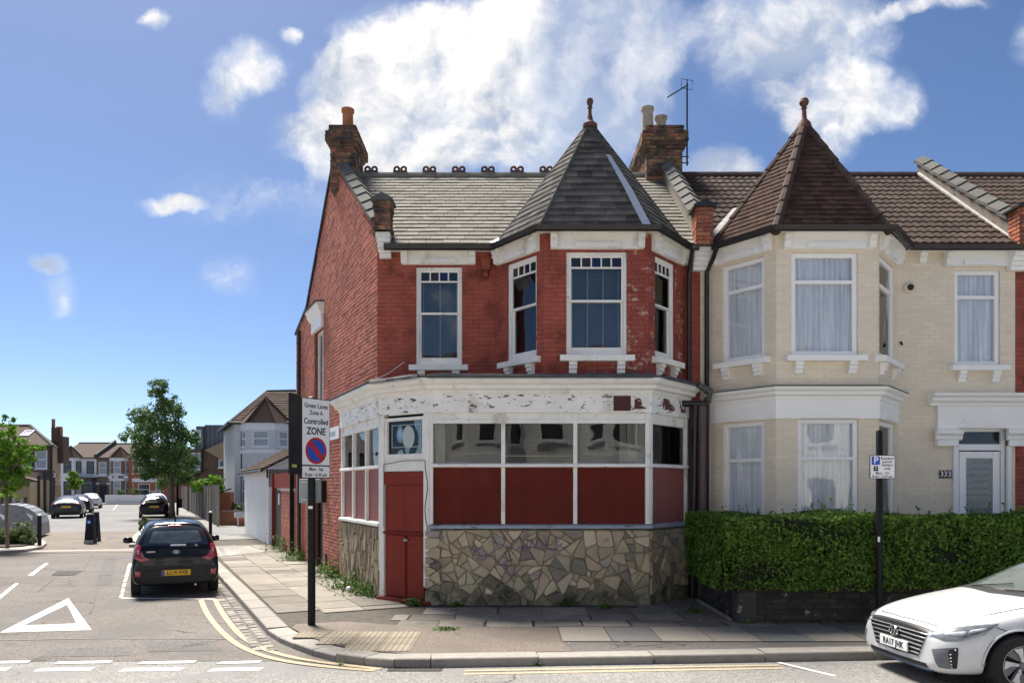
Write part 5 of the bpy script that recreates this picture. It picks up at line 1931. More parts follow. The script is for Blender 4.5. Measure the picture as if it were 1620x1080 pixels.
MB().sweep([(PARTY1, YW), (NB0 - BE, YW), (NB0, YB), (NB1, YB), (NB1 + BE, YW), (PARTY2, YW)], [(-.05, EAVE + .0), (.17, EAVE - .05), (.17, EAVE - .07), (-.05, EAVE - .06)]).build('soffit', WN, h333)
# valley flashing on the left of the turret
p, q = Vector((NB0 - BE - .12, EAVE_Y + .1, EAVE + .12)), Vector((NB0 - .1, EAVE_Y + 1.35, EAVE + 1.12))
MB().add([p, p + Vector((.12, -.02, 0)), q + Vector((.12, 0, .02)), q], [(0, 1, 2, 3)]).build('valley_lead', M['flashing'], r2, fix=False)


def party_parapet(th, X, left_flash):
    """parapet between two roofs with saddle coping and a brick kneeler"""
    fr_ = Fr((X, EAVE_Y + .1, 0), (0, 1, 0), (0, 0, 1), (-1, 0, 0))
    zt = lambda a: EAVE + .1 + a * TANP + .30
    mb = MB()
    L = RIDGE_Y - EAVE_Y - .1
    mb.prism(fr_, [(.12, EAVE), (L, EAVE), (L, zt(L)), (.12, zt(.12))], -.11, .11)
    par = mb.build('party_parapet', M['render_dirty'], th)
    coping_run(th, (X, EAVE_Y + .22, EAVE + .1 + .12 * TANP + .30), (X, RIDGE_Y + .05, zt(L) + .02), .22, .38, M['coping'])
    kf_ = Fr((X - .15, EAVE_Y - .12, 0), (1, 0, 0))
    brick_stack(th, 'kneeler_pier', kf_, .27, .32, 6.08, 6.72, M['pier_brick'], M['stock_mortar'], [], n_ind=24)
    MB().prism(kf_, [(-.06, 6.72), (.33, 6.72), (.33, 6.76), (.135, 6.84), (-.06, 6.76)], -.4, .06).build('kneeler_cap', M['gutter'], th)
    mb = MB()
    for k in range(5):
        mb.fbox(Fr((X - .16, YW, 0), (1, 0, 0)), .0, .29, 0, .26 - k * .035, 6.08 - (k + 1) * .075, 6.08 - k * .075)
    mb.build('party_corbel', WN if X > 5 else M['white_old'], th, bevel=.008)
    f2 = Fr((X - .12, EAVE_Y + .2, EAVE + .22), (0, 1, TANP))
    if left_flash:
        p, q = Vector((X - .13, EAVE_Y + .15, EAVE + .15)), Vector((X - .13, RIDGE_Y - .1, RIDGE_Z + .03))
        MB().tube([p, q], .035, 6).build('flashing', M['flashing'], th)


party_parapet(shop, PARTY1, False)
party_parapet(h333, PARTY2, True)
# rain pipe at the party line
px_ = gx(1121, 13.25)
MB().tube([(px_ + .08, 13.02, 6.0), (px_ + .06, 13.2, 5.86), (px_, 13.36, 5.68), (px_, 13.37, .0)], .042, 8).build('downpipe', M['gutter'], h333, smooth=60)
# chimney shared at the ridge
cst2 = Fr((gx(1024, 16.2), 16.2, 0), (1, 0, 0))
ch2 = brick_stack(shop, 'chimney', cst2, .74, 1.75, 8.1, 9.58, M['stock_brick'], M['stock_mortar'], [(9.08, 9.16, .04), (9.16, 9.24, .08), (9.24, 9.46, .11), (9.46, 9.58, .03)], n_ind=55)
MB().lathe([(.16, 0), (.125, .04), (.12, .5), (.145, .52), (.145, .57), (.11, .58), (.1, .3)], cst2.P(.06, -.3, 9.56), 16).build('chimney_pot', M['buff_pot'], ch2, smooth=40)
MB().lathe([(.15, 0), (.12, .04), (.115, .33), (.14, .35), (.14, .4), (.11, .41), (.1, .2)], cst2.P(.36, -.35, 9.56), 16).build('chimney_pot', M['buff_pot'], ch2, smooth=40)
MB().lathe([(.42, 0), (.3, .06), (.14, .09)], cst2.P(.36, -.4, 9.56), 10).build('flaunching', M['render_dirty'], ch2)
# aerial on the stack
ae = thing('television_aerial', 'thin black television aerial on a pole strapped to the right brick chimney', 'aerial', tuple(at(1087, 262, 16.15)))
mb = MB()
pa, pb_ = at(1087, 262, 16.15), at(1087, 132, 16.15)
MB().tube([pa, pb_], .018, 6).build('mast', M['black_metal'], ae)
for y_ in (258, 248):
    MB().tube([at(1078, y_, 16.15), at(1090, y_, 16.15)], .012, 5).build('strap', M['black_metal'], ae)
mb = MB()
mb.tube([at(1056, 154, 16.0), at(1088, 135, 16.3)], .012, 5)
for k in range(6):
    p = at(1056, 154, 16.0).lerp(at(1088, 135, 16.3), .1 + k * .15)
    mb.tube([p + Vector((.02, -.12, -.02)), p + Vector((-.02, .12, .02))], .005, 4)
q4 = [at(1078, 139, 16.3), at(1078, 125, 16.3), at(1096, 128, 16.25), at(1095, 143, 16.25), at(1078, 139, 16.3)]
mb.tube(q4, .008, 4)
mb.tube([at(1087, 140, 16.2), at(1087, 126, 16.2)], .014, 4)
mb.build('array', M['black_metal'], ae)

MB().box(PARTY1 + .06, PARTY2 - .06, 14.6, 19.7, 0, 6.0).build('interior', M['room'], h333)
MB().box(PARTY1 + .06, PARTY2 - .06, YW + .14, 14.6, 3.55, 3.6).build('upper_floor', M['room'], h333)

# ================================================================ red house at the right edge
hr = thing('terraced_house', 'dark red painted house at the right edge beyond the beige house', 'house', (11, 13, 0))
rw, RWL = wall_frame((PARTY2, YW), (PARTY2 + 5.6, YW))
ww = (1.2, 2.2, 4.06, 5.74)
dr2 = (.55, 1.5, 0, 2.9)
brick_wall(hr, 'front_wall', rw, 0, RWL, -.05, flat(6.08), [ww, dr2], M['red_brick'], M['red_mortar'], n_ind=40, depth=.005)
plastic_window(hr, rw, *ww, M['upvc'])
MB().fbox(rw, dr2[0], dr2[1], -.1, -.05, 0, 2.9).build('front_door', M['upvc'], hr)
q0, q1 = Vector((PARTY2, EAVE_Y, EAVE)), Vector((PARTY2 + 5.6, EAVE_Y, EAVE))
t3 = roof_plane(q0, q1, (PARTY2, RIDGE_Y, RIDGE_Z))
mb = MB()
mb.add([t3.P(0, -.02, 0), t3.P(5.6, -.02, 0), t3.P(5.6, -.02, SL), t3.P(0, -.02, SL), (PARTY2 + 5.6, 19.8, EAVE), (PARTY2, 19.8, EAVE)], [(0, 1, 2, 3), (3, 2, 4, 5)])
r3 = mb.build('main_roof', M['tile_brown'], hr, fix=False)
roof_tiles(hr, r3, 'roof_tile', t3, 15, .277, .30, lambda w: .12, lambda w: 5.6, M['tile_brown'], 'roll', .022, 120, gap=.0, lap=.03, jit=.006)
MB().tube([t3.P(.1, 0, SL), t3.P(5.6, 0, SL)], .10, 8).build('ridge_tile', M['hip_tile'], r3)
MB().sweep([(PARTY2 + .2, EAVE_Y - .02), (PARTY2 + 5.6, EAVE_Y - .02)], [(0, EAVE - .03), (.0, EAVE - .10), (.04, EAVE - .125), (.085, EAVE - .105), (.115, EAVE - .035)]).build('gutter', M['gutter'], hr)
MB().box(PARTY2 + .06, PARTY2 + 5.5, 14.6, 19.7, 0, 6.0).build('interior', M['room'], hr)

# ================================================================ hedge on its low wall


def leaves(mb, pts, size, spread=1.0):
    """pts: (position, normal); one small folded leaf each"""
    for p, n in pts:
        d = Vector((random.gauss(0, 1), random.gauss(0, 1), random.gauss(0, 1))) * .55 * spread + n
        d.normalize()
        t = d.cross(Vector((random.uniform(-1, 1), random.uniform(-1, 1), random.uniform(-1, 1))))
        if t.length < .05:
            continue
        t.normalize()
        b = d.cross(t)
        s = size * random.uniform(.6, 1.25)
        r = random.random()
        k = len(mb.v)
        tip, base = p + t * s, p - t * s
        mb.v += [tuple(base), tuple(p + b * s * .5 + d * s * .12), tuple(tip), tuple(p - b * s * .5 + d * s * .12)]
        mb.f += [(k, k + 1, k + 2), (k, k + 2, k + 3)]
        mb.r += [r, r]


hedge = thing('hedge', 'dense clipped green privet hedge above the low sooty garden wall', 'hedge', (6, 10.9, 0))
HX0, HX1, HY0, HY1, HZ0, HZ1 = 2.93, 13.0, 10.38, 11.25, .55, 1.50
random.seed(3)
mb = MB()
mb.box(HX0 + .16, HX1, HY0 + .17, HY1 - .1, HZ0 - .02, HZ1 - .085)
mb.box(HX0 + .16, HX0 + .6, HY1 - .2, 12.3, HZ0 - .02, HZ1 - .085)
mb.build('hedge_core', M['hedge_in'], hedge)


def wob(a, b):
    return .08 * math.sin(a * 2.1 + 1.3) * math.sin(b * 3.3) + .045 * math.sin(a * 5.7 + b * 4.1) + .02 * math.sin(a * 13 + b * 9)


def bare(a, b):
    return math.sin(a * 3.1 + 2 * math.sin(b * 4)) + math.sin(b * 7.3 + a * 1.7) + random.gauss(0, .7) < -1.0


pts = []
for _ in range(26000):
    x, z = random.uniform(HX0, 9.2), random.uniform(HZ0 - .05, HZ1)
    if bare(x, z):
        continue
    dpt = abs(random.gauss(0, .08))
    zz = z - .03 * (1 if random.random() < .3 else 0)
    pts.append((Vector((x, HY0 + dpt + wob(x, z) + max(0, (z - 1.35)) * .35, zz)), Vector((0, -1, .35))))
for _ in range(9000):
    x, y = random.uniform(HX0, 9.2), random.uniform(HY0, HY1)
    pts.append((Vector((x, y, HZ1 - abs(random.gauss(0, .03)) + wob(x, y) * .6)), Vector((0, -.1, 1))))
for _ in range(9500):
    y, z = random.uniform(HY0, 12.5), random.uniform(HZ0 - .1, HZ1)
    if y < 11 and z < .5 + (11 - y) * .0:
        continue
    pts.append((Vector((HX0 + abs(random.gauss(0, .04)) + wob(y, z) - .05, y, z)), Vector((-1, 0, .35))))
for _ in range(2600):
    x, y = random.uniform(HX0, HX0 + .7), random.uniform(HY1, 12.5)
    pts.append((Vector((x, y, HZ1 - abs(random.gauss(0, .03)))), Vector((0, -.1, 1))))
for _ in range(2500):
    x = random.uniform(9.2, HX1)
    z = random.uniform(HZ0, HZ1)
    pts.append((Vector((x, HY0 + abs(random.gauss(0, .04)), z)), Vector((0, -1, .3))))
for _ in range(80):
    x, y = random.uniform(HX0, 9.2), random.uniform(HY0 + .02, HY1)
    h_ = random.uniform(.04, .16)
    for k in range(5):
        pts.append((Vector((x + random.gauss(0, .012), y + random.gauss(0, .012), HZ1 + wob(x, y) * .6 + h_ * k / 4)), Vector((random.uniform(-1, 1), -.5, .6))))
leaves(mb2 := MB(), pts, .031)
fo = mb2.build('foliage', M['leaf_hedge'], hedge, fix=False)
fo['kind'] = 'stuff'
mb = MB()
for _ in range(60):
    x = random.uniform(HX0, 9)
    mb.tube([(x, HY0 + .25, .5), (x + random.uniform(-.1, .1), HY0 + .1, .9)], .008, 4)
mb.build('twigs', M['bark'], hedge)['kind'] = 'stuff'

gw = thing('garden_wall', 'low sooty black garden wall with flaking patches under the hedge', 'wall', (6, 10.7, 0))
GX0 = gx(1172, 10.62)
gwf, _ = wall_frame((GX0, 10.62), (13.0, 10.72))
brick_wall(gw, 'front_face', gwf, 0, 9.8, -.03, flat(.56), [], M['garden_wall'], M['garden_wall'], n_ind=120, depth=.012, jig=.008, thick=.22, pick=lambda b: b[0])
gws, GSL = wall_frame((GX0 - .02, 12.75), (GX0, 10.62))
brick_wall(gw, 'side_face', gws, 0, GSL, -.03, flat(.56), [], M['garden_wall'], M['garden_wall'], n_ind=50, depth=.012, jig=.008, thick=.22)
MB().fbox(gwf, -.05, .22, -.24, .03, -.03, .44).build('end_pier', M['garden_wall'], gw, bevel=.02)
MB().tube([(GX0 - .12, 12.6, .02), (GX0 - .1, 10.8, .02)], .03, 5).build('edging', M['slab'], gw)

# ================================================================ signs in front
random.seed(17)
zs = thing('parking_zone_sign', 'tall white controlled zone parking sign on a black post at the kerb corner', 'sign', (gx(492, 10.46), 10.46, 0))
PX, PY = gx(492, 10.46), 10.46
MB().lathe([(.053, 0), (.053, 3.14), (.03, 3.16)], (PX, PY + .03, -.01), 16).build('post', M['black_metal'], zs, smooth=40)
sl, sr_ = Vector((gx(477, 10.28), 10.28, 0)), Vector((gx(522, 10.68), 10.68, 0))
sg = Fr(sl, sr_ - sl)
SW = (sr_ - sl).length
zt, zb_ = 3.12, 2.02
pl = MB().fbox(sg, 0, SW, -.03, 0, zb_, zt).build('sign_plate', M['ink_black'], zs, bevel=.004)
face = MB().fbox(sg, .012, SW - .012, 0, .003, 2.205, zt - .012).build('sign_face', M['sign_white'], zs)
face2 = MB().fbox(sg, .012, SW - .012, 0, .003, zb_ + .012, 2.185).build('sign_face', M['sign_white'], zs)
mid = SW / 2
for t_, z_, s_, b_ in (('Green Lanes', 3.015, .090, .006), ('Zone A', 2.92, .085, .006), ('Controlled', 2.80, .108, .012), ('ZONE', 2.665, .135, .018)):
    text(t_, sg, mid, .004, z_, s_, M['ink_black'], 'lettering', face, bold=b_ + .008, xs=.88)
text('Mon - Sat', sg, mid, .004, 2.145, .068, M['ink_black'], 'lettering', face2, bold=.018, xs=.92)
text('8 am - 6.30 pm', sg, mid, .004, 2.068, .068, M['ink_black'], 'lettering', face2, bold=.018, xs=.92)
cz, rr_ = 2.40, .185


def disc(fr, a, n, b, r, k=32, r2=None):
    return [fr.P(a + math.cos(2 * math.pi * i / k) * r, n, b + math.sin(2 * math.pi * i / k) * (r2 or r)) for i in range(k)]


MB().add(disc(sg, mid, .0045, cz, rr_), [tuple(range(32))]).build('red_ring', M['ink_red'], face, fix=False)
MB().add(disc(sg, mid, .0055, cz, rr_ * .80), [tuple(range(32))]).build('blue_disc', M['ink_blue'], face, fix=False)
d_ = .027
k_ = rr_ * .82 * .707
MB().add([sg.P(mid - k_ - d_, .0065, cz + k_ - d_), sg.P(mid + k_ - d_, .0065, cz - k_ - d_), sg.P(mid + k_ + d_, .0065, cz - k_ + d_), sg.P(mid - k_ + d_, .0065, cz + k_ + d_)], [(0, 1, 2, 3)]).build('red_bar', M['ink_red'], face, fix=False)
bl2 = Vector((gx(459.5, 9.93), 9.93, 0))
bg_ = Fr(bl2, sl - bl2)
MB().fbox(bg_, 0, (sl - bl2).length - .01, -.03, 0, 2.07, 3.14).build('back_plate', M['black_metal'], zs, bevel=.004)
M['sticker'] = mat('yellow sticker', (0.55, 0.47, 0.10), .6, 0)
MB().fbox(bg_, .05, .19, 0, .003, 2.16, 2.20).build('sticker', M['sticker'], zs)
gb = Fr((gx(473, 10.62), 10.62, 0), (1, 0, 0))
gwid = gx(507, 10.62) - gx(473, 10.62)
MB().fbox(gb, 0, gwid, -.02, 0, 1.68, 2.01).build('small_back_plate', M['grey_metal'], zs, bevel=.004)
for z_ in (1.73, 1.97):
    MB().fbox(gb, .06, gwid - .06, 0, .11, z_ - .008, z_ + .008).build('clamp', M['steel'], zs)
MB().fbox(Fr((PX - .03, PY - .025, 0), (1, 0, 0)), 0, .06, 0, .002, 1.60, 1.64).build('sticker', M['sign_white'], zs)

rs = thing('permit_parking_sign', 'small white resident permit parking sign on a black post before the hedge', 'sign', (gx(1391, 10.3), 10.3, 0))
RX, RY = gx(1391, 10.3), 10.3
MB().lathe([(.043, 0), (.043, 2.66), (.03, 2.68)], (RX, RY, -.01), 14).build('post', M['black_metal'], rs, smooth=40)
rf = Fr((gx(1376, 10.22), 10.22, 0), (1, 0, 0))
RWD = gx(1416, 10.22) - gx(1376, 10.22)
zt, zb_ = gz(719.5, 10.22), gz(757, 10.22)
MB().fbox(rf, 0, RWD, -.012, 0, zb_, zt).build('sign_plate', M['ink_black'], rs, bevel=.003)
rfc = MB().fbox(rf, .009, RWD - .009, 0, .003, zb_ + .009, zt - .009).build('sign_face', M['sign_white'], rs)
MB().fbox(rf, .024, .135, .003, .005, zt - .13, zt - .02).build('blue_square', M['ink_blue'], rfc)
text('P', rf, .08, .0055, zt - .075, .12, M['ink_white'], 'lettering', rfc, bold=.02)
MB().fbox(rf, .05, .11, .003, .005, zt - .215, zt - .145).build('black_square', M['ink_black'], rfc)
text('GL\nA', rf, .08, .0055, zt - .172, .032, M['ink_white'], 'lettering', rfc)
for i, t_ in enumerate(('Resident', 'permit', 'holders', 'only')):
    text(t_, rf, .235, .0035, zt - .045 - i * .045, .05, M['ink_black'], 'lettering', rfc, bold=.01)
text('Mon - Fri', rf, RWD / 2, .0035, zb_ + .075, .048, M['ink_black'], 'lettering', rfc, bold=.012)
text('8 am - 6.30 pm', rf, RWD / 2, .0035, zb_ + .032, .045, M['ink_black'], 'lettering', rfc, bold=.012)
MB().fbox(Fr((RX - .042, RY - .044, 0), (1, 0, 0)), 0, .03, 0, .002, 1.16, 1.23).build('sticker', M['sign_white'], rs)

# ================================================================ yard wall, gate and garage beyond the flank
M['white_wall'] = mat('white painted render', (0.72, 0.715, 0.70), .7, .05, 1, bump=.2, bs=20, wear=[((0.5, 0.48, 0.44), 1.5, .64, .8, (1, 1, .3))])
M['wood_dark'] = mat('weathered dark boards', (0.065, 0.055, 0.05), .85, .25, 6, rnd=.2, stretch=(3, 3, .4), bump=.3, bs=20)
M['grey_brick'] = mat('grey painted brick', (0.22, 0.21, 0.20), .85, .25, 5, rnd=.2, bump=.4, bs=40)
M['concrete'] = mat('concrete', (0.33, 0.30, 0.26), .9, .15, 4, bump=.4, bs=30, wear=[((0.18, 0.16, 0.13), 3, .56, .74)])


def on_flank(px):
    k = (px - CX) / F
    o = ffr.o
    d = ST
    t = (k * CORNER.y - CORNER.x) / (d.x - k * d.y)
    return t


T1, T2, T3, T4, T5 = on_flank(469), on_flank(445.5), on_flank(432), on_flank(425), on_flank(387)
yw = thing('yard_wall', 'red painted brick yard wall with a dark plank gate beside the white garage', 'wall', tuple(along(9)))
yf = Fr(along(T3), -ST)
YL = T3 - T1 + .1
gate = T3 - T2
brick_wall(yw, 'wall_face', yf, gate, YL, -.02, flat(1.78), [], M['red_flank_lit'], M['flank_mortar'], n_ind=60, depth=.01, thick=.2)
MB().fbox(yf, gate - .05, YL, -.22, .03, 1.78, 1.86).build('concrete_coping', M['concrete'], yw)
MB().fbox(yf, -.05, YL, -.16, -.02, 1.86, 2.32).build('board_panel', M['door_red'], yw)
for k in range(5):
    MB().fbox(yf, .05 + k * (gate - .1) / 5, .04 + (k + 1) * (gate - .1) / 5, -.1, -.06, .04, 1.8).build('gate_board', M['wood_dark'], yw)
MB().fbox(yf, -.06, .05, -.12, .04, 0, 2.32).build('gate_post', M['door_red'], yw)
MB().fbox(yf, gate * .45, gate * .55, -.06, -.045, 1.35, 1.7).build('paper_notice', M['sign_white'], yw)
MB().fbox(yf, YL - .5, YL - .42, .0, .12, 0, 2.5).build('gate_post', M['black_metal'], yw)
ddp = Fr(along(on_flank(478)), -ST)
MB().tube([ddp.P(0, .08, 6.0), ddp.P(0, .08, 0)], .05, 8).build('downpipe', M['gutter'], shop)
ddp = Fr(along(on_flank(523)), -ST)
MB().tube([ddp.P(0, .1, .42), ddp.P(0, .1, 0)], .03, 6).build('pipe_stub', M['gutter'], shop)

ga = thing('garage', 'low white rendered garage with a brown tiled roof beside the pavement', 'garage', tuple(along(17)))
gfr_ = Fr(along(T5), -ST)
GLN = T5 - T4
inn = Vector((ST.y, -ST.x, 0))
mb = MB()
mb.fbox(gfr_, 0, GLN, -3.4, 0, -.02, 2.50)
mb.build('walls', M['white_wall'], ga)
MB().fbox(gfr_, .02, GLN + .02, .0, .03, 2.26, 2.5).build('eaves_board', M['white_wall'], ga)
gf2 = Fr(gfr_.P(GLN, 0, 0), inn)
brick_wall(ga, 'gable_face', gf2, 0, 3.4, 1.9, flat(2.5), [], M['grey_brick'], M['concrete'], n_ind=0, thick=.05)
MB().prism(gf2, [(0.1, 2.55), (3.4, 2.55), (3.4, 3.45), (1.8, 3.45)], -.02, .03).build('gable_board', M['white_wall'], ga)
mb = MB()
rgp = [gfr_.P(-.2, .2, 2.45), gfr_.P(GLN + .25, .2, 2.45), gfr_.P(GLN + .25, -1.8, 3.5), gfr_.P(-.2, -1.8, 3.5), gfr_.P(GLN + .25, -3.6, 2.5), gfr_.P(-.2, -3.6, 2.5)]
up_ = Vector((0, 0, .07))
mb.add(rgp + [p + up_ for p in rgp], [(6, 7, 8, 9), (9, 8, 10, 11), (0, 1, 7, 6), (1, 2, 8, 7), (2, 4, 10, 8), (0, 3, 2, 1)])
grf = mb.build('roof', M['tile_brown'], ga)
gt = roof_plane(rgp[0] + up_, rgp[1] + up_, rgp[3] + up_)
roof_tiles(ga, grf, 'roof_tile', gt, 8, .27, .3, lambda w: 0, lambda w: GLN + .45, M['tile_brown'], 'slate', .02, 120)
MB().tube([gfr_.P(GLN + .1, .06, 2.5), gfr_.P(GLN + .1, .06, 2.2)], .03, 6).build('pipe', M['gutter'], ga)
MB().tube([rgp[0] + inn * -.05, rgp[1] + inn * -.05], .05, 6).build('gutter', M['gutter'], ga)

# ================================================================ background buildings
M['far_glass'] = mat('dark window pane', (0.035, 0.04, 0.045), .08, .1, .6, spec=.7)
M['far_net'] = mat('pale curtained pane', (0.30, 0.33, 0.35), .25, .15, 2, spec=.6)
M['far_white'] = mat('white painted front', (0.72, 0.73, 0.75), .7, .04, .8)
M['far_brown'] = mat('brown brick front', (0.20, 0.145, 0.11), .9, .15, 3, rnd=.1, bump=.3, bs=14)
M['far_red'] = mat('orange brick front', (0.34, 0.125, 0.07), .9, .15, 3, bump=.3, bs=14)
M['far_yellow'] = mat('yellow stock brick', (0.30, 0.225, 0.145), .9, .15, 3, bump=.3, bs=14)
M['far_dark'] = mat('dark brown brick', (0.13, 0.085, 0.06), .9, .2, 3, bump=.3, bs=14)
M['far_tile'] = mat('brown far roof tiles', (0.075, 0.053, 0.042), .95, .2, 3, rnd=.15, stretch=(1, 1, 8), bump=.3, bs=6)
M['far_tile_red'] = mat('dark red far tiles', (0.066, 0.039, 0.031), .95, .2, 3, stretch=(1, 1, 8))
M['grey_paint'] = mat('pale grey painted brick', (0.56, 0.56, 0.57), .8, .06, 1.5, bump=.2, bs=20)
M['zinc'] = mat('grey zinc cladding', (0.12, 0.135, 0.15), .5, .1, 3, metal=.2)
M['dark_frame'] = mat('black window frame', (0.015, 0.015, 0.017), .5, 0)


def win(th, fr, a0, a1, z0, z1, mf, mp=None, fwid=.07, transom=True, sill=True, recess=0.0):
    mb = MB()
    frame_boxes(mb, fr, a0, a1, z0, z1, -.02 - recess, .035 - recess, fwid)
    if transom:
        mb.fbox(fr, a0 + fwid, a1 - fwid, -.02 - recess, .03 - recess, (z0 + z1) / 2 - fwid / 2, (z0 + z1) / 2 + fwid / 2)
    w = mb.build('window', mf, th)
    MB().fbox(fr, a0 + fwid, a1 - fwid, -.02 - recess, .008 - recess, z0 + fwid, z1 - fwid).build('pane', mp or M['far_glass'], w)
    if sill:
        MB().fbox(fr, a0 - .08, a1 + .08, 0, .12, z0 - .1, z0).build('sill', mf if mf is not M['dark_frame'] else M['far_white'], w)
    return w


def tri_roof(th, name, pts, faces, m):
    return MB().add(pts, faces).build(name, m, th)


def far_bay(th, fr, a0, a1, dep, mw, mf, z_top, wins, mp=None, roofm=None, band=None, apex=None):
    """two storey canted bay: wins are (z0, z1) rows"""
    c = dep * .8
    P2 = lambda a, n: tuple(fr.P(a, n, 0)[:2])
    line = [P2(a0, 0), P2(a0 + c, dep), P2(a1 - c, dep), P2(a1, 0)]
    MB().poly(line, fr.o.z, z_top).build('bay', mw, th)
    for i in range(3):
        f, L = wall_frame(line[i], line[i + 1])
        f.o.z = 0
        for z0, z1 in wins:
            if i == 1:
                win(th, f, L * .2, L * .8, z0, z1, mf, mp)
            else:
                win(th, f, L * .22, L * .82, z0, z1, mf, mp)
    if band:
        for b0, b1 in band:
            MB().sweep(line, [(0, b0), (.06, b0), (.06, b1), (0, b1)]).build('white_band', M['far_white'], th)
    if roofm:
        e = [Vector((p[0], p[1], z_top)) for p in offset_line(line, .15)]
        ap_ = fr.P((a0 + a1) / 2, dep * .05, apex or z_top + 1.0)
        MB().add(e + [ap_], [(0, 1, 4), (1, 2, 4), (2, 3, 4), (3, 0, 4)]).build('bay_roof', roofm, th)
        for p in e:
            MB().tube([p, ap_], .06, 6).build('hip', M['hip_tile'], th)


def row_house(name, label, p, q, dep, zE, zR, mw, mr, group=None, gable=False):
    th = thing(name, label, 'house', ((p[0] + q[0]) / 2, (p[1] + q[1]) / 2, 0), group)
    fr, L = wall_frame(p, q)
    MB().fbox(fr, 0, L, -dep, 0, -.1, zE).build('wall', mw, th)
    e0, e1 = fr.P(-.05, .25, zE - .05), fr.P(L + .05, .25, zE - .05)
    r0, r1 = fr.P(-.05, -dep / 2, zR), fr.P(L + .05, -dep / 2, zR)
    b0, b1 = fr.P(-.05, -dep - .2, zE - .05), fr.P(L + .05, -dep - .2, zE - .05)
    rf_ = MB().add([e0, e1, r1, r0, b0, b1], [(0, 1, 2, 3), (3, 2, 5, 4), (0, 3, 4), (1, 5, 2)]).build('roof', mr, th)
    MB().tube([r0, r1], .12, 6).build('ridge', M['hip_tile'], rf_)
    MB().tube([e0, e1], .09, 6).build('gutter', M['gutter'], th)
    return th, fr, L


YF = 94.0
X4 = [gx(x, YF) for x in (93, 152.5, 210, 268)]
th, fr, L = row_house('far_house', 'white two storey terraced house with black window frames at the street end', (X4[0], YF), (X4[1], YF), 9, 5.55, 7.6, M['far_white'], M['far_tile'])
far_bay(th, fr, .1, L * .64, .8, M['far_white'], M['dark_frame'], 5.5, [(.9, 2.6), (3.6, 5.1)], roofm=M['far_tile_red'], apex=7.0)
win(th, fr, L * .74, L * .94, 3.5, 5.1, M['dark_frame'])
MB().fbox(fr, L * .56, L, 0, 1.0, -.1, 2.65).build('porch', M['zinc'], th)
MB().fbox(fr, L * .54, L, -.02, 1.2, 2.65, 3.1).build('porch_roof', M['far_tile'], th)
win(th, fr, L * .75, L * .96, .3, 2.2, M['dark_frame'], sill=False, recess=-1.0)
MB().fbox(fr, L * .60, L * .72, 1.0, 1.04, .0, 2.1).build('door', M['concrete'], th)
th, fr, L = row_house('far_house', 'brown brick terraced house with dark blue door at the end of the street', (X4[1], YF), (X4[2], YF), 9, 5.55, 7.5, M['far_brown'], M['far_tile'])
far_bay(th, fr, L * .36, L * .97, .8, M['far_brown'], M['far_white'], 5.5, [(.9, 2.6), (3.55, 5.05)], M['far_net'], M['far_tile_red'], [(2.65, 2.95), (5.1, 5.5), (3.3, 3.5)], 6.9)
win(th, fr, L * .07, L * .28, 3.5, 5.0, M['far_white'], M['far_net'])
for c in (.42, .58, .85):
    MB().fbox(fr, L * c, L * (c + .12), .8, .9, 2.98, 3.25).build('panel', M['far_white'], th)
M['navy'] = mat('navy door paint', (0.012, 0.018, 0.035), .4, 0)
dd = MB().fbox(fr, L * .1, L * .29, 0, .06, 0, 2.15).build('door', M['navy'], th)
MB().add(disc(fr, L * .195, .05, 2.15, .42, 16), [tuple(range(16))]).build('fanlight', M['far_glass'], dd, fix=False)
MB().fbox(fr, L * .0, L * .08, 0, .12, 2.2, 2.45).build('capital', M['far_white'], th)
MB().fbox(fr, L * .3, L * .38, 0, .12, 2.2, 2.45).build('capital', M['far_white'], th)
MB().fbox(fr, 0.05, L * .3, 0, .08, 3.2, 3.4).build('sill_band', M['far_white'], th)
th, fr, L = row_house('far_house', 'orange brick house mostly hidden by the large street tree', (X4[2], YF - 1), (X4[3], YF - 1), 9, 5.55, 7.5, M['far_red'], M['far_tile'])
far_bay(th, fr, L * .1, L * .9, .8, M['far_red'], M['far_white'], 5.5, [(.9, 2.3), (3.55, 5.05)], None, M['far_tile_red'], [(2.5, 2.95), (5.1, 5.5)], 7.0)
# parapets between the far roofs and the white front wall
for i, x in enumerate(X4[1:3]):
    w_ = thing('party_parapet', ('pale rendered parapet between the white and brown far roofs', 'parapet between the brown and orange far roofs beside the tree')[i], 'parapet', (x, YF, 5.5))
    f2 = Fr((x, YF, 0), (0, 1, 0), (0, 0, 1), (-1, 0, 0))
    MB().prism(f2, [(-.3, 5.5), (4.5, 5.5), (4.5, 8.0), (-.3, 5.95)], -.15, .15).build('masonry', M['coping'], w_)
fw_ = MB().box(gx(166, 88), gx(226, 88), 88, 88.25, 0, .98).build('front_garden_wall', M['far_white'])
tag(fw_, 'low white rendered wall at the far end of the side street', 'wall')

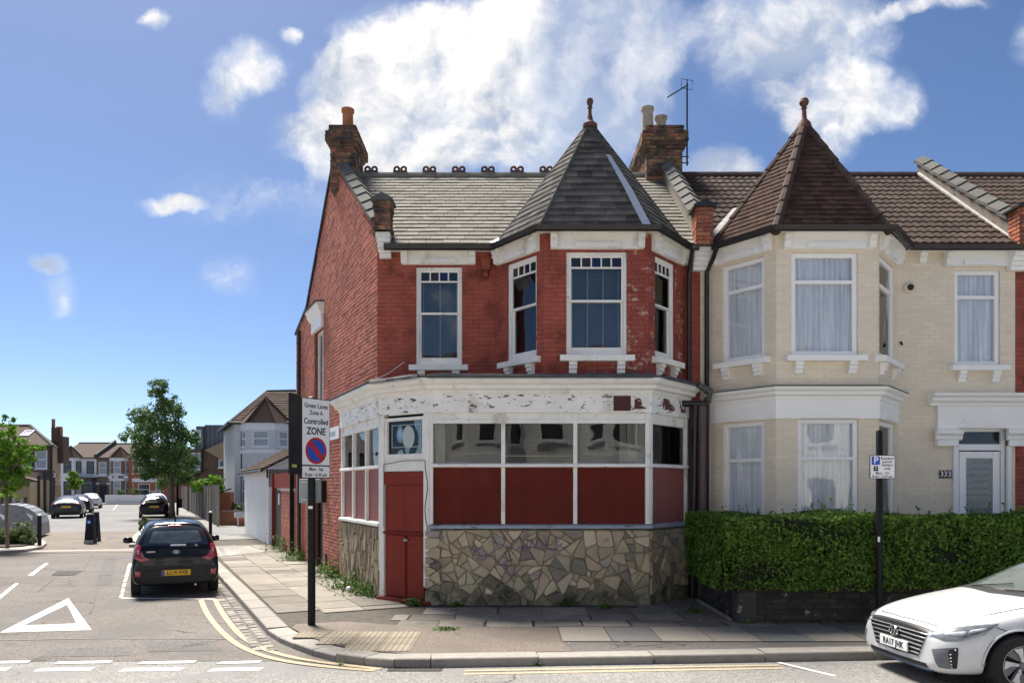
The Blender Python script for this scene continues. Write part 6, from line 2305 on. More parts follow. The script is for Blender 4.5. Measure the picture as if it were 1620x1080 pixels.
# left corner house
YL_ = 70.0
xa, xb = gx(-90, YL_), gx(83, YL_)
lh = thing('corner_house', 'dark brick house with a hipped tiled roof and skylight on the left', 'house', (xa, YL_, 0))
lfr2, LLN = wall_frame((xa, YL_), (xb, YL_))
zE = gz(705, YL_)
MB().poly([(xa, YL_), (xb, YL_), (xb - .4835 * 6.5, YL_ + 6.5), (xa, YL_ + 6.5)], -.1, zE).build('wall', M['far_dark'], lh)
sfr2 = Fr((xb, YL_, 0), ST)
sfr2.N = Vector((ST.y, -ST.x, 0))
mb = MB().add([(xb + .02, YL_ - .01, -.1), (xb + .02, YL_ - .01, zE), (xb + .02 - .4835 * 6.5, YL_ + 6.5, zE), (xb + .02 - .4835 * 6.5, YL_ + 6.5, -.1)], [(0, 1, 2, 3)])
mb.build('side_wall', M['far_yellow'], lh, fix=False)
e0, e1 = Vector((xa, YL_ - .3, zE)), Vector((xb + .25, YL_ - .3, zE))
e2 = Vector((xb - 3.0, YL_ + 6.8, zE))
rd = at(48, 673, YL_ + 3.2)
rd0 = Vector((xa, YL_ + 3.2, rd.z))
rf_ = MB().add([e0, e1, rd, rd0, e2, Vector((xa, YL_ + 6.8, zE))], [(0, 1, 2, 3), (1, 4, 2), (3, 2, 4, 5)]).build('roof', M['far_tile'], lh)
for p in (e1, rd0):
    MB().tube([p, rd], .14, 6).build('hip', M['coping'], rf_)
MB().tube([e0, e1], .10, 6).build('gutter', M['gutter'], lh)
rpl = roof_plane(e0, e1, rd0)
aa = (at(34, 690, YL_ + 1.6) - e0).dot(rpl.U)
mb = MB()
frame_boxes(mb, Fr(rpl.P(0, 0, 0), rpl.U, rpl.W, rpl.N), aa, aa + .9, 1.9, 3.0, 0, .1, .09)
skl = mb.build('skylight', M['far_white'], rf_)
MB().fbox(Fr(rpl.P(0, 0, 0), rpl.U, rpl.W, rpl.N), aa + .09, aa + .81, .02, .05, 1.99, 2.91).build('pane', M['far_net'], skl)
win(lh, lfr2, lfr2.a_of(56), lfr2.a_of(75), gz(741, YL_), gz(712, YL_), M['far_white'], M['far_net'], fwid=.1)
win(lh, lfr2, lfr2.a_of(36), lfr2.a_of(52), gz(738, YL_), gz(716, YL_), M['dark_frame'], fwid=.1)
MB().tube([(xb - .1, YL_ - .1, zE), (xb - .1, YL_ - .1, 0)], .09, 6).build('downpipe', M['gutter'], lh)
# lower wing and fence boards in front
mb = MB()
wx0, wx1 = gx(30, 64), gx(71, 64)
mb.poly([(wx0, 64), (wx1, 64), (wx1 - .4835 * 6, 70), (wx0, 70)], -.1, gz(768, 64))
mb.build('wing', M['far_yellow'], lh)
MB().add([(wx0 - 1, 63.6, gz(745, 64)), (wx1 + .3, 63.6, gz(764, 64)), (wx1 + .3 - 2.9, 70, gz(764, 64)), (wx0 - 1, 70, gz(745, 64)), (wx0 - 1, 63.6, gz(748, 64) - .1), (wx1 + .3, 63.6, gz(766, 64) - .1)], [(0, 1, 2, 3), (4, 5, 1, 0)]).build('wing_roof', M['far_tile'], lh)
wf2, _ = wall_frame((wx0, 64), (wx1, 64))
win(lh, wf2, wf2.a_of(46), wf2.a_of(62), .9, 1.9, M['dark_frame'], sill=False)
chs = MB()
for (x0, x1, y0, y1) in ((81, 90, 676, 705), (90, 100, 690, 708)):
    chs.box(gx(x0, 74), gx(x1, 74), 74, 75, gz(y1, 74) - 1.5, gz(y0, 74))
chp = chs.build('chimney', M['far_dark'], lh)
for x in (84.5, 92, 96):
    MB().lathe([(.2, 0), (.16, .1), (.16, .9), (.2, .95)], (gx(x, 74.4), 74.4, gz(678 if x < 88 else 690, 74.4)), 8).build('chimney_pot', M['terracotta'], chp)
M['hoard'] = mat('tan hoarding board', (0.42, 0.31, 0.19), .8, .1, 2, rnd=.1)
hd = thing('fence', 'tan board fence with dark posts before the left corner house', 'fence', (gx(62, 56), 56, 0))
for k, (x0, x1) in enumerate(((47, 61), (62, 70.5), (72, 80))):
    MB().box(gx(x0, 56), gx(x1, 56), 56, 56.06, -.05, gz(762 if k == 0 else 759, 56)).build('fence_panel', M['hoard'], hd)
for x in (61.5, 71.2, 81):
    MB().box(gx(x, 56) - .07, gx(x, 56) + .07, 55.9, 56.1, 0, gz(752 if x < 70 else 745, 56)).build('fence_post', M['dark_frame'], hd)
bw_ = MB().box(gx(-60, 57), gx(47, 57), 57, 57.25, -.05, gz(770, 57)).build('brick_wall', M['far_yellow'])
tag(bw_, 'yellow brown brick yard wall behind the cycle store on the left', 'wall')
lw_ = thing('low_fence', 'low broken picket fence behind the cycle store on the left', 'fence', (gx(20, 50), 50, 0))
for k in range(9):
    x = gx(-12 + k * 6.2, 50)
    MB().box(x, x + .18, 50, 50.08, -.05, 1.0 + .12 * (k % 3)).build('fence_board', M['concrete' if k % 2 else 'wood_dark'], lw_)

# grey bay house on the right of the side street
YG = 47.0
gh = thing('grey_house', 'pale grey painted house with white trimmed bay and dark red tiled roof', 'house', (gx(420, YG), YG, 0))
xg0, xg1 = gx(371, YG), gx(520, YG)
gf_, GLL = wall_frame((xg0, YG), (xg1, YG))
zE = gz(669, YG)
bk = Vector((xg0, YG, 0)) + ST * 7.2
MB().poly([(xg0, YG), (xg1, YG), (xg1, YG + 7), (bk.x, bk.y)], -.1, zE).build('wall', M['grey_paint'], gh)
ridge_l, ridge_r = at(423, 619, YG + 3.6), at(520, 617, YG + 3.6)
e0, e1 = Vector((xg0 - .25, YG - .25, zE)), Vector((xg1, YG - .25, zE))
bk2 = Vector((bk.x - .3, bk.y, zE))
rf_ = MB().add([e0, e1, ridge_r, ridge_l, bk2, Vector((xg1, YG + 7, zE))], [(0, 1, 2, 3), (4, 0, 3), (3, 2, 5, 4)]).build('roof', M['far_tile'], gh)
rpl = roof_plane(e0, e1, ridge_r)
Hh = (ridge_r - e0).dot(rpl.W)
ul_ = (ridge_l - e0).dot(rpl.U)
roof_tiles(gh, rf_, 'roof_tile', rpl, int(Hh / .33), .33, .45, lambda w: ul_ * w / Hh, lambda w: xg1 - xg0, M['tile_brown'], 'slate', .03, 150, jit=.0)
MB().tube([e0, ridge_l, ridge_r], .11, 6).build('hip', M['coping'], rf_)
far_bay(gh, gf_, gf_.a_of(381), gf_.a_of(460), .9, M['grey_paint'], M['far_white'], zE - .05, [(.9, 2.4), (gz(706, 46.3), gz(681, 46.3))], M['far_net'], M['far_tile_red'], [(5.35, zE - .05), (2.55, 3.0), (3.95, 4.2)], gz(628, 47))
MB().tube([(xg0 + .5, YG - .1, zE), (xg0 + .5, YG - .1, 0)], .08, 6).build('downpipe', M['gutter'], gh)
MB().tube([e0, e1], .10, 6).build('gutter', M['gutter'], gh)
MB().tube([e0, bk2], .13, 6).build('verge', M['gutter'], gh)
mb = MB()
for (x0, x1, y0, y1) in ((387, 398, 733, 745),):
    mb.box(gx(x0, YG), gx(x1, YG), YG - .06, YG + .01, gz(y1, YG), gz(y0, YG))
mb.build('panel', M['far_white'], gh)

# zinc dormer building behind the tree
YD = 60.0
dh = thing('dormer_house', 'brown brick house with a grey zinc roof extension behind the street tree', 'house', (gx(330, YD), YD, 0))
df, DLN = wall_frame((gx(296, YD), YD), (gx(366, YD), YD))
MB().fbox(df, 0, DLN, -6, 0, -.1, gz(710, YD)).build('wall', M['far_dark'], dh)
MB().prism(df, [(df.a_of(326), gz(712, YD)), (DLN, gz(735, YD)), (DLN, gz(694, YD)), (df.a_of(328), gz(711, YD))], 0, .3).build('gable', M['far_yellow'], dh)
MB().fbox(df, df.a_of(311), df.a_of(322), -5, .1, gz(710, YD), gz(674, YD)).build('dormer_side', M['zinc'], dh)
MB().fbox(df, df.a_of(322), DLN, -5, -.2, gz(712, YD), gz(671.5, YD)).build('dormer', M['zinc'], dh)
for k in range(6):
    a = df.a_of(324 + k * 6.5)
    MB().fbox(df, a, a + .05, -.2, -.15, gz(708, YD), gz(672, YD)).build('zinc_seam', M['zinc'], dh)
win(dh, df, df.a_of(310), df.a_of(319), gz(697, YD), gz(680, YD), M['far_white'], M['far_net'], recess=-.12)
win(dh, df, df.a_of(303), df.a_of(319), gz(742, YD), gz(716, YD), M['far_white'], M['far_net'])
win(dh, df, df.a_of(347), df.a_of(357), gz(739, YD), gz(717, YD), M['far_white'], M['far_glass'], recess=-.1)
MB().tube([df.P(df.a_of(321), .15, gz(709, YD)), df.P(df.a_of(320), .15, gz(745, YD)), df.P(df.a_of(305), .15, gz(757, YD))], .1, 6).build('downpipe', M['gutter'], dh)
MB().add([df.P(df.a_of(300), .2, gz(757, YD)), df.P(df.a_of(330), .2, gz(741, YD)), df.P(df.a_of(330), -.5, gz(738, YD)), df.P(df.a_of(300), -.5, gz(754, YD))], [(0, 1, 2, 3)]).build('lean_to', M['lead'], dh)

# fence, low wall and street name board before the grey house
wfn = thing('wooden_fence', 'grey weathered vertical board fence along the side street pavement', 'fence', tuple(gnd(330, 830)))
f0, f1 = gnd(345, 832), gnd(287, 801.5)
ffn = Fr((f0.x, f0.y, 0), f1 - f0)
FLn = (f1 - f0).length
M['fence_wood'] = mat('weathered grey fence board', (0.20, 0.18, 0.155), .9, .25, 2, rnd=.3, stretch=(3, 3, .3))
npn = int(FLn / 1.85)
for k in range(npn):
    a = k * 1.85
    MB().fbox(ffn, a - .05, a + .05, -.06, .06, 0, 2.02).build('fence_post', M['fence_wood'], wfn)
    if k < 9:
        for b in range(11):
            o = MB().fbox(ffn, a + .06 + b * .16, a + .205 + b * .16, -.02 + .012 * (b % 2), .01 + .012 * (b % 2), .03, 1.92 + random.uniform(-.03, .03), random.random()).build('fence_board', M['fence_wood'], wfn)
    else:
        MB().fbox(ffn, a + .06, a + 1.8, -.02, .02, .03, 1.92).build('fence_panel', M['fence_wood'], wfn)
lbw = thing('low_brick_wall', 'low orange brick wall with a small tiled pier below the grey house', 'wall', (gx(362, 38), 38, 0))
bfr, _ = wall_frame((gx(349, 37.6), 37.6), (gx(392, 37.6), 37.6))
brick_wall(lbw, 'wall_face', bfr, 0, 1.6, -.02, flat(.72), [], M['far_red'], M['stock_mortar'], n_ind=0, thick=.25)
MB().add([(gx(341, 38.5), 38.9, -.05), (gx(349, 37.6), 37.6, -.05), (gx(349, 37.6), 37.6, .7), (gx(341, 38.5), 38.9, .75)], [(0, 1, 2, 3)]).build('return', M['far_red'], lbw, fix=False)
MB().box(gx(346, 39.5), gx(366, 39.5), 39.4, 39.9, -.05, gz(778, 39.5)).build('pier', M['far_red'], lbw)
MB().add([at(336, 783, 39.2), at(366, 774, 39.2), at(366, 774, 40.2), at(336, 783, 40.2), at(336, 780.5, 39.2), at(366, 771.5, 39.2), at(366, 771.5, 40.2), at(336, 780.5, 40.2)], MB.BOXF).build('pier_roof', M['wood_dark'], lbw)
nb = thing('street_name_board', 'small cream street name board on two posts before the low brick wall', 'sign', (gx(379, 37.3), 37.3, 0))
nfr = Fr((gx(370.5, 37.3), 37.3, 0), (1, 0, 0))
MB().fbox(nfr, 0, .62, -.03, 0, gz(818, 37.3), gz(810, 37.3)).build('board', M['sign_white'], nb)
for k in range(7):
    MB().fbox(nfr, .07 + k * .07, .11 + k * .07, 0, .004, gz(816.6, 37.3), gz(814.8, 37.3)).build('letter', M['ink_black'], nb)
    MB().fbox(nfr, .10 + k * .06, .135 + k * .06, 0, .004, gz(813.4, 37.3), gz(811.4, 37.3)).build('letter', M['ink_black'], nb)
for a in (.14, .5):
    MB().fbox(nfr, a, a + .05, -.07, -.03, 0, gz(811, 37.3)).build('post', M['sign_white'], nb)

# ================================================================ street furniture on the side street


def speed_sign(px, py, base_py, label):
    b = gnd(px, base_py)
    th = thing('speed_sign', label, 'sign', tuple(b))
    z = gz(py, b.y)
    MB().lathe([(.07, 0), (.06, z + .35)], (b.x, b.y + .05, 0), 10).build('post', M['black_metal'], th)
    f = Fr((b.x, b.y, 0), (1, 0, 0))
    MB().prism(f, [(math.cos(t) * .26, z + math.sin(t) * .26) for t in [2 * math.pi * i / 24 for i in range(24)]], -.03, 0).build('disc', M['ink_red'], th)
    MB().prism(f, [(math.cos(t) * .20, z + math.sin(t) * .20) for t in [2 * math.pi * i / 24 for i in range(24)]], 0, .006).build('disc_face', M['sign_white'], th)
    text('20', f, 0, .008, z, .30, M['ink_black'], 'number', th, bold=.03)
    return th, b, f


th, b, f = speed_sign(280, 749, 815, 'red ringed twenty speed sign on a black lamp column by the tree')
MB().fbox(f, .04, .24, -.25, .05, gz(803, b.y), gz(788, b.y)).build('litter_bin', M['black_metal'], th)
MB().lathe([(.045, 0), (.035, gz(640, b.y))], (b.x, b.y + .15, 0), 8).build('lamp_column', M['black_metal'], th)
th, b, f = speed_sign(85, 751, 806, 'red ringed twenty speed sign before the left corner house')
MB().fbox(f, -.06, .06, -.1, -.06, .0, gz(785, b.y)).build('white_sleeve', M['sign_white'], th)


def bollard(px, py, label, h=1.0, r=.06):
    b = gnd(px, py)
    th = thing('bollard', label, 'bollard', tuple(b), 'black bollards with white tops')
    MB().lathe([(r * 1.05, -.02), (r, .02), (r, h - .1), (r * 1.12, h - .09), (r * 1.12, h - .05), (r, h - .04)], b, 14).build('post', M['black_metal'], th, smooth=40)
    MB().lathe([(r * 1.02, h - .045), (r * .95, h), (r * .4, h + .015)], b, 14).build('cap', M['sign_white'], th, smooth=40)


bollard(62.5, 862, 'black bollard with a white top at the planted corner on the left')
bollard(333, 852, 'black bollard with a white top behind the black hatchback')


def wedge(px, py, label, s=1.0):
    b = gnd(px, py, ROAD)
    th = thing('marker_post', label, 'traffic bollard', tuple(b), 'black wedge shaped traffic posts')
    f = Fr((b.x, b.y, ROAD), (1, 0, 0))
    mb = MB()
    w0, w1, h = .17, .115, 1.05 * s
    P = f.P
    mb.add([P(-w0, .12, 0), P(w0, .12, 0), P(w0, -.14, 0), P(-w0, -.14, 0), P(-w1, .06, h), P(w1, .06, h), P(w1, -.10, h + .02), P(-w1, -.10, h + .02)], MB.BOXF)
    mb.build('body', M['black_metal'], th, bevel=.02)
    MB().prism(f, [(math.cos(t) * .085, .78 * s + math.sin(t) * .085) for t in [2 * math.pi * i / 20 for i in range(20)]], .06, .09).build('blue_disc', M['ink_blue'], th)
    MB().add([P(-.05, .092, .8 * s), P(.05, .092, .8 * s), P(.03, .092, .74 * s), P(-.03, .092, .74 * s)], [(3, 2, 1, 0)]).build('white_symbol', M['ink_white'], th, fix=False)
    MB().fbox(f, -.16, .16, .10, .135, .02, .14).build('foot_plate', M['grey_metal'], th)


wedge(143, 860, 'black wedge traffic post with a blue disc in the street centre')
wedge(150, 856, 'black wedge traffic post half hidden behind the one with the blue disc', 1.03)

# planted corner on the left with cycle store
bo = strct(MB().poly([tuple(gnd(x, y)[:2]) for x, y in ((-120, 878), (-10, 872), (40, 868.5), (66, 864), (74, 858), (66, 852), (-40, 846), (-120, 846))], ROAD - .02, .0).build('planted_corner', M['kerb']))
MB().poly([tuple(gnd(x, y)[:2]) for x, y in ((-110, 872), (-10, 867), (34, 864.5), (52, 861.5), (54, 858), (-60, 852), (-110, 852))], -.01, .04).build('soil_bed', M['soil'], bo)
hb = gnd(30, 851, ROAD)
hg = thing('cycle_store', 'grey curved roof cycle storage hangar at the left edge', 'cycle store', tuple(hb))
M['hangar'] = mat('grey hangar sheet', (0.20, 0.205, 0.21), .45, .12, 3, metal=.2, wear=[((0.11, 0.11, 0.11), 3, .56, .7)])
YH0, YH1 = hb.y + .1, hb.y + 2.2
hx0, hx1 = gx(-40, YH0), gx(66, YH0)
nseg = 14
prof = []
for i in range(nseg + 1):
    t = math.pi * i / nseg
    prof.append((hx0 + (hx1 - hx0) * (1 - math.cos(t)) / 2, ROAD + .1 + 1.22 * math.sin(t) ** .62))
vs = [(x, YH0, z) for x, z in prof] + [(x - .95, YH1, z) for x, z in prof]
n_ = nseg + 1
MB().add(vs, [tuple(range(n_)), tuple(reversed(range(n_, 2 * n_)))] + [(i, n_ + i, n_ + i + 1, i + 1) for i in range(nseg)]).build('shell', M['hangar'], hg)
for k in range(3, 13):
    a, b = prof[k], prof[min(k + 1, nseg)]
    MB().tube([(a[0], YH0 - .02, a[1] + .01), (a[0] - .95, YH1, a[1] + .01)], .014, 4).build('roof_rib', M['grey_metal'], hg)
for dx_ in (.9, 2.0):
    MB().add([(hx0 + dx_, YH0 - .01, .9), (hx0 + dx_ + .28, YH0 - .01, .78), (hx0 + dx_ + .26, YH0 - .01, .58)], [(0, 1, 2)]).build('white_triangle', M['ink_white'], hg, fix=False)

# planter build-out on the right behind the hatchback
po = strct(MB().poly([tuple(gnd(x, y, ROAD)[:2]) for x, y in ((204, 866), (222, 865.5), (255, 852), (250, 836), (225, 838), (210, 852))], ROAD - .02, .01).build('planted_corner', M['kerb']))

# ================================================================ trees and plants


def blob_leaves(mb, blobs, n, size, spread=1.3):
    tot = sum(b[1] * b[2] for b in blobs)
    pts = []
    for c, rx, rz in blobs:
        k = int(n * rx * rz / tot)
        # small clumps spread through the blob
        for _ in range(max(1, k // 22)):
            d = Vector((random.gauss(0, 1), random.gauss(0, 1), random.gauss(0, 1))).normalized() * random.uniform(.45, 1.0)
            q = c + Vector((d.x * rx, d.y * rx, d.z * rz))
            cr = rx * .30
            for _ in range(22):
                e = Vector((random.gauss(0, 1), random.gauss(0, 1), random.gauss(0, .8))) * cr * .55
                nrm = (d + e.normalized() * .8 + Vector((0, 0, .4))) if e.length > 0 else d
                pts.append((q + e, nrm.normalized()))
    leaves(mb, pts, size, spread)


def tree(name, label, base, trunk, limbs, blobs, n, size, lm, cat='tree'):
    th = thing(name, label, cat, tuple(base))
    MB().tube(trunk[0], trunk[1], 10).build('trunk', M['bark'], th, smooth=True)
    mb = MB()
    for a, b, r in limbs:
        m_ = (a + b) / 2 + Vector((random.uniform(-.15, .15), random.uniform(-.15, .15), random.uniform(0, .15)))
        mb.tube([a, m_, b], [r, r * .7, r * .3], 6)
    mb.build('limbs', M['bark'], th, smooth=True)
    mb = MB()
    blob_leaves(mb, blobs, n, size)
    o = mb.build('crown', lm, th, fix=False)
    o['kind'] = 'stuff'
    return th


random.seed(31)
tb = gnd(272, 817)
D_ = tb.y
PB = [(252, 612, 16, 16), (262, 640, 20, 18), (248, 625, 14, 10), (275, 650, 16, 16), (235, 655, 20, 14), (215, 658, 16, 12), (205, 690, 15, 11), (225, 685, 22, 16), (250, 680, 26, 22),
      (280, 685, 24, 22), (298, 700, 18, 18), (268, 715, 28, 22), (240, 710, 24, 16), (222, 722, 16, 14), (246, 740, 24, 16), (278, 742, 26, 18), (298, 730, 18, 16), (230, 748, 14, 10), (262, 762, 18, 10), (290, 756, 16, 10), (226, 700, 18, 12), (308, 690, 8, 12)]
blobs = [(at(x, y, D_ + random.uniform(-1.3, 1.3)), rx * D_ / F * 1.0, ry * D_ / F * 1.0) for x, y, rx, ry in PB]
P_ = lambda x, y, dy=0: at(x, y, D_ + dy)
tree('street_tree', 'large dark green street tree with a pale trunk beside the parked cars', tb,
     ([P_(272, 818), P_(272, 790), P_(271, 765), P_(268, 720), P_(262, 670), P_(256, 620)], [.2, .16, .14, .12, .08, .03]),
     [(P_(270, 755), P_(235, 715, -.6), .09), (P_(269, 740), P_(295, 700, .6), .09), (P_(266, 700), P_(215, 665, .7), .07), (P_(264, 690), P_(282, 655, -.7), .06), (P_(268, 730), P_(210, 692, -.8), .05)],
     blobs, 16500, .10, M['leaf_tree'])
tb = gnd(12, 866)
D_ = tb.y
PB = [(14, 663, 8, 8), (12, 680, 14, 12), (20, 700, 20, 14), (2, 700, 18, 14), (40, 715, 16, 10), (62, 708, 12, 7), (30, 725, 20, 12), (8, 728, 22, 14), (38, 745, 16, 11), (15, 752, 20, 12), (-12, 720, 20, 20), (-8, 750, 18, 12), (30, 765, 14, 8), (8, 772, 14, 8), (50, 728, 10, 6)]
blobs = [(at(x, y, D_ + random.uniform(-.5, .5)), rx * D_ / F, ry * D_ / F) for x, y, rx, ry in PB]
tree('young_tree', 'young bright green tree in the planted corner at the left edge', tb,
     ([P_(12, 866), P_(10, 820), P_(11, 780), P_(13, 720), P_(14, 665)], [.055, .05, .045, .03, .01]),
     [(P_(11, 790), P_(35, 745, .2), .02), (P_(11, 775), P_(-6, 735, -.2), .02), (P_(12, 750), P_(58, 710, .1), .02), (P_(12, 740), P_(5, 700), .015)],
     blobs, 5200, .06, M['leaf_lime'])
tb = gnd(115, 795)
D_ = 80.0
blobs = [(at(x, y, D_ + random.uniform(-.5, .5)), rx * D_ / F, ry * D_ / F) for x, y, rx, ry in ((115, 750, 8, 5), (112, 758, 7, 5), (120, 762, 9, 5), (127, 760, 6, 4), (118, 770, 7, 5), (113, 766, 6, 5))]
tree('street_tree', 'small light green tree before the white far house', at(120, 794, D_), ([at(120, 795, D_), at(120, 775, D_), at(117, 755, D_)], [.1, .08, .04]), [(at(120, 776, D_), at(126, 762, D_), .04)], blobs, 1500, .16, M['leaf_lime'])


def shrub(name, label, blobs_px, D_, n, size, lm, group=None):
    base = at(blobs_px[0][0], 770, D_)
    base.z = 0
    th = thing(name, label, 'shrub', tuple(base), group)
    blobs = [(at(x, y, D_ + random.uniform(-.3, .3)), rx * D_ / F, ry * D_ / F) for x, y, rx, ry in blobs_px]
    mb = MB()
    for c, rx, rz in blobs:
        mb.tube([(c.x, c.y, 0), c], [.015, .008], 4)
    mb.build('stems', M['bark'], th)
    mb = MB()
    blob_leaves(mb, blobs, n, size)
    mb.build('foliage', lm, th, fix=False)['kind'] = 'stuff'


shrub('shrub', 'rounded grey green shrub below the young tree on the left', [(12, 848, 20, 16), (35, 842, 18, 18), (-10, 850, 20, 14), (48, 852, 10, 10), (25, 856, 18, 8)], 25.0, 4200, .05, M['leaf_shrub'])
shrub('shrub', 'small leafy shrub in the planter left of the black hatchback', [(228, 830, 8, 9), (232, 822, 6, 7), (224, 838, 6, 6)], 29.0, 900, .06, M['leaf_shrub'])
shrub('shrub', 'yellow green shrub behind the grey wooden fence', [(325, 768, 16, 10), (340, 762, 12, 9), (310, 770, 9, 8), (348, 772, 8, 8)], 46.0, 1800, .10, M['leaf_lime'])
shrub('shrub', 'small green plants on the low brick wall by the grey house', [(368, 800, 8, 5), (378, 802, 6, 4)], 39.5, 500, .07, M['leaf_shrub'])
shrub('shrub', 'dark bushes in front of the brown far house', [(192, 780, 7, 5), (213, 778, 8, 4), (184, 784, 4, 4)], 89.0, 500, .16, M['leaf_tree'])
shrub('shrub', 'bright green bush by the yard wall on the far left', [(14, 786, 14, 7), (-6, 788, 12, 8)], 54.0, 700, .11, M['leaf_lime'])


def weed(px, py, r, h, label, n=160, z=0.0, size=.038, lm='leaf_weed'):
    b = gnd(px, py, z)
    th = thing('weed_clump', label, 'weeds', tuple(b), 'weeds growing from the pavement')
    mb = MB()
    for _ in range(max(4, n // 12)):
        x, y = random.gauss(0, r * .45), random.gauss(0, r * .3)
        hh = h * random.uniform(.4, 1)
        q = b + Vector((x, y, 0))
        t = q + Vector((random.uniform(-.05, .05), random.uniform(-.05, .05), hh))
        mb.tube([q, t], [.004, .002], 3)
    mb.build('stems', M[lm], th)
    pts = []
    for _ in range(n):
        d = Vector((random.gauss(0, r * .45), random.gauss(0, r * .3), abs(random.gauss(0, h * .45))))
        pts.append((b + d, Vector((random.uniform(-.6, .6), -.4, 1)).normalized()))
    mb = MB()
    leaves(mb, pts, size, 1.2)
    mb.build('leaves', M[lm], th, fix=False)['kind'] = 'stuff'


for px, py, r, h, n, lb in ((452, 872, .55, .5, 420, 'leafy weeds along the red yard wall below the gate'), (470, 886, .5, .42, 420, 'leafy weeds at the foot of the yard wall by the black pipe'),
                            (528, 912, .42, .36, 380, 'bushy weeds at the left end of the shard stone base'), (512, 905, .3, .25, 160, 'low weeds beside the flank door'),
                            (556, 930, .5, .32, 420, 'weeds along the foot of the shard stone base'), (578, 940, .4, .26, 320, 'weeds between the stone base and the shop door post'), (600, 944, .3, .16, 160, 'low weeds at the left foot of the red shop door'),
                            (654, 957, .14, .14, 120, 'weed clump at the right foot of the red shop door'), (725, 958, .10, .07, 50, 'small weed at the base of the mossy stones'), (895, 957, .12, .10, 60, 'small weed in the paving below the graffiti stones'),
                            (948, 950, .10, .16, 90, 'taller weed sprouting at the stone base on the right'), (958, 962, .10, .08, 60, 'weed in the paving joint right of the taller weed'), (1098, 968, .14, .07, 60, 'weeds in the paving joint beside the garden wall'),
                            (706, 995, .16, .025, 50, 'moss tuft in the corner asphalt'), (1180, 985, .10, .05, 40, 'weed at the foot of the garden wall corner'), (436, 868, .2, .1, 60, 'low weeds at the corner of the white garage')):
    weed(px, py, r, h, lb, n)
for px, py, n, lb in ((850, 1053, 50, 'weed in the kerb joint below the shop window'), (537, 1052, 25, 'green weed in the gutter at the dropped kerb'), (1036, 1049, 30, 'weed in the kerb joint left of the white car')):
    weed(px, py, .07, .05, lb, n, ROAD, .02)
# scraps of litter and fallen leaves
lt = MB()
for _ in range(90):
    if random.random() < .6:
        x, y = random.uniform(2.2, 3.1), random.uniform(10.4, 12.0)
    else:
        x, y = random.uniform(-1, 8), random.uniform(8.75, 11.4)
    s_ = random.uniform(.008, .022)
    a = random.uniform(0, 6)
    lt.add([(x + math.cos(a + k * 1.57) * s_, y + math.sin(a + k * 1.57) * s_, .008 + .004 * (k % 2)) for k in range(4)], [(0, 1, 2, 3)], random.random())
M['litter'] = mat('pale scraps', (0.45, 0.40, 0.32), .9, .2, 9, rnd=.5)
o = lt.build('litter_scraps', M['litter'], None, fix=False)
tag(o, 'small pale scraps and dry leaves scattered over the paving', 'litter', None, 'stuff')
bp = gnd(553, 935)
o = MB().lathe([(.02, 0), (.06, .02), (.07, .05), (.045, .09), (.01, .1)], bp, 9).build('crumpled_bag', M['sign_white'], None, smooth=True)
tag(o, 'crumpled white bag in the weeds by the shop base', 'litter')

# ================================================================ terrace across the main road (behind the viewer, seen in the glass)
M['opp_wall'] = [mat('cream render', (0.77, 0.75, 0.70), .8, .06, 1), mat('white render', (0.80, 0.79, 0.76), .8, .06, 1), mat('pale stone paint', (0.70, 0.68, 0.64), .9, .08, 2, bump=.2, bs=14)]  # wall colours kept pale so they bounce sun across the road
OPP = ('cream rendered', 'white rendered', 'stone painted', 'cream rendered', 'white rendered')
for i in range(5):
    x1_ = 14 - i * 5.6
    th, fr, L = row_house('opposite_house', ('first', 'second', 'third', 'fourth', 'fifth')[i] + ' terraced house of the row across the main road, ' + OPP[i], (x1_, -6.5), (x1_ - 5.6, -6.5), 8, 6.0, 8.4, M['opp_wall'][(0, 1, 2, 0, 1)[i]], M['far_tile'], 'terrace across the main road')
    far_bay(th, fr, 2.3, 5.3, .9, M['opp_wall'][(0, 1, 2, 0, 1)[i]], M['far_white'], 5.9, [(.9, 2.7), (3.7, 5.4)], M['far_glass'], M['far_tile_red'], [(2.8, 3.15), (5.5, 5.9)], 7.6)
    win(th, fr, .6, 1.7, 3.7, 5.4, M['far_white'])
    MB().fbox(fr, .6, 1.6, 0, .05, 0, 2.2).build('door', M['navy'], th)

# ================================================================ cars (local: nose at x = 0, tail towards +x, z from the road)
def paint(name, c, metal=.0, rough=.3):
    return mat(name, c, rough, .02, 3, spec=.35 if max(c) > .2 else .15, metal=metal, coat=.9 if max(c) > .2 else .35)


M['car_white'] = paint('white car paint', (0.58, 0.585, 0.585))
M['car_black'] = paint('black car paint', (0.006, 0.007, 0.010), 0, .2)
M['car_grey'] = paint('dark grey car paint', (0.035, 0.037, 0.042), .2)
M['car_dark_blue'] = paint('very dark car paint', (0.015, 0.017, 0.022), .1)
M['car_silver'] = paint('silver car paint', (0.55, 0.56, 0.57), .3)
M['car_glass'] = mat('tinted car glass', (0.02, 0.024, 0.026), .04, 0, spec=.9, coat=1.0)
M['screen_glass'] = mat('windscreen glass', (0.10, 0.12, 0.12), .05, .35, 5, spec=.9, coat=1.0, stretch=(1, 1, 3))
M['tyre'] = mat('tyre rubber', (0.018, 0.018, 0.018), .85, .15, 12, bump=.2, bs=40)
M['plastic'] = mat('black car plastic', (0.014, 0.014, 0.015), .5, .1, 8)
M['plastic_grey'] = mat('grey car plastic', (0.14, 0.145, 0.155), .45, .1, 8)
M['chrome'] = mat('chrome', (0.65, 0.66, 0.68), .12, 0, metal=1.0)
M['alloy'] = mat('silver alloy', (0.55, 0.55, 0.56), .28, .05, 6, metal=.7)
M['red_lens'] = mat('red lamp lens', (0.30, 0.008, 0.010), .12, .1, 12, spec=.7, coat=1.0)
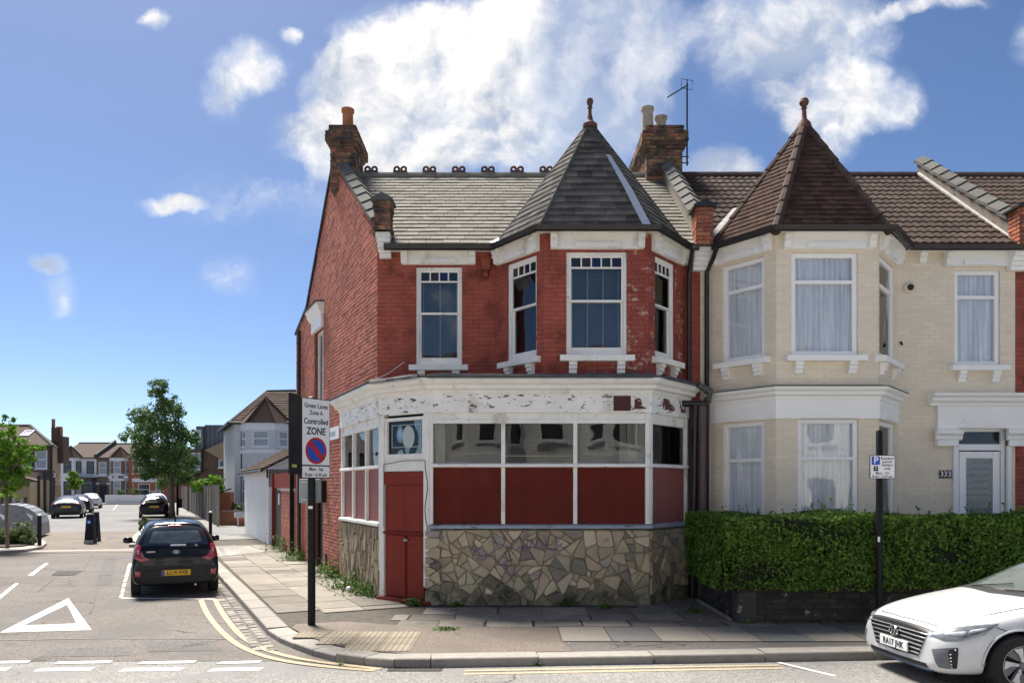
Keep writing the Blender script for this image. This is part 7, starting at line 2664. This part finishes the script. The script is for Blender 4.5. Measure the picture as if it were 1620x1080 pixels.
M['clear_lens'] = mat('clear lamp lens', (0.52, 0.54, 0.56), .12, .3, 14, spec=.8, coat=1.0)
M['lens_dark'] = mat('dark lamp bowl', (0.16, 0.17, 0.18), .15, .3, 16, spec=.8, coat=1.0)
M['plate_white'] = mat('white number plate', (0.75, 0.75, 0.73), .4, .02, 5)
M['plate_yellow'] = mat('yellow number plate', (0.72, 0.42, 0.03), .4, .02, 5)
M['blue_lip'] = mat('blue trim', (0.03, 0.09, 0.20), .35, .1, 6)


def section(hw, zl, zb, zt, wt):
    h = zb - zl
    tall = zt - zb > .14
    mid = ((hw * .93 + wt) / 2 + .012, (zb + zt) / 2) if tall else (hw * .80 + wt * .08, zb + (zt - zb) * .55)
    return [(0, zl), (hw * .86, zl), (hw * .975, zl + .09 * min(1, h / .4)), (hw, zl + .42 * h), (hw * .99, zl + .74 * h), (hw * .945, zb), mid,
            (wt, zt - (.07 if tall else .02)), (wt * .62, zt - .012), (0, zt)]


def car_shell(stations, m, wheels, wr, lev=2):
    vs, fs = [], []
    K = 18
    for s, *p in stations:
        half = section(*p)
        ringp = half + [(-y, z) for y, z in reversed(half[1:-1])]
        vs += [(s, y, z) for y, z in ringp]
    n = len(stations)
    for i in range(n - 1):
        for j in range(K):
            fs.append((i * K + j, i * K + (j + 1) % K, (i + 1) * K + (j + 1) % K, (i + 1) * K + j))
    for i, flip in ((0, False), (n - 1, True)):
        b = i * K
        for j in range(9):
            a = (b + j, b + j + 1, b + (K - j - 1) % K, b + (K - j) % K)
            a = tuple(dict.fromkeys(a))
            fs.append(tuple(reversed(a)) if flip else a)
    me = bpy.data.meshes.new('shell')
    me.from_pydata(vs, [], fs)
    bm = bmesh.new()
    bm.from_mesh(me)
    bmesh.ops.recalc_face_normals(bm, faces=bm.faces)
    bm.to_mesh(me)
    bm.free()
    me.materials.append(m)
    tmp = bpy.data.objects.new('shell_tmp', me)
    col.objects.link(tmp)
    ss = tmp.modifiers.new('s', 'SUBSURF')
    ss.levels = ss.render_levels = lev
    dg = bpy.context.evaluated_depsgraph_get()
    base = bpy.data.meshes.new_from_object(tmp.evaluated_get(dg))
    bv = BVHTree.FromPolygons([v.co.copy() for v in base.vertices], [tuple(p.vertices) for p in base.polygons])
    cut = MB()
    for (wx, wz, wy) in wheels:
        for sgn in (-1, 1):
            y0, y1 = sorted((sgn * (wy - .26), sgn * (wy + .3)))
            cut.lathe([(wr * 1.13, y0), (wr * 1.13, y1)], (wx, 0, wz), 36, 'Y')
    cme = cut.mesh('cut', M['plastic'])
    bm = bmesh.new()
    bm.from_mesh(cme)
    bmesh.ops.recalc_face_normals(bm, faces=bm.faces)
    bm.to_mesh(cme)
    bm.free()
    co = bpy.data.objects.new('cut_tmp', cme)
    col.objects.link(co)
    t2 = bpy.data.objects.new('shell_tmp2', base)
    col.objects.link(t2)
    bo_ = t2.modifiers.new('b', 'BOOLEAN')
    bo_.operation = 'DIFFERENCE'
    bo_.solver = 'EXACT'
    bo_.object = co
    try:
        bo_.material_mode = 'TRANSFER'
    except Exception:
        pass
    dg = bpy.context.evaluated_depsgraph_get()
    out = bpy.data.meshes.new_from_object(t2.evaluated_get(dg))
    for o in (tmp, t2, co):
        bpy.data.objects.remove(o)
    out.polygons.foreach_set('use_smooth', [True] * len(out.polygons))
    bm = bmesh.new()
    bm.from_mesh(out)
    for e in bm.edges:
        if len(e.link_faces) == 2 and e.calc_face_angle(0) > rad(38):
            e.smooth = False
    bm.to_mesh(out)
    bm.free()
    return out, bv


def resample(pts, n):
    pts = [Vector(p) for p in pts]
    d = [0]
    for a, b in zip(pts, pts[1:]):
        d.append(d[-1] + (b - a).length)
    out = []
    for i in range(n + 1):
        t = d[-1] * i / n
        for k in range(len(pts) - 1):
            if t <= d[k + 1] + 1e-9:
                f = (t - d[k]) / max(1e-9, d[k + 1] - d[k])
                out.append(pts[k].lerp(pts[k + 1], f))
                break
    return out


def decal(root, bv, lo, hi, name, m, off=.006, nx=14, nz=5):
    """a panel that follows the body between two edge lines"""
    A, B = resample(lo, nx), resample(hi, nx)
    vs, fs = [], []
    for j in range(nz + 1):
        for i in range(nx + 1):
            p = A[i].lerp(B[i], j / nz)
            loc, nr_, _, _ = bv.find_nearest(p)
            edge = i in (0, nx) or j in (0, nz)
            vs.append(loc + nr_ * (off if not edge else off * .3))
    for j in range(nz):
        for i in range(nx):
            k = j * (nx + 1) + i
            fs.append((k, k + 1, k + nx + 2, k + nx + 1))
    o = MB().add(vs, fs).build(name, m, root, smooth=True, fix=False)
    c = o.data.polygons[len(o.data.polygons) // 2]
    _, n0, _, _ = bv.find_nearest(Vector(c.center))
    if c.normal.dot(n0) < 0:
        o.data.flip_normals()
    return o


def mir(pts, s):
    return [(p[0], p[1] * s, p[2]) for p in pts]


def wheel(root, x, y, r, wid, spokes='turbine', detail=True):
    s = 1 if y > 0 else -1
    w = MB().lathe([(r * .66, y - wid / 2), (r * .93, y - wid / 2), (r, y - wid * .36), (r, y + wid * .36), (r * .93, y + wid / 2), (r * .66, y + wid / 2)], (x, 0, r), 32, 'Y', caps=False).build('wheel', M['tyre'], root, smooth=35)
    yo = y + s * (wid / 2 - .012)
    MB().lathe([(r * .67, yo - s * .05), (r * .68, yo + s * .008), (r * .64, yo + s * .008), (r * .62, yo - s * .05)], (x, 0, r), 32, 'Y', caps=False).build('rim', M['alloy'], w, smooth=35)
    MB().lathe([(r * .63, yo - s * .045), (.01, yo - s * .045)], (x, 0, r), 24, 'Y').build('rim_back', M['plastic'], w)
    n = 5
    for k in range(n):
        t = 2 * math.pi * k / n + .35
        pts = []
        for rr2, dt in ((.10, -.55), (.62, -.05), (.64, .46), (.40, .30), (.14, .35)):
            a = t + dt
            pts.append((x + math.cos(a) * r * rr2, r + math.sin(a) * r * rr2))
        f = Fr((0, yo, 0), (1, 0, 0), (0, 0, 1), (0, -1, 0)) if s < 0 else Fr((0, yo, 0), (1, 0, 0), (0, 0, 1), (0, 1, 0))
        MB().prism(f, pts, -.03, .006, ins=.006).build('spoke', M['alloy'], w)
        if detail:
            pts = []
            for rr2, dt in ((.16, .35), (.40, .32), (.62, .50), (.62, .92), (.18, .62)):
                a = t + dt
                pts.append((x + math.cos(a) * r * rr2, r + math.sin(a) * r * rr2))
            MB().prism(f, pts, -.03, -.008, ins=.006).build('spoke_insert', M['plastic_grey'], w)
            a = t + .1
            MB().lathe([(.011, yo), (.011, yo + s * .016)], (x + math.cos(a) * r * .24, 0, r + math.sin(a) * r * .24), 6, 'Y').build('wheel_nut', M['chrome'], w)
    MB().lathe([(r * .13, yo - s * .02), (r * .13, yo + s * .010), (r * .10, yo + s * .014)], (x, 0, r), 16, 'Y').build('hub_cap', M['plastic_grey'], w)


def mirror_pod(root, x, y, z, m, s):
    MB().lathe([(.0, -.10), (.055, -.085), (.075, 0), (.06, .085), (.0, .10)], (x, y + s * .09, z), 10, 'Y').build('door_mirror', m, root, smooth=True)
    MB().tube([(x, y - s * .05, z - .05), (x, y + s * .05, z - .02)], .02, 6).build('mirror_arm', M['plastic'], root)


def add_plate(root, x, z, txt, m, facing, w=.52, h=.112, euro=False):
    fr = Fr((x, 0, z), (0, 1, 0)) if facing > 0 else Fr((x, 0, z), (0, -1, 0))
    p = MB().fbox(fr, -w / 2, w / 2, -.01, .008, -h / 2, h / 2).build('number_plate', m, root, bevel=.004)
    if euro:
        MB().fbox(fr, -w / 2 + .004, -w / 2 + .05, .008, .0095, -h / 2 + .004, h / 2 - .004).build('blue_band', M['ink_blue'], p)
    text(txt, fr, .02 if euro else 0, .0095, 0, .098, M['ink_black'], 'registration', p, xs=.86 if len(txt) > 7 else .95, bold=.02, space=1.09)
    return fr


# ---------------------------------------------------------------- white hatchback, front in the picture
def white_car():
    root = thing('parked_car', 'white hatchback nosing into the picture at the bottom right by the kerb', 'car', (0, 0, 0), 'parked cars')
    ST_ = [(0.0, .60, .26, .50, .60, .42), (.02, .68, .20, .52, .655, .46), (.09, .77, .165, .56, .705, .52), (.22, .845, .16, .64, .765, .58), (.45, .885, .17, .72, .835, .62), (.80, .905, .18, .80, .91, .64),
           (1.10, .908, .18, .85, .965, .66), (1.28, .91, .18, .87, 1.04, .66), (1.6, .91, .18, .89, 1.22, .62), (1.95, .91, .18, .91, 1.38, .59), (2.4, .91, .18, .92, 1.45, .575), (3.0, .91, .18, .94, 1.44, .565),
           (3.5, .905, .18, .97, 1.36, .55), (3.9, .89, .2, 1.0, 1.22, .53), (4.2, .86, .22, .98, 1.08, .5), (4.4, .80, .27, .88, .98, .47), (4.47, .70, .36, .74, .85, .44)]
    me, bv = car_shell(ST_, M['car_white'], [(.74, .315, .80), (3.44, .315, .80)], .318)
    b = obj_from('body', me, root)
    for x in (.74, 3.44):
        for y in (-.815, .815):
            wheel(root, x, y, .318, .205, detail=(y < 0 and x < 1))
    # grille: black bar, mesh, chrome slats
    decal(root, bv, [(-.02, -.40, .33), (-.05, 0, .31), (-.02, .40, .33)], [(.02, -.545, .615), (-.02, 0, .655), (.02, .545, .615)], 'grille', M['plastic'], .006, 20, 8)
    decal(root, bv, [(.02, -.56, .60), (-.02, 0, .635), (.02, .56, .60)], [(.06, -.60, .65), (.02, 0, .685), (.06, .60, .65)], 'grille_bar', M['plastic'], .012, 20, 2)
    for k in range(6):
        t = k / 5
        z = .355 + t * .235
        hwid = .415 + .125 * t
        decal(root, bv, [(0, -hwid, z - .006), (-.05, 0, z + .004), (0, hwid, z - .006)], [(0, -hwid, z + .010), (-.05, 0, z + .020), (0, hwid, z + .010)], 'grille_slat', M['alloy'], .022, 24, 2)
    # emblem: slanted letter in an oval ring
    loc, nr_, _, _ = bv.find_nearest(Vector((-.1, 0, .545)))
    ef = Fr(loc + Vector((-.03, 0, 0)), (0, -1, 0))
    em = MB().tube([ef.P(math.cos(t) * .075, 0, math.sin(t) * .052) for t in [2 * math.pi * i / 24 for i in range(25)]], .009, 6).build('emblem', M['chrome'], root)
    MB().add(disc(ef, 0, -.006, 0, .075, 24, .052), [tuple(range(24))]).build('emblem_back', M['plastic'], em, fix=False)
    for q in ([(-.035, -.036), (-.018, .036)], [(.018, -.036), (.035, .036)], [(-.024, -.004), (.024, .006)]):
        MB().tube([ef.P(q[0][0], .004, q[0][1]), ef.P(q[1][0], .004, q[1][1])], .009, 5).build('emblem_letter', M['chrome'], em)
    loc, nr_, _, _ = bv.find_nearest(Vector((-.1, 0, .40)))
    add_plate(root, loc.x - .030, .40, 'RA17 JHK', M['plate_white'], -1)
    # lower intake with blue lip
    decal(root, bv, [(0, -.55, .205), (-.03, 0, .195), (0, .55, .205)], [(0, -.52, .275), (-.03, 0, .265), (0, .52, .275)], 'lower_intake', M['plastic'], .006, 18, 3)
    decal(root, bv, [(.04, -.60, .165), (0, 0, .158), (.04, .60, .165)], [(.03, -.59, .203), (-.02, 0, .193), (.03, .59, .203)], 'blue_lip', M['blue_lip'], .016, 18, 2)
    for s in (-1, 1):
        # headlamp
        lo = mir([(.03, .55, .575), (.09, .70, .545), (.20, .80, .565), (.40, .88, .655)], s)
        hi = mir([(.04, .56, .61), (.13, .65, .68), (.30, .76, .735), (.56, .86, .775)], s)
        decal(root, bv, lo, hi, 'headlamp', M['lens_dark'], .010, 18, 5)
        decal(root, bv, mir([(.10, .66, .595), (.17, .745, .60), (.24, .80, .625)], s), mir([(.12, .655, .635), (.20, .735, .655), (.27, .79, .675)], s), 'lamp_bowl', M['clear_lens'], .016, 8, 4)
        decal(root, bv, mir([(.25, .80, .635), (.32, .84, .67), (.40, .87, .70)], s), mir([(.28, .785, .685), (.36, .82, .71), (.46, .855, .735)], s), 'lamp_shade', M['clear_lens'], .0165, 8, 3)
        decal(root, bv, mir([(.02, .52, .59), (.03, .57, .56)], s), mir([(.04, .53, .635), (.05, .60, .60)], s), 'silver_corner', M['car_silver'], .008, 4, 4)
        # corner vent
        lo = mir([(.05, .665, .27), (.10, .77, .255), (.14, .81, .26)], s)
        hi = mir([(.03, .60, .445), (.09, .745, .485), (.15, .825, .505)], s)
        decal(root, bv, lo, hi, 'corner_vent', M['plastic_grey'], .006, 8, 6)
        lo = mir([(.10, .775, .265), (.14, .81, .27)], s)
        hi = mir([(.08, .735, .465), (.15, .822, .495)], s)
        decal(root, bv, lo, hi, 'lamp_strip', M['plastic'], .012, 4, 6)
        for k in range(6):
            p = Vector((.11, .772 * s, .285 + k * .034)) if k < 5 else Vector((.13, .80 * s, .475))
            p.y = (.772 - k * .004) * s if k < 5 else p.y
            loc, nr_, _, _ = bv.find_nearest(p)
            MB().lathe([(.007, -.004), (.007, .004)], loc + nr_ * .014, 6, 'X').build('running_light', M['sign_white'], root)
        # side windows
        decal(root, bv, mir([(1.55, .86, .93), (2.4, .87, .955), (3.4, .86, 1.0)], s), mir([(1.78, .72, 1.20), (2.4, .65, 1.36), (3.3, .66, 1.27)], s), 'side_window', M['car_glass'], .004, 16, 5)
        mirror_pod(root, 2.0, .90 * s, 1.0, M['car_white'], s)
        # silver arch lip
        arc = [(.74 + math.cos(t) * .372, (.93) * s, .315 + math.sin(t) * .372) for t in [math.pi * (i / 18) for i in range(19)]]
        pts = []
        for p in arc:
            loc, nr_, _, _ = bv.find_nearest(Vector(p))
            pts.append(Vector((p[0], loc.y + .002 * s, p[2])))
        MB().tube(pts, .014, 5).build('arch_lip', M['car_silver'], root, smooth=True)
        # bonnet shut line
        pts = [bv.find_nearest(Vector(p))[0] for p in mir([(.10, .50, .72), (.30, .66, .79), (.6, .70, .87), (.95, .72, .94)], s)]
        MB().tube([p + Vector((0, 0, .001)) for p in resample(pts, 12)], .0055, 4).build('shut_line', M['plastic'], root)
        MB().tube([bv.find_nearest(Vector(p))[0] for p in resample(mir([(.52, .87, .73), (.66, .90, .66), (.72, .91, .64)], s), 6)], .0055, 4).build('shut_line', M['plastic'], root)
    pts = [bv.find_nearest(Vector(p))[0] for p in resample([(.10, -.50, .72), (.06, 0, .72), (.10, .50, .72)], 12)]
    MB().tube([p + Vector((0, 0, .001)) for p in pts], .0055, 4).build('shut_line', M['plastic'], root)
    # windscreen, cowl, wipers
    decal(root, bv, [(1.27, -.70, 1.0), (1.16, 0, 1.0), (1.27, .70, 1.0)], [(1.90, -.56, 1.36), (1.86, 0, 1.40), (1.90, .56, 1.36)], 'windscreen', M['screen_glass'], .004, 18, 8)
    decal(root, bv, [(1.18, -.72, .955), (1.06, 0, .97), (1.18, .72, .955)], [(1.28, -.71, 1.005), (1.18, 0, 1.01), (1.28, .71, 1.005)], 'cowl', M['plastic'], .007, 18, 2)
    for y0, y1 in ((-.1, -.62), (.45, -.05)):
        a, b_ = bv.find_nearest(Vector((1.17, y0, 1.02)))[0], bv.find_nearest(Vector((1.30, y1, 1.06)))[0]
        MB().tube([a + Vector((-.01, 0, .02)), b_ + Vector((-.01, 0, .025))], .009, 5).build('wiper', M['plastic'], root)
    decal(root, bv, [(3.6, -.5, 1.32), (3.6, .5, 1.32)], [(4.1, -.5, 1.15), (4.1, .5, 1.15)], 'rear_window', M['car_glass'], .004, 10, 6)
    for s in (-1, 1):
        decal(root, bv, mir([(4.44, .55, .86), (4.3, .78, .86)], s), mir([(4.4, .55, .94), (4.25, .78, .95)], s), 'tail_lamp', M['red_lens'], .006, 6, 3)
    root.scale = (.97, .96, .90)
    root.location = (4.03, 7.95, ROAD + .014)
    root.rotation_euler = (rad(-1.0), 0, rad(4.0))
    return root


wc_ = white_car()


# ---------------------------------------------------------------- black hatchback seen from behind
def black_hatch():
    root = thing('parked_car', 'black hatchback seen from behind, parked on the side street by the kerb', 'car', (0, 0, 0), 'parked cars')
    S_ = [(0, .45, .3, .5, .6, .3), (.05, .62, .2, .58, .70, .42), (.3, .75, .18, .74, .84, .52), (.7, .79, .18, .82, .93, .55), (.95, .795, .18, .86, 1.02, .57), (1.2, .797, .18, .88, 1.20, .565), (1.5, .798, .18, .90, 1.38, .55),
          (1.9, .798, .18, .91, 1.475, .54), (2.5, .798, .18, .93, 1.49, .54), (3.0, .795, .18, .95, 1.465, .53), (3.22, .79, .19, .97, 1.42, .525), (3.36, .785, .20, .97, 1.28, .55), (3.46, .785, .21, .94, 1.08, .60), (3.54, .785, .22, .86, .96, .63),
          (3.585, .775, .24, .70, .83, .64), (3.60, .76, .27, .60, .72, .64), (3.605, .73, .30, .52, .62, .62)]
    me, bv = car_shell(S_, M['car_black'], [(.62, .285, .70), (3.0, .285, .70)], .285)
    obj_from('body', me, root)
    for x in (.62, 3.0):
        for y in (-.715, .715):
            wheel(root, x, y, .285, .175, detail=False)
    decal(root, bv, [(3.47, -.60, 1.0), (3.52, 0, .985), (3.47, .60, 1.0)], [(3.27, -.50, 1.355), (3.30, 0, 1.375), (3.27, .50, 1.355)], 'rear_window', M['car_glass'], .005, 18, 8)
    decal(root, bv, [(3.45, -.50, 1.03), (3.5, 0, 1.02), (3.45, .50, 1.03)], [(3.30, -.42, 1.27), (3.33, 0, 1.29), (3.30, .42, 1.27)], 'window_view', M['screen_glass'], .009, 18, 6)
    decal(root, bv, [(3.28, -.13, 1.37), (3.28, .13, 1.37)], [(3.24, -.13, 1.405), (3.24, .13, 1.405)], 'brake_light', M['red_lens'], .012, 6, 2)
    decal(root, bv, [(3.24, -.50, 1.41), (3.26, 0, 1.425), (3.24, .50, 1.41)], [(3.14, -.50, 1.43), (3.15, 0, 1.445), (3.14, .50, 1.43)], 'roof_spoiler', M['car_black'], .03, 14, 2)
    decal(root, bv, [(3.6, -.60, .34), (3.62, 0, .33), (3.6, .60, .34)], [(3.6, -.64, .50), (3.62, 0, .555), (3.6, .64, .50)], 'bumper_insert', M['plastic'], .007, 18, 4)
    decal(root, bv, [(3.58, -.66, .24), (3.6, 0, .24), (3.58, .66, .24)], [(3.6, -.66, .31), (3.61, 0, .31), (3.6, .66, .31)], 'bumper_lip', M['plastic'], .014, 14, 2)
    for s in (-1, 1):
        lo = mir([(3.50, .64, 1.05), (3.56, .625, .92), (3.60, .57, .80), (3.62, .46, .755)], s)
        hi = mir([(3.44, .74, 1.06), (3.50, .785, .92), (3.56, .765, .78), (3.62, .60, .695)], s)
        decal(root, bv, lo, hi, 'tail_lamp', M['red_lens'], .012, 12, 5)
        decal(root, bv, mir([(3.55, .655, .96), (3.58, .65, .84)], s), mir([(3.53, .70, .96), (3.57, .69, .84)], s), 'clear_lens', M['clear_lens'], .018, 5, 2)
        lo = mir([(3.60, .63, .42), (3.58, .72, .42)], s)
        hi = mir([(3.60, .63, .52), (3.58, .73, .53)], s)
        decal(root, bv, lo, hi, 'reflector', M['red_lens'], .013, 4, 3)
        decal(root, bv, mir([(1.2, .77, .93), (2.2, .78, .95), (3.1, .76, 1.0)], s), mir([(1.45, .64, 1.22), (2.2, .60, 1.38), (3.0, .60, 1.34)], s), 'side_window', M['car_glass'], .004, 14, 5)
        mirror_pod(root, 1.22, .80 * s, .98, M['car_black'], s)
    decal(root, bv, [(3.605, -.70, .60), (3.61, 0, .60), (3.605, .70, .60)], [(3.60, -.70, .63), (3.60, 0, .63), (3.60, .70, .63)], 'bumper_ledge', M['car_dark_blue'], .016, 14, 1)
    add_plate(root, 3.632, .475, 'LL19 VXB', M['plate_yellow'], 1, euro=True)
    loc = bv.find_nearest(Vector((3.65, 0, .90)))[0]
    fr = Fr(loc + Vector((.012, 0, 0)), (0, 1, 0))
    em = MB().tube([fr.P(math.cos(t) * .062, 0, math.sin(t) * .032) for t in [2 * math.pi * i / 20 for i in range(21)]], .006, 5).build('emblem', M['chrome'], root)
    text('KIA', fr, 0, .004, 0, .045, M['chrome'], 'emblem_letters', em)
    loc = bv.find_nearest(Vector((3.65, -.45, .93)))[0]
    fr = Fr(loc + Vector((.02, 0, 0)), (0, 1, 0))
    text('picanto', fr, 0, 0, 0, .05, M['chrome'], 'model_badge', root)
    a, b_ = bv.find_nearest(Vector((3.6, .02, 1.0)))[0], bv.find_nearest(Vector((3.6, .42, 1.0)))[0]
    MB().tube([a + Vector((.02, 0, .01)), b_ + Vector((.02, 0, .005))], .012, 5).build('rear_wiper', M['plastic'], root)
    MB().tube([(2.95, 0, 1.46), (3.05, 0, 1.56), (3.1, 0, 1.66)], [.02, .006, .004], 5).build('aerial', M['plastic'], root)
    MB().tube([(3.35, .35, .22), (3.6, .35, .22)], .022, 8).build('exhaust', M['steel'], root)
    # parcel shelf notice and round sticker in the window
    fr = Fr(bv.find_nearest(Vector((3.6, .02, 1.06)))[0] + Vector((.012, 0, 0)), (0, 1, 0), (-.5, 0, 1))
    MB().fbox(fr, -.12, .16, -.002, .0, -.018, .02).build('window_notice', M['sign_white'], root)
    MB().add(disc(Fr(bv.find_nearest(Vector((3.6, .37, 1.05)))[0] + Vector((.014, 0, 0)), (0, 1, 0), (-.5, 0, 1)), 0, 0, 0, .03, 12), [tuple(range(12))]).build('window_sticker', M['far_net'], root, fix=False)
    return root


bh_ = black_hatch()
tail = gnd(277, 937, ROAD)
bh_.rotation_euler = (0, 0, math.atan2(-ST.y, -ST.x))
bh_.scale = (.93, .93, .93)
tp = Vector((tail.x, tail.y, ROAD)) + ST * 2.75
bh_.location = (tp.x - .0, tp.y, ROAD + .005)


# ---------------------------------------------------------------- farther cars
def far_car(label, m, tailpx, plate, L=4.3, W=.89, H=1.5, roof=None, tall=False, rack=False):
    root = thing('parked_car', label, 'car', (0, 0, 0), 'parked cars')
    k = L / 4.3
    S_ = [(0, .55, .3, .5, .62, .4), (.08 * k, .74, .2, .6, .72, .5), (.4 * k, .86, .19, .76, .86, .6), (1.0 * k, W, .19, .86, .96, .64), (1.25 * k, W, .19, .88, 1.05, .64), (1.8 * k, W, .19, .92, H - .08, .58), (2.4 * k, W, .19, .95, H, .57),
          (3.2 * k, W, .19, .99, H - .04, .55), (3.7 * k, W - .01, .2, 1.0, H - .20, .55), (4.05 * k, W - .03, .22, .98, 1.08, .58), (4.22 * k, W - .05, .26, .84, .98, .6), (4.3 * k, W - .1, .32, .66, .78, .58)]
    me, bv = car_shell(S_, m, [(.85 * k, .32, .76), (3.45 * k, .32, .76)], .32, 1)
    obj_from('body', me, root)
    for x in (.85 * k, 3.45 * k):
        for y in (-.79, .79):
            wheel(root, x, y, .32, .2, detail=False)
    decal(root, bv, [(4.02 * k, -.58, 1.07), (4.05 * k, .58, 1.07)], [(3.6 * k, -.5, H - .16), (3.6 * k, .5, H - .16)], 'rear_window', M['car_glass'], .012, 10, 5)
    for s in (-1, 1):
        decal(root, bv, mir([(4.2 * k, .5, .86), (4.1 * k, .85, .84)], s), mir([(4.18 * k, .5, .92), (4.0 * k, .86, .97)], s), 'tail_lamp', M['red_lens'], .016, 6, 3)
        decal(root, bv, mir([(1.5 * k, .86, .96), (3.5 * k, .86, 1.02)], s), mir([(1.9 * k, .66, H - .16), (3.3 * k, .63, H - .16)], s), 'side_window', M['car_glass'], .012, 10, 4)
    decal(root, bv, [(4.3 * k, -.7, .3), (4.3 * k, .7, .3)], [(4.3 * k, -.7, .45), (4.3 * k, .7, .45)], 'bumper_insert', M['plastic'], .014, 8, 2)
    loc = bv.find_nearest(Vector((4.5 * k, 0, .72)))[0]
    fr = Fr((loc.x + .03, 0, .74), (0, 1, 0))
    MB().fbox(fr, -.26, .26, -.02, .01, -.055, .055).build('number_plate', M['plate_yellow'] if plate else M['plate_white'], root)
    if roof is not None:
        decal(root, bv, [(1.9 * k, -.5, H), (3.5 * k, -.5, H)], [(1.9 * k, .5, H), (3.5 * k, .5, H)], 'roof_panel', roof, .012, 10, 6)
    if rack:
        for x in (2.0, 3.0):
            MB().tube([(x, -.62, H + .10), (x, .62, H + .10)], .03, 6).build('roof_bar', M['black_metal'], root)
            for s in (-.5, .5):
                MB().tube([(x, s, H - .02), (x, s, H + .1)], .03, 6).build('bar_foot', M['black_metal'], root)
    root.rotation_euler = (0, 0, math.atan2(-ST.y, -ST.x))
    g = gnd(tailpx[0], tailpx[1], ROAD)
    root.location = g + ST * (L - .5)
    return root


far_car('black crossover with a pale roof parked beyond the black hatchback', M['car_black'], (244, 819), True, H=1.56, roof=M['car_silver'])
far_car('white car with roof bars parked beyond the black crossover', M['car_white'], (248, 806), True, H=1.5, rack=True)
far_car('dark grey saloon parked on the left beyond the cycle store', M['car_grey'], (106, 819.5), True, H=1.46)
far_car('dark hatchback parked in front of the dark grey saloon', M['car_dark_blue'], (124, 811), True, H=1.46)
far_car('white car parked farthest on the left of the side street', M['car_white'], (142, 804), False, H=1.46)

# ---------------------------------------------------------------- lettering becomes plain mesh
dg = bpy.context.evaluated_depsgraph_get()
for o in TEXTS:
    me = bpy.data.meshes.new_from_object(o.evaluated_get(dg))
    n_ = o.name
    o.name = 'tmp'
    q = bpy.data.objects.new(n_, me)
    col.objects.link(q)
    q.parent = o.parent
    q.matrix_parent_inverse = o.matrix_parent_inverse.copy()
    q.matrix_basis = o.matrix_basis.copy()
    bpy.data.objects.remove(o)
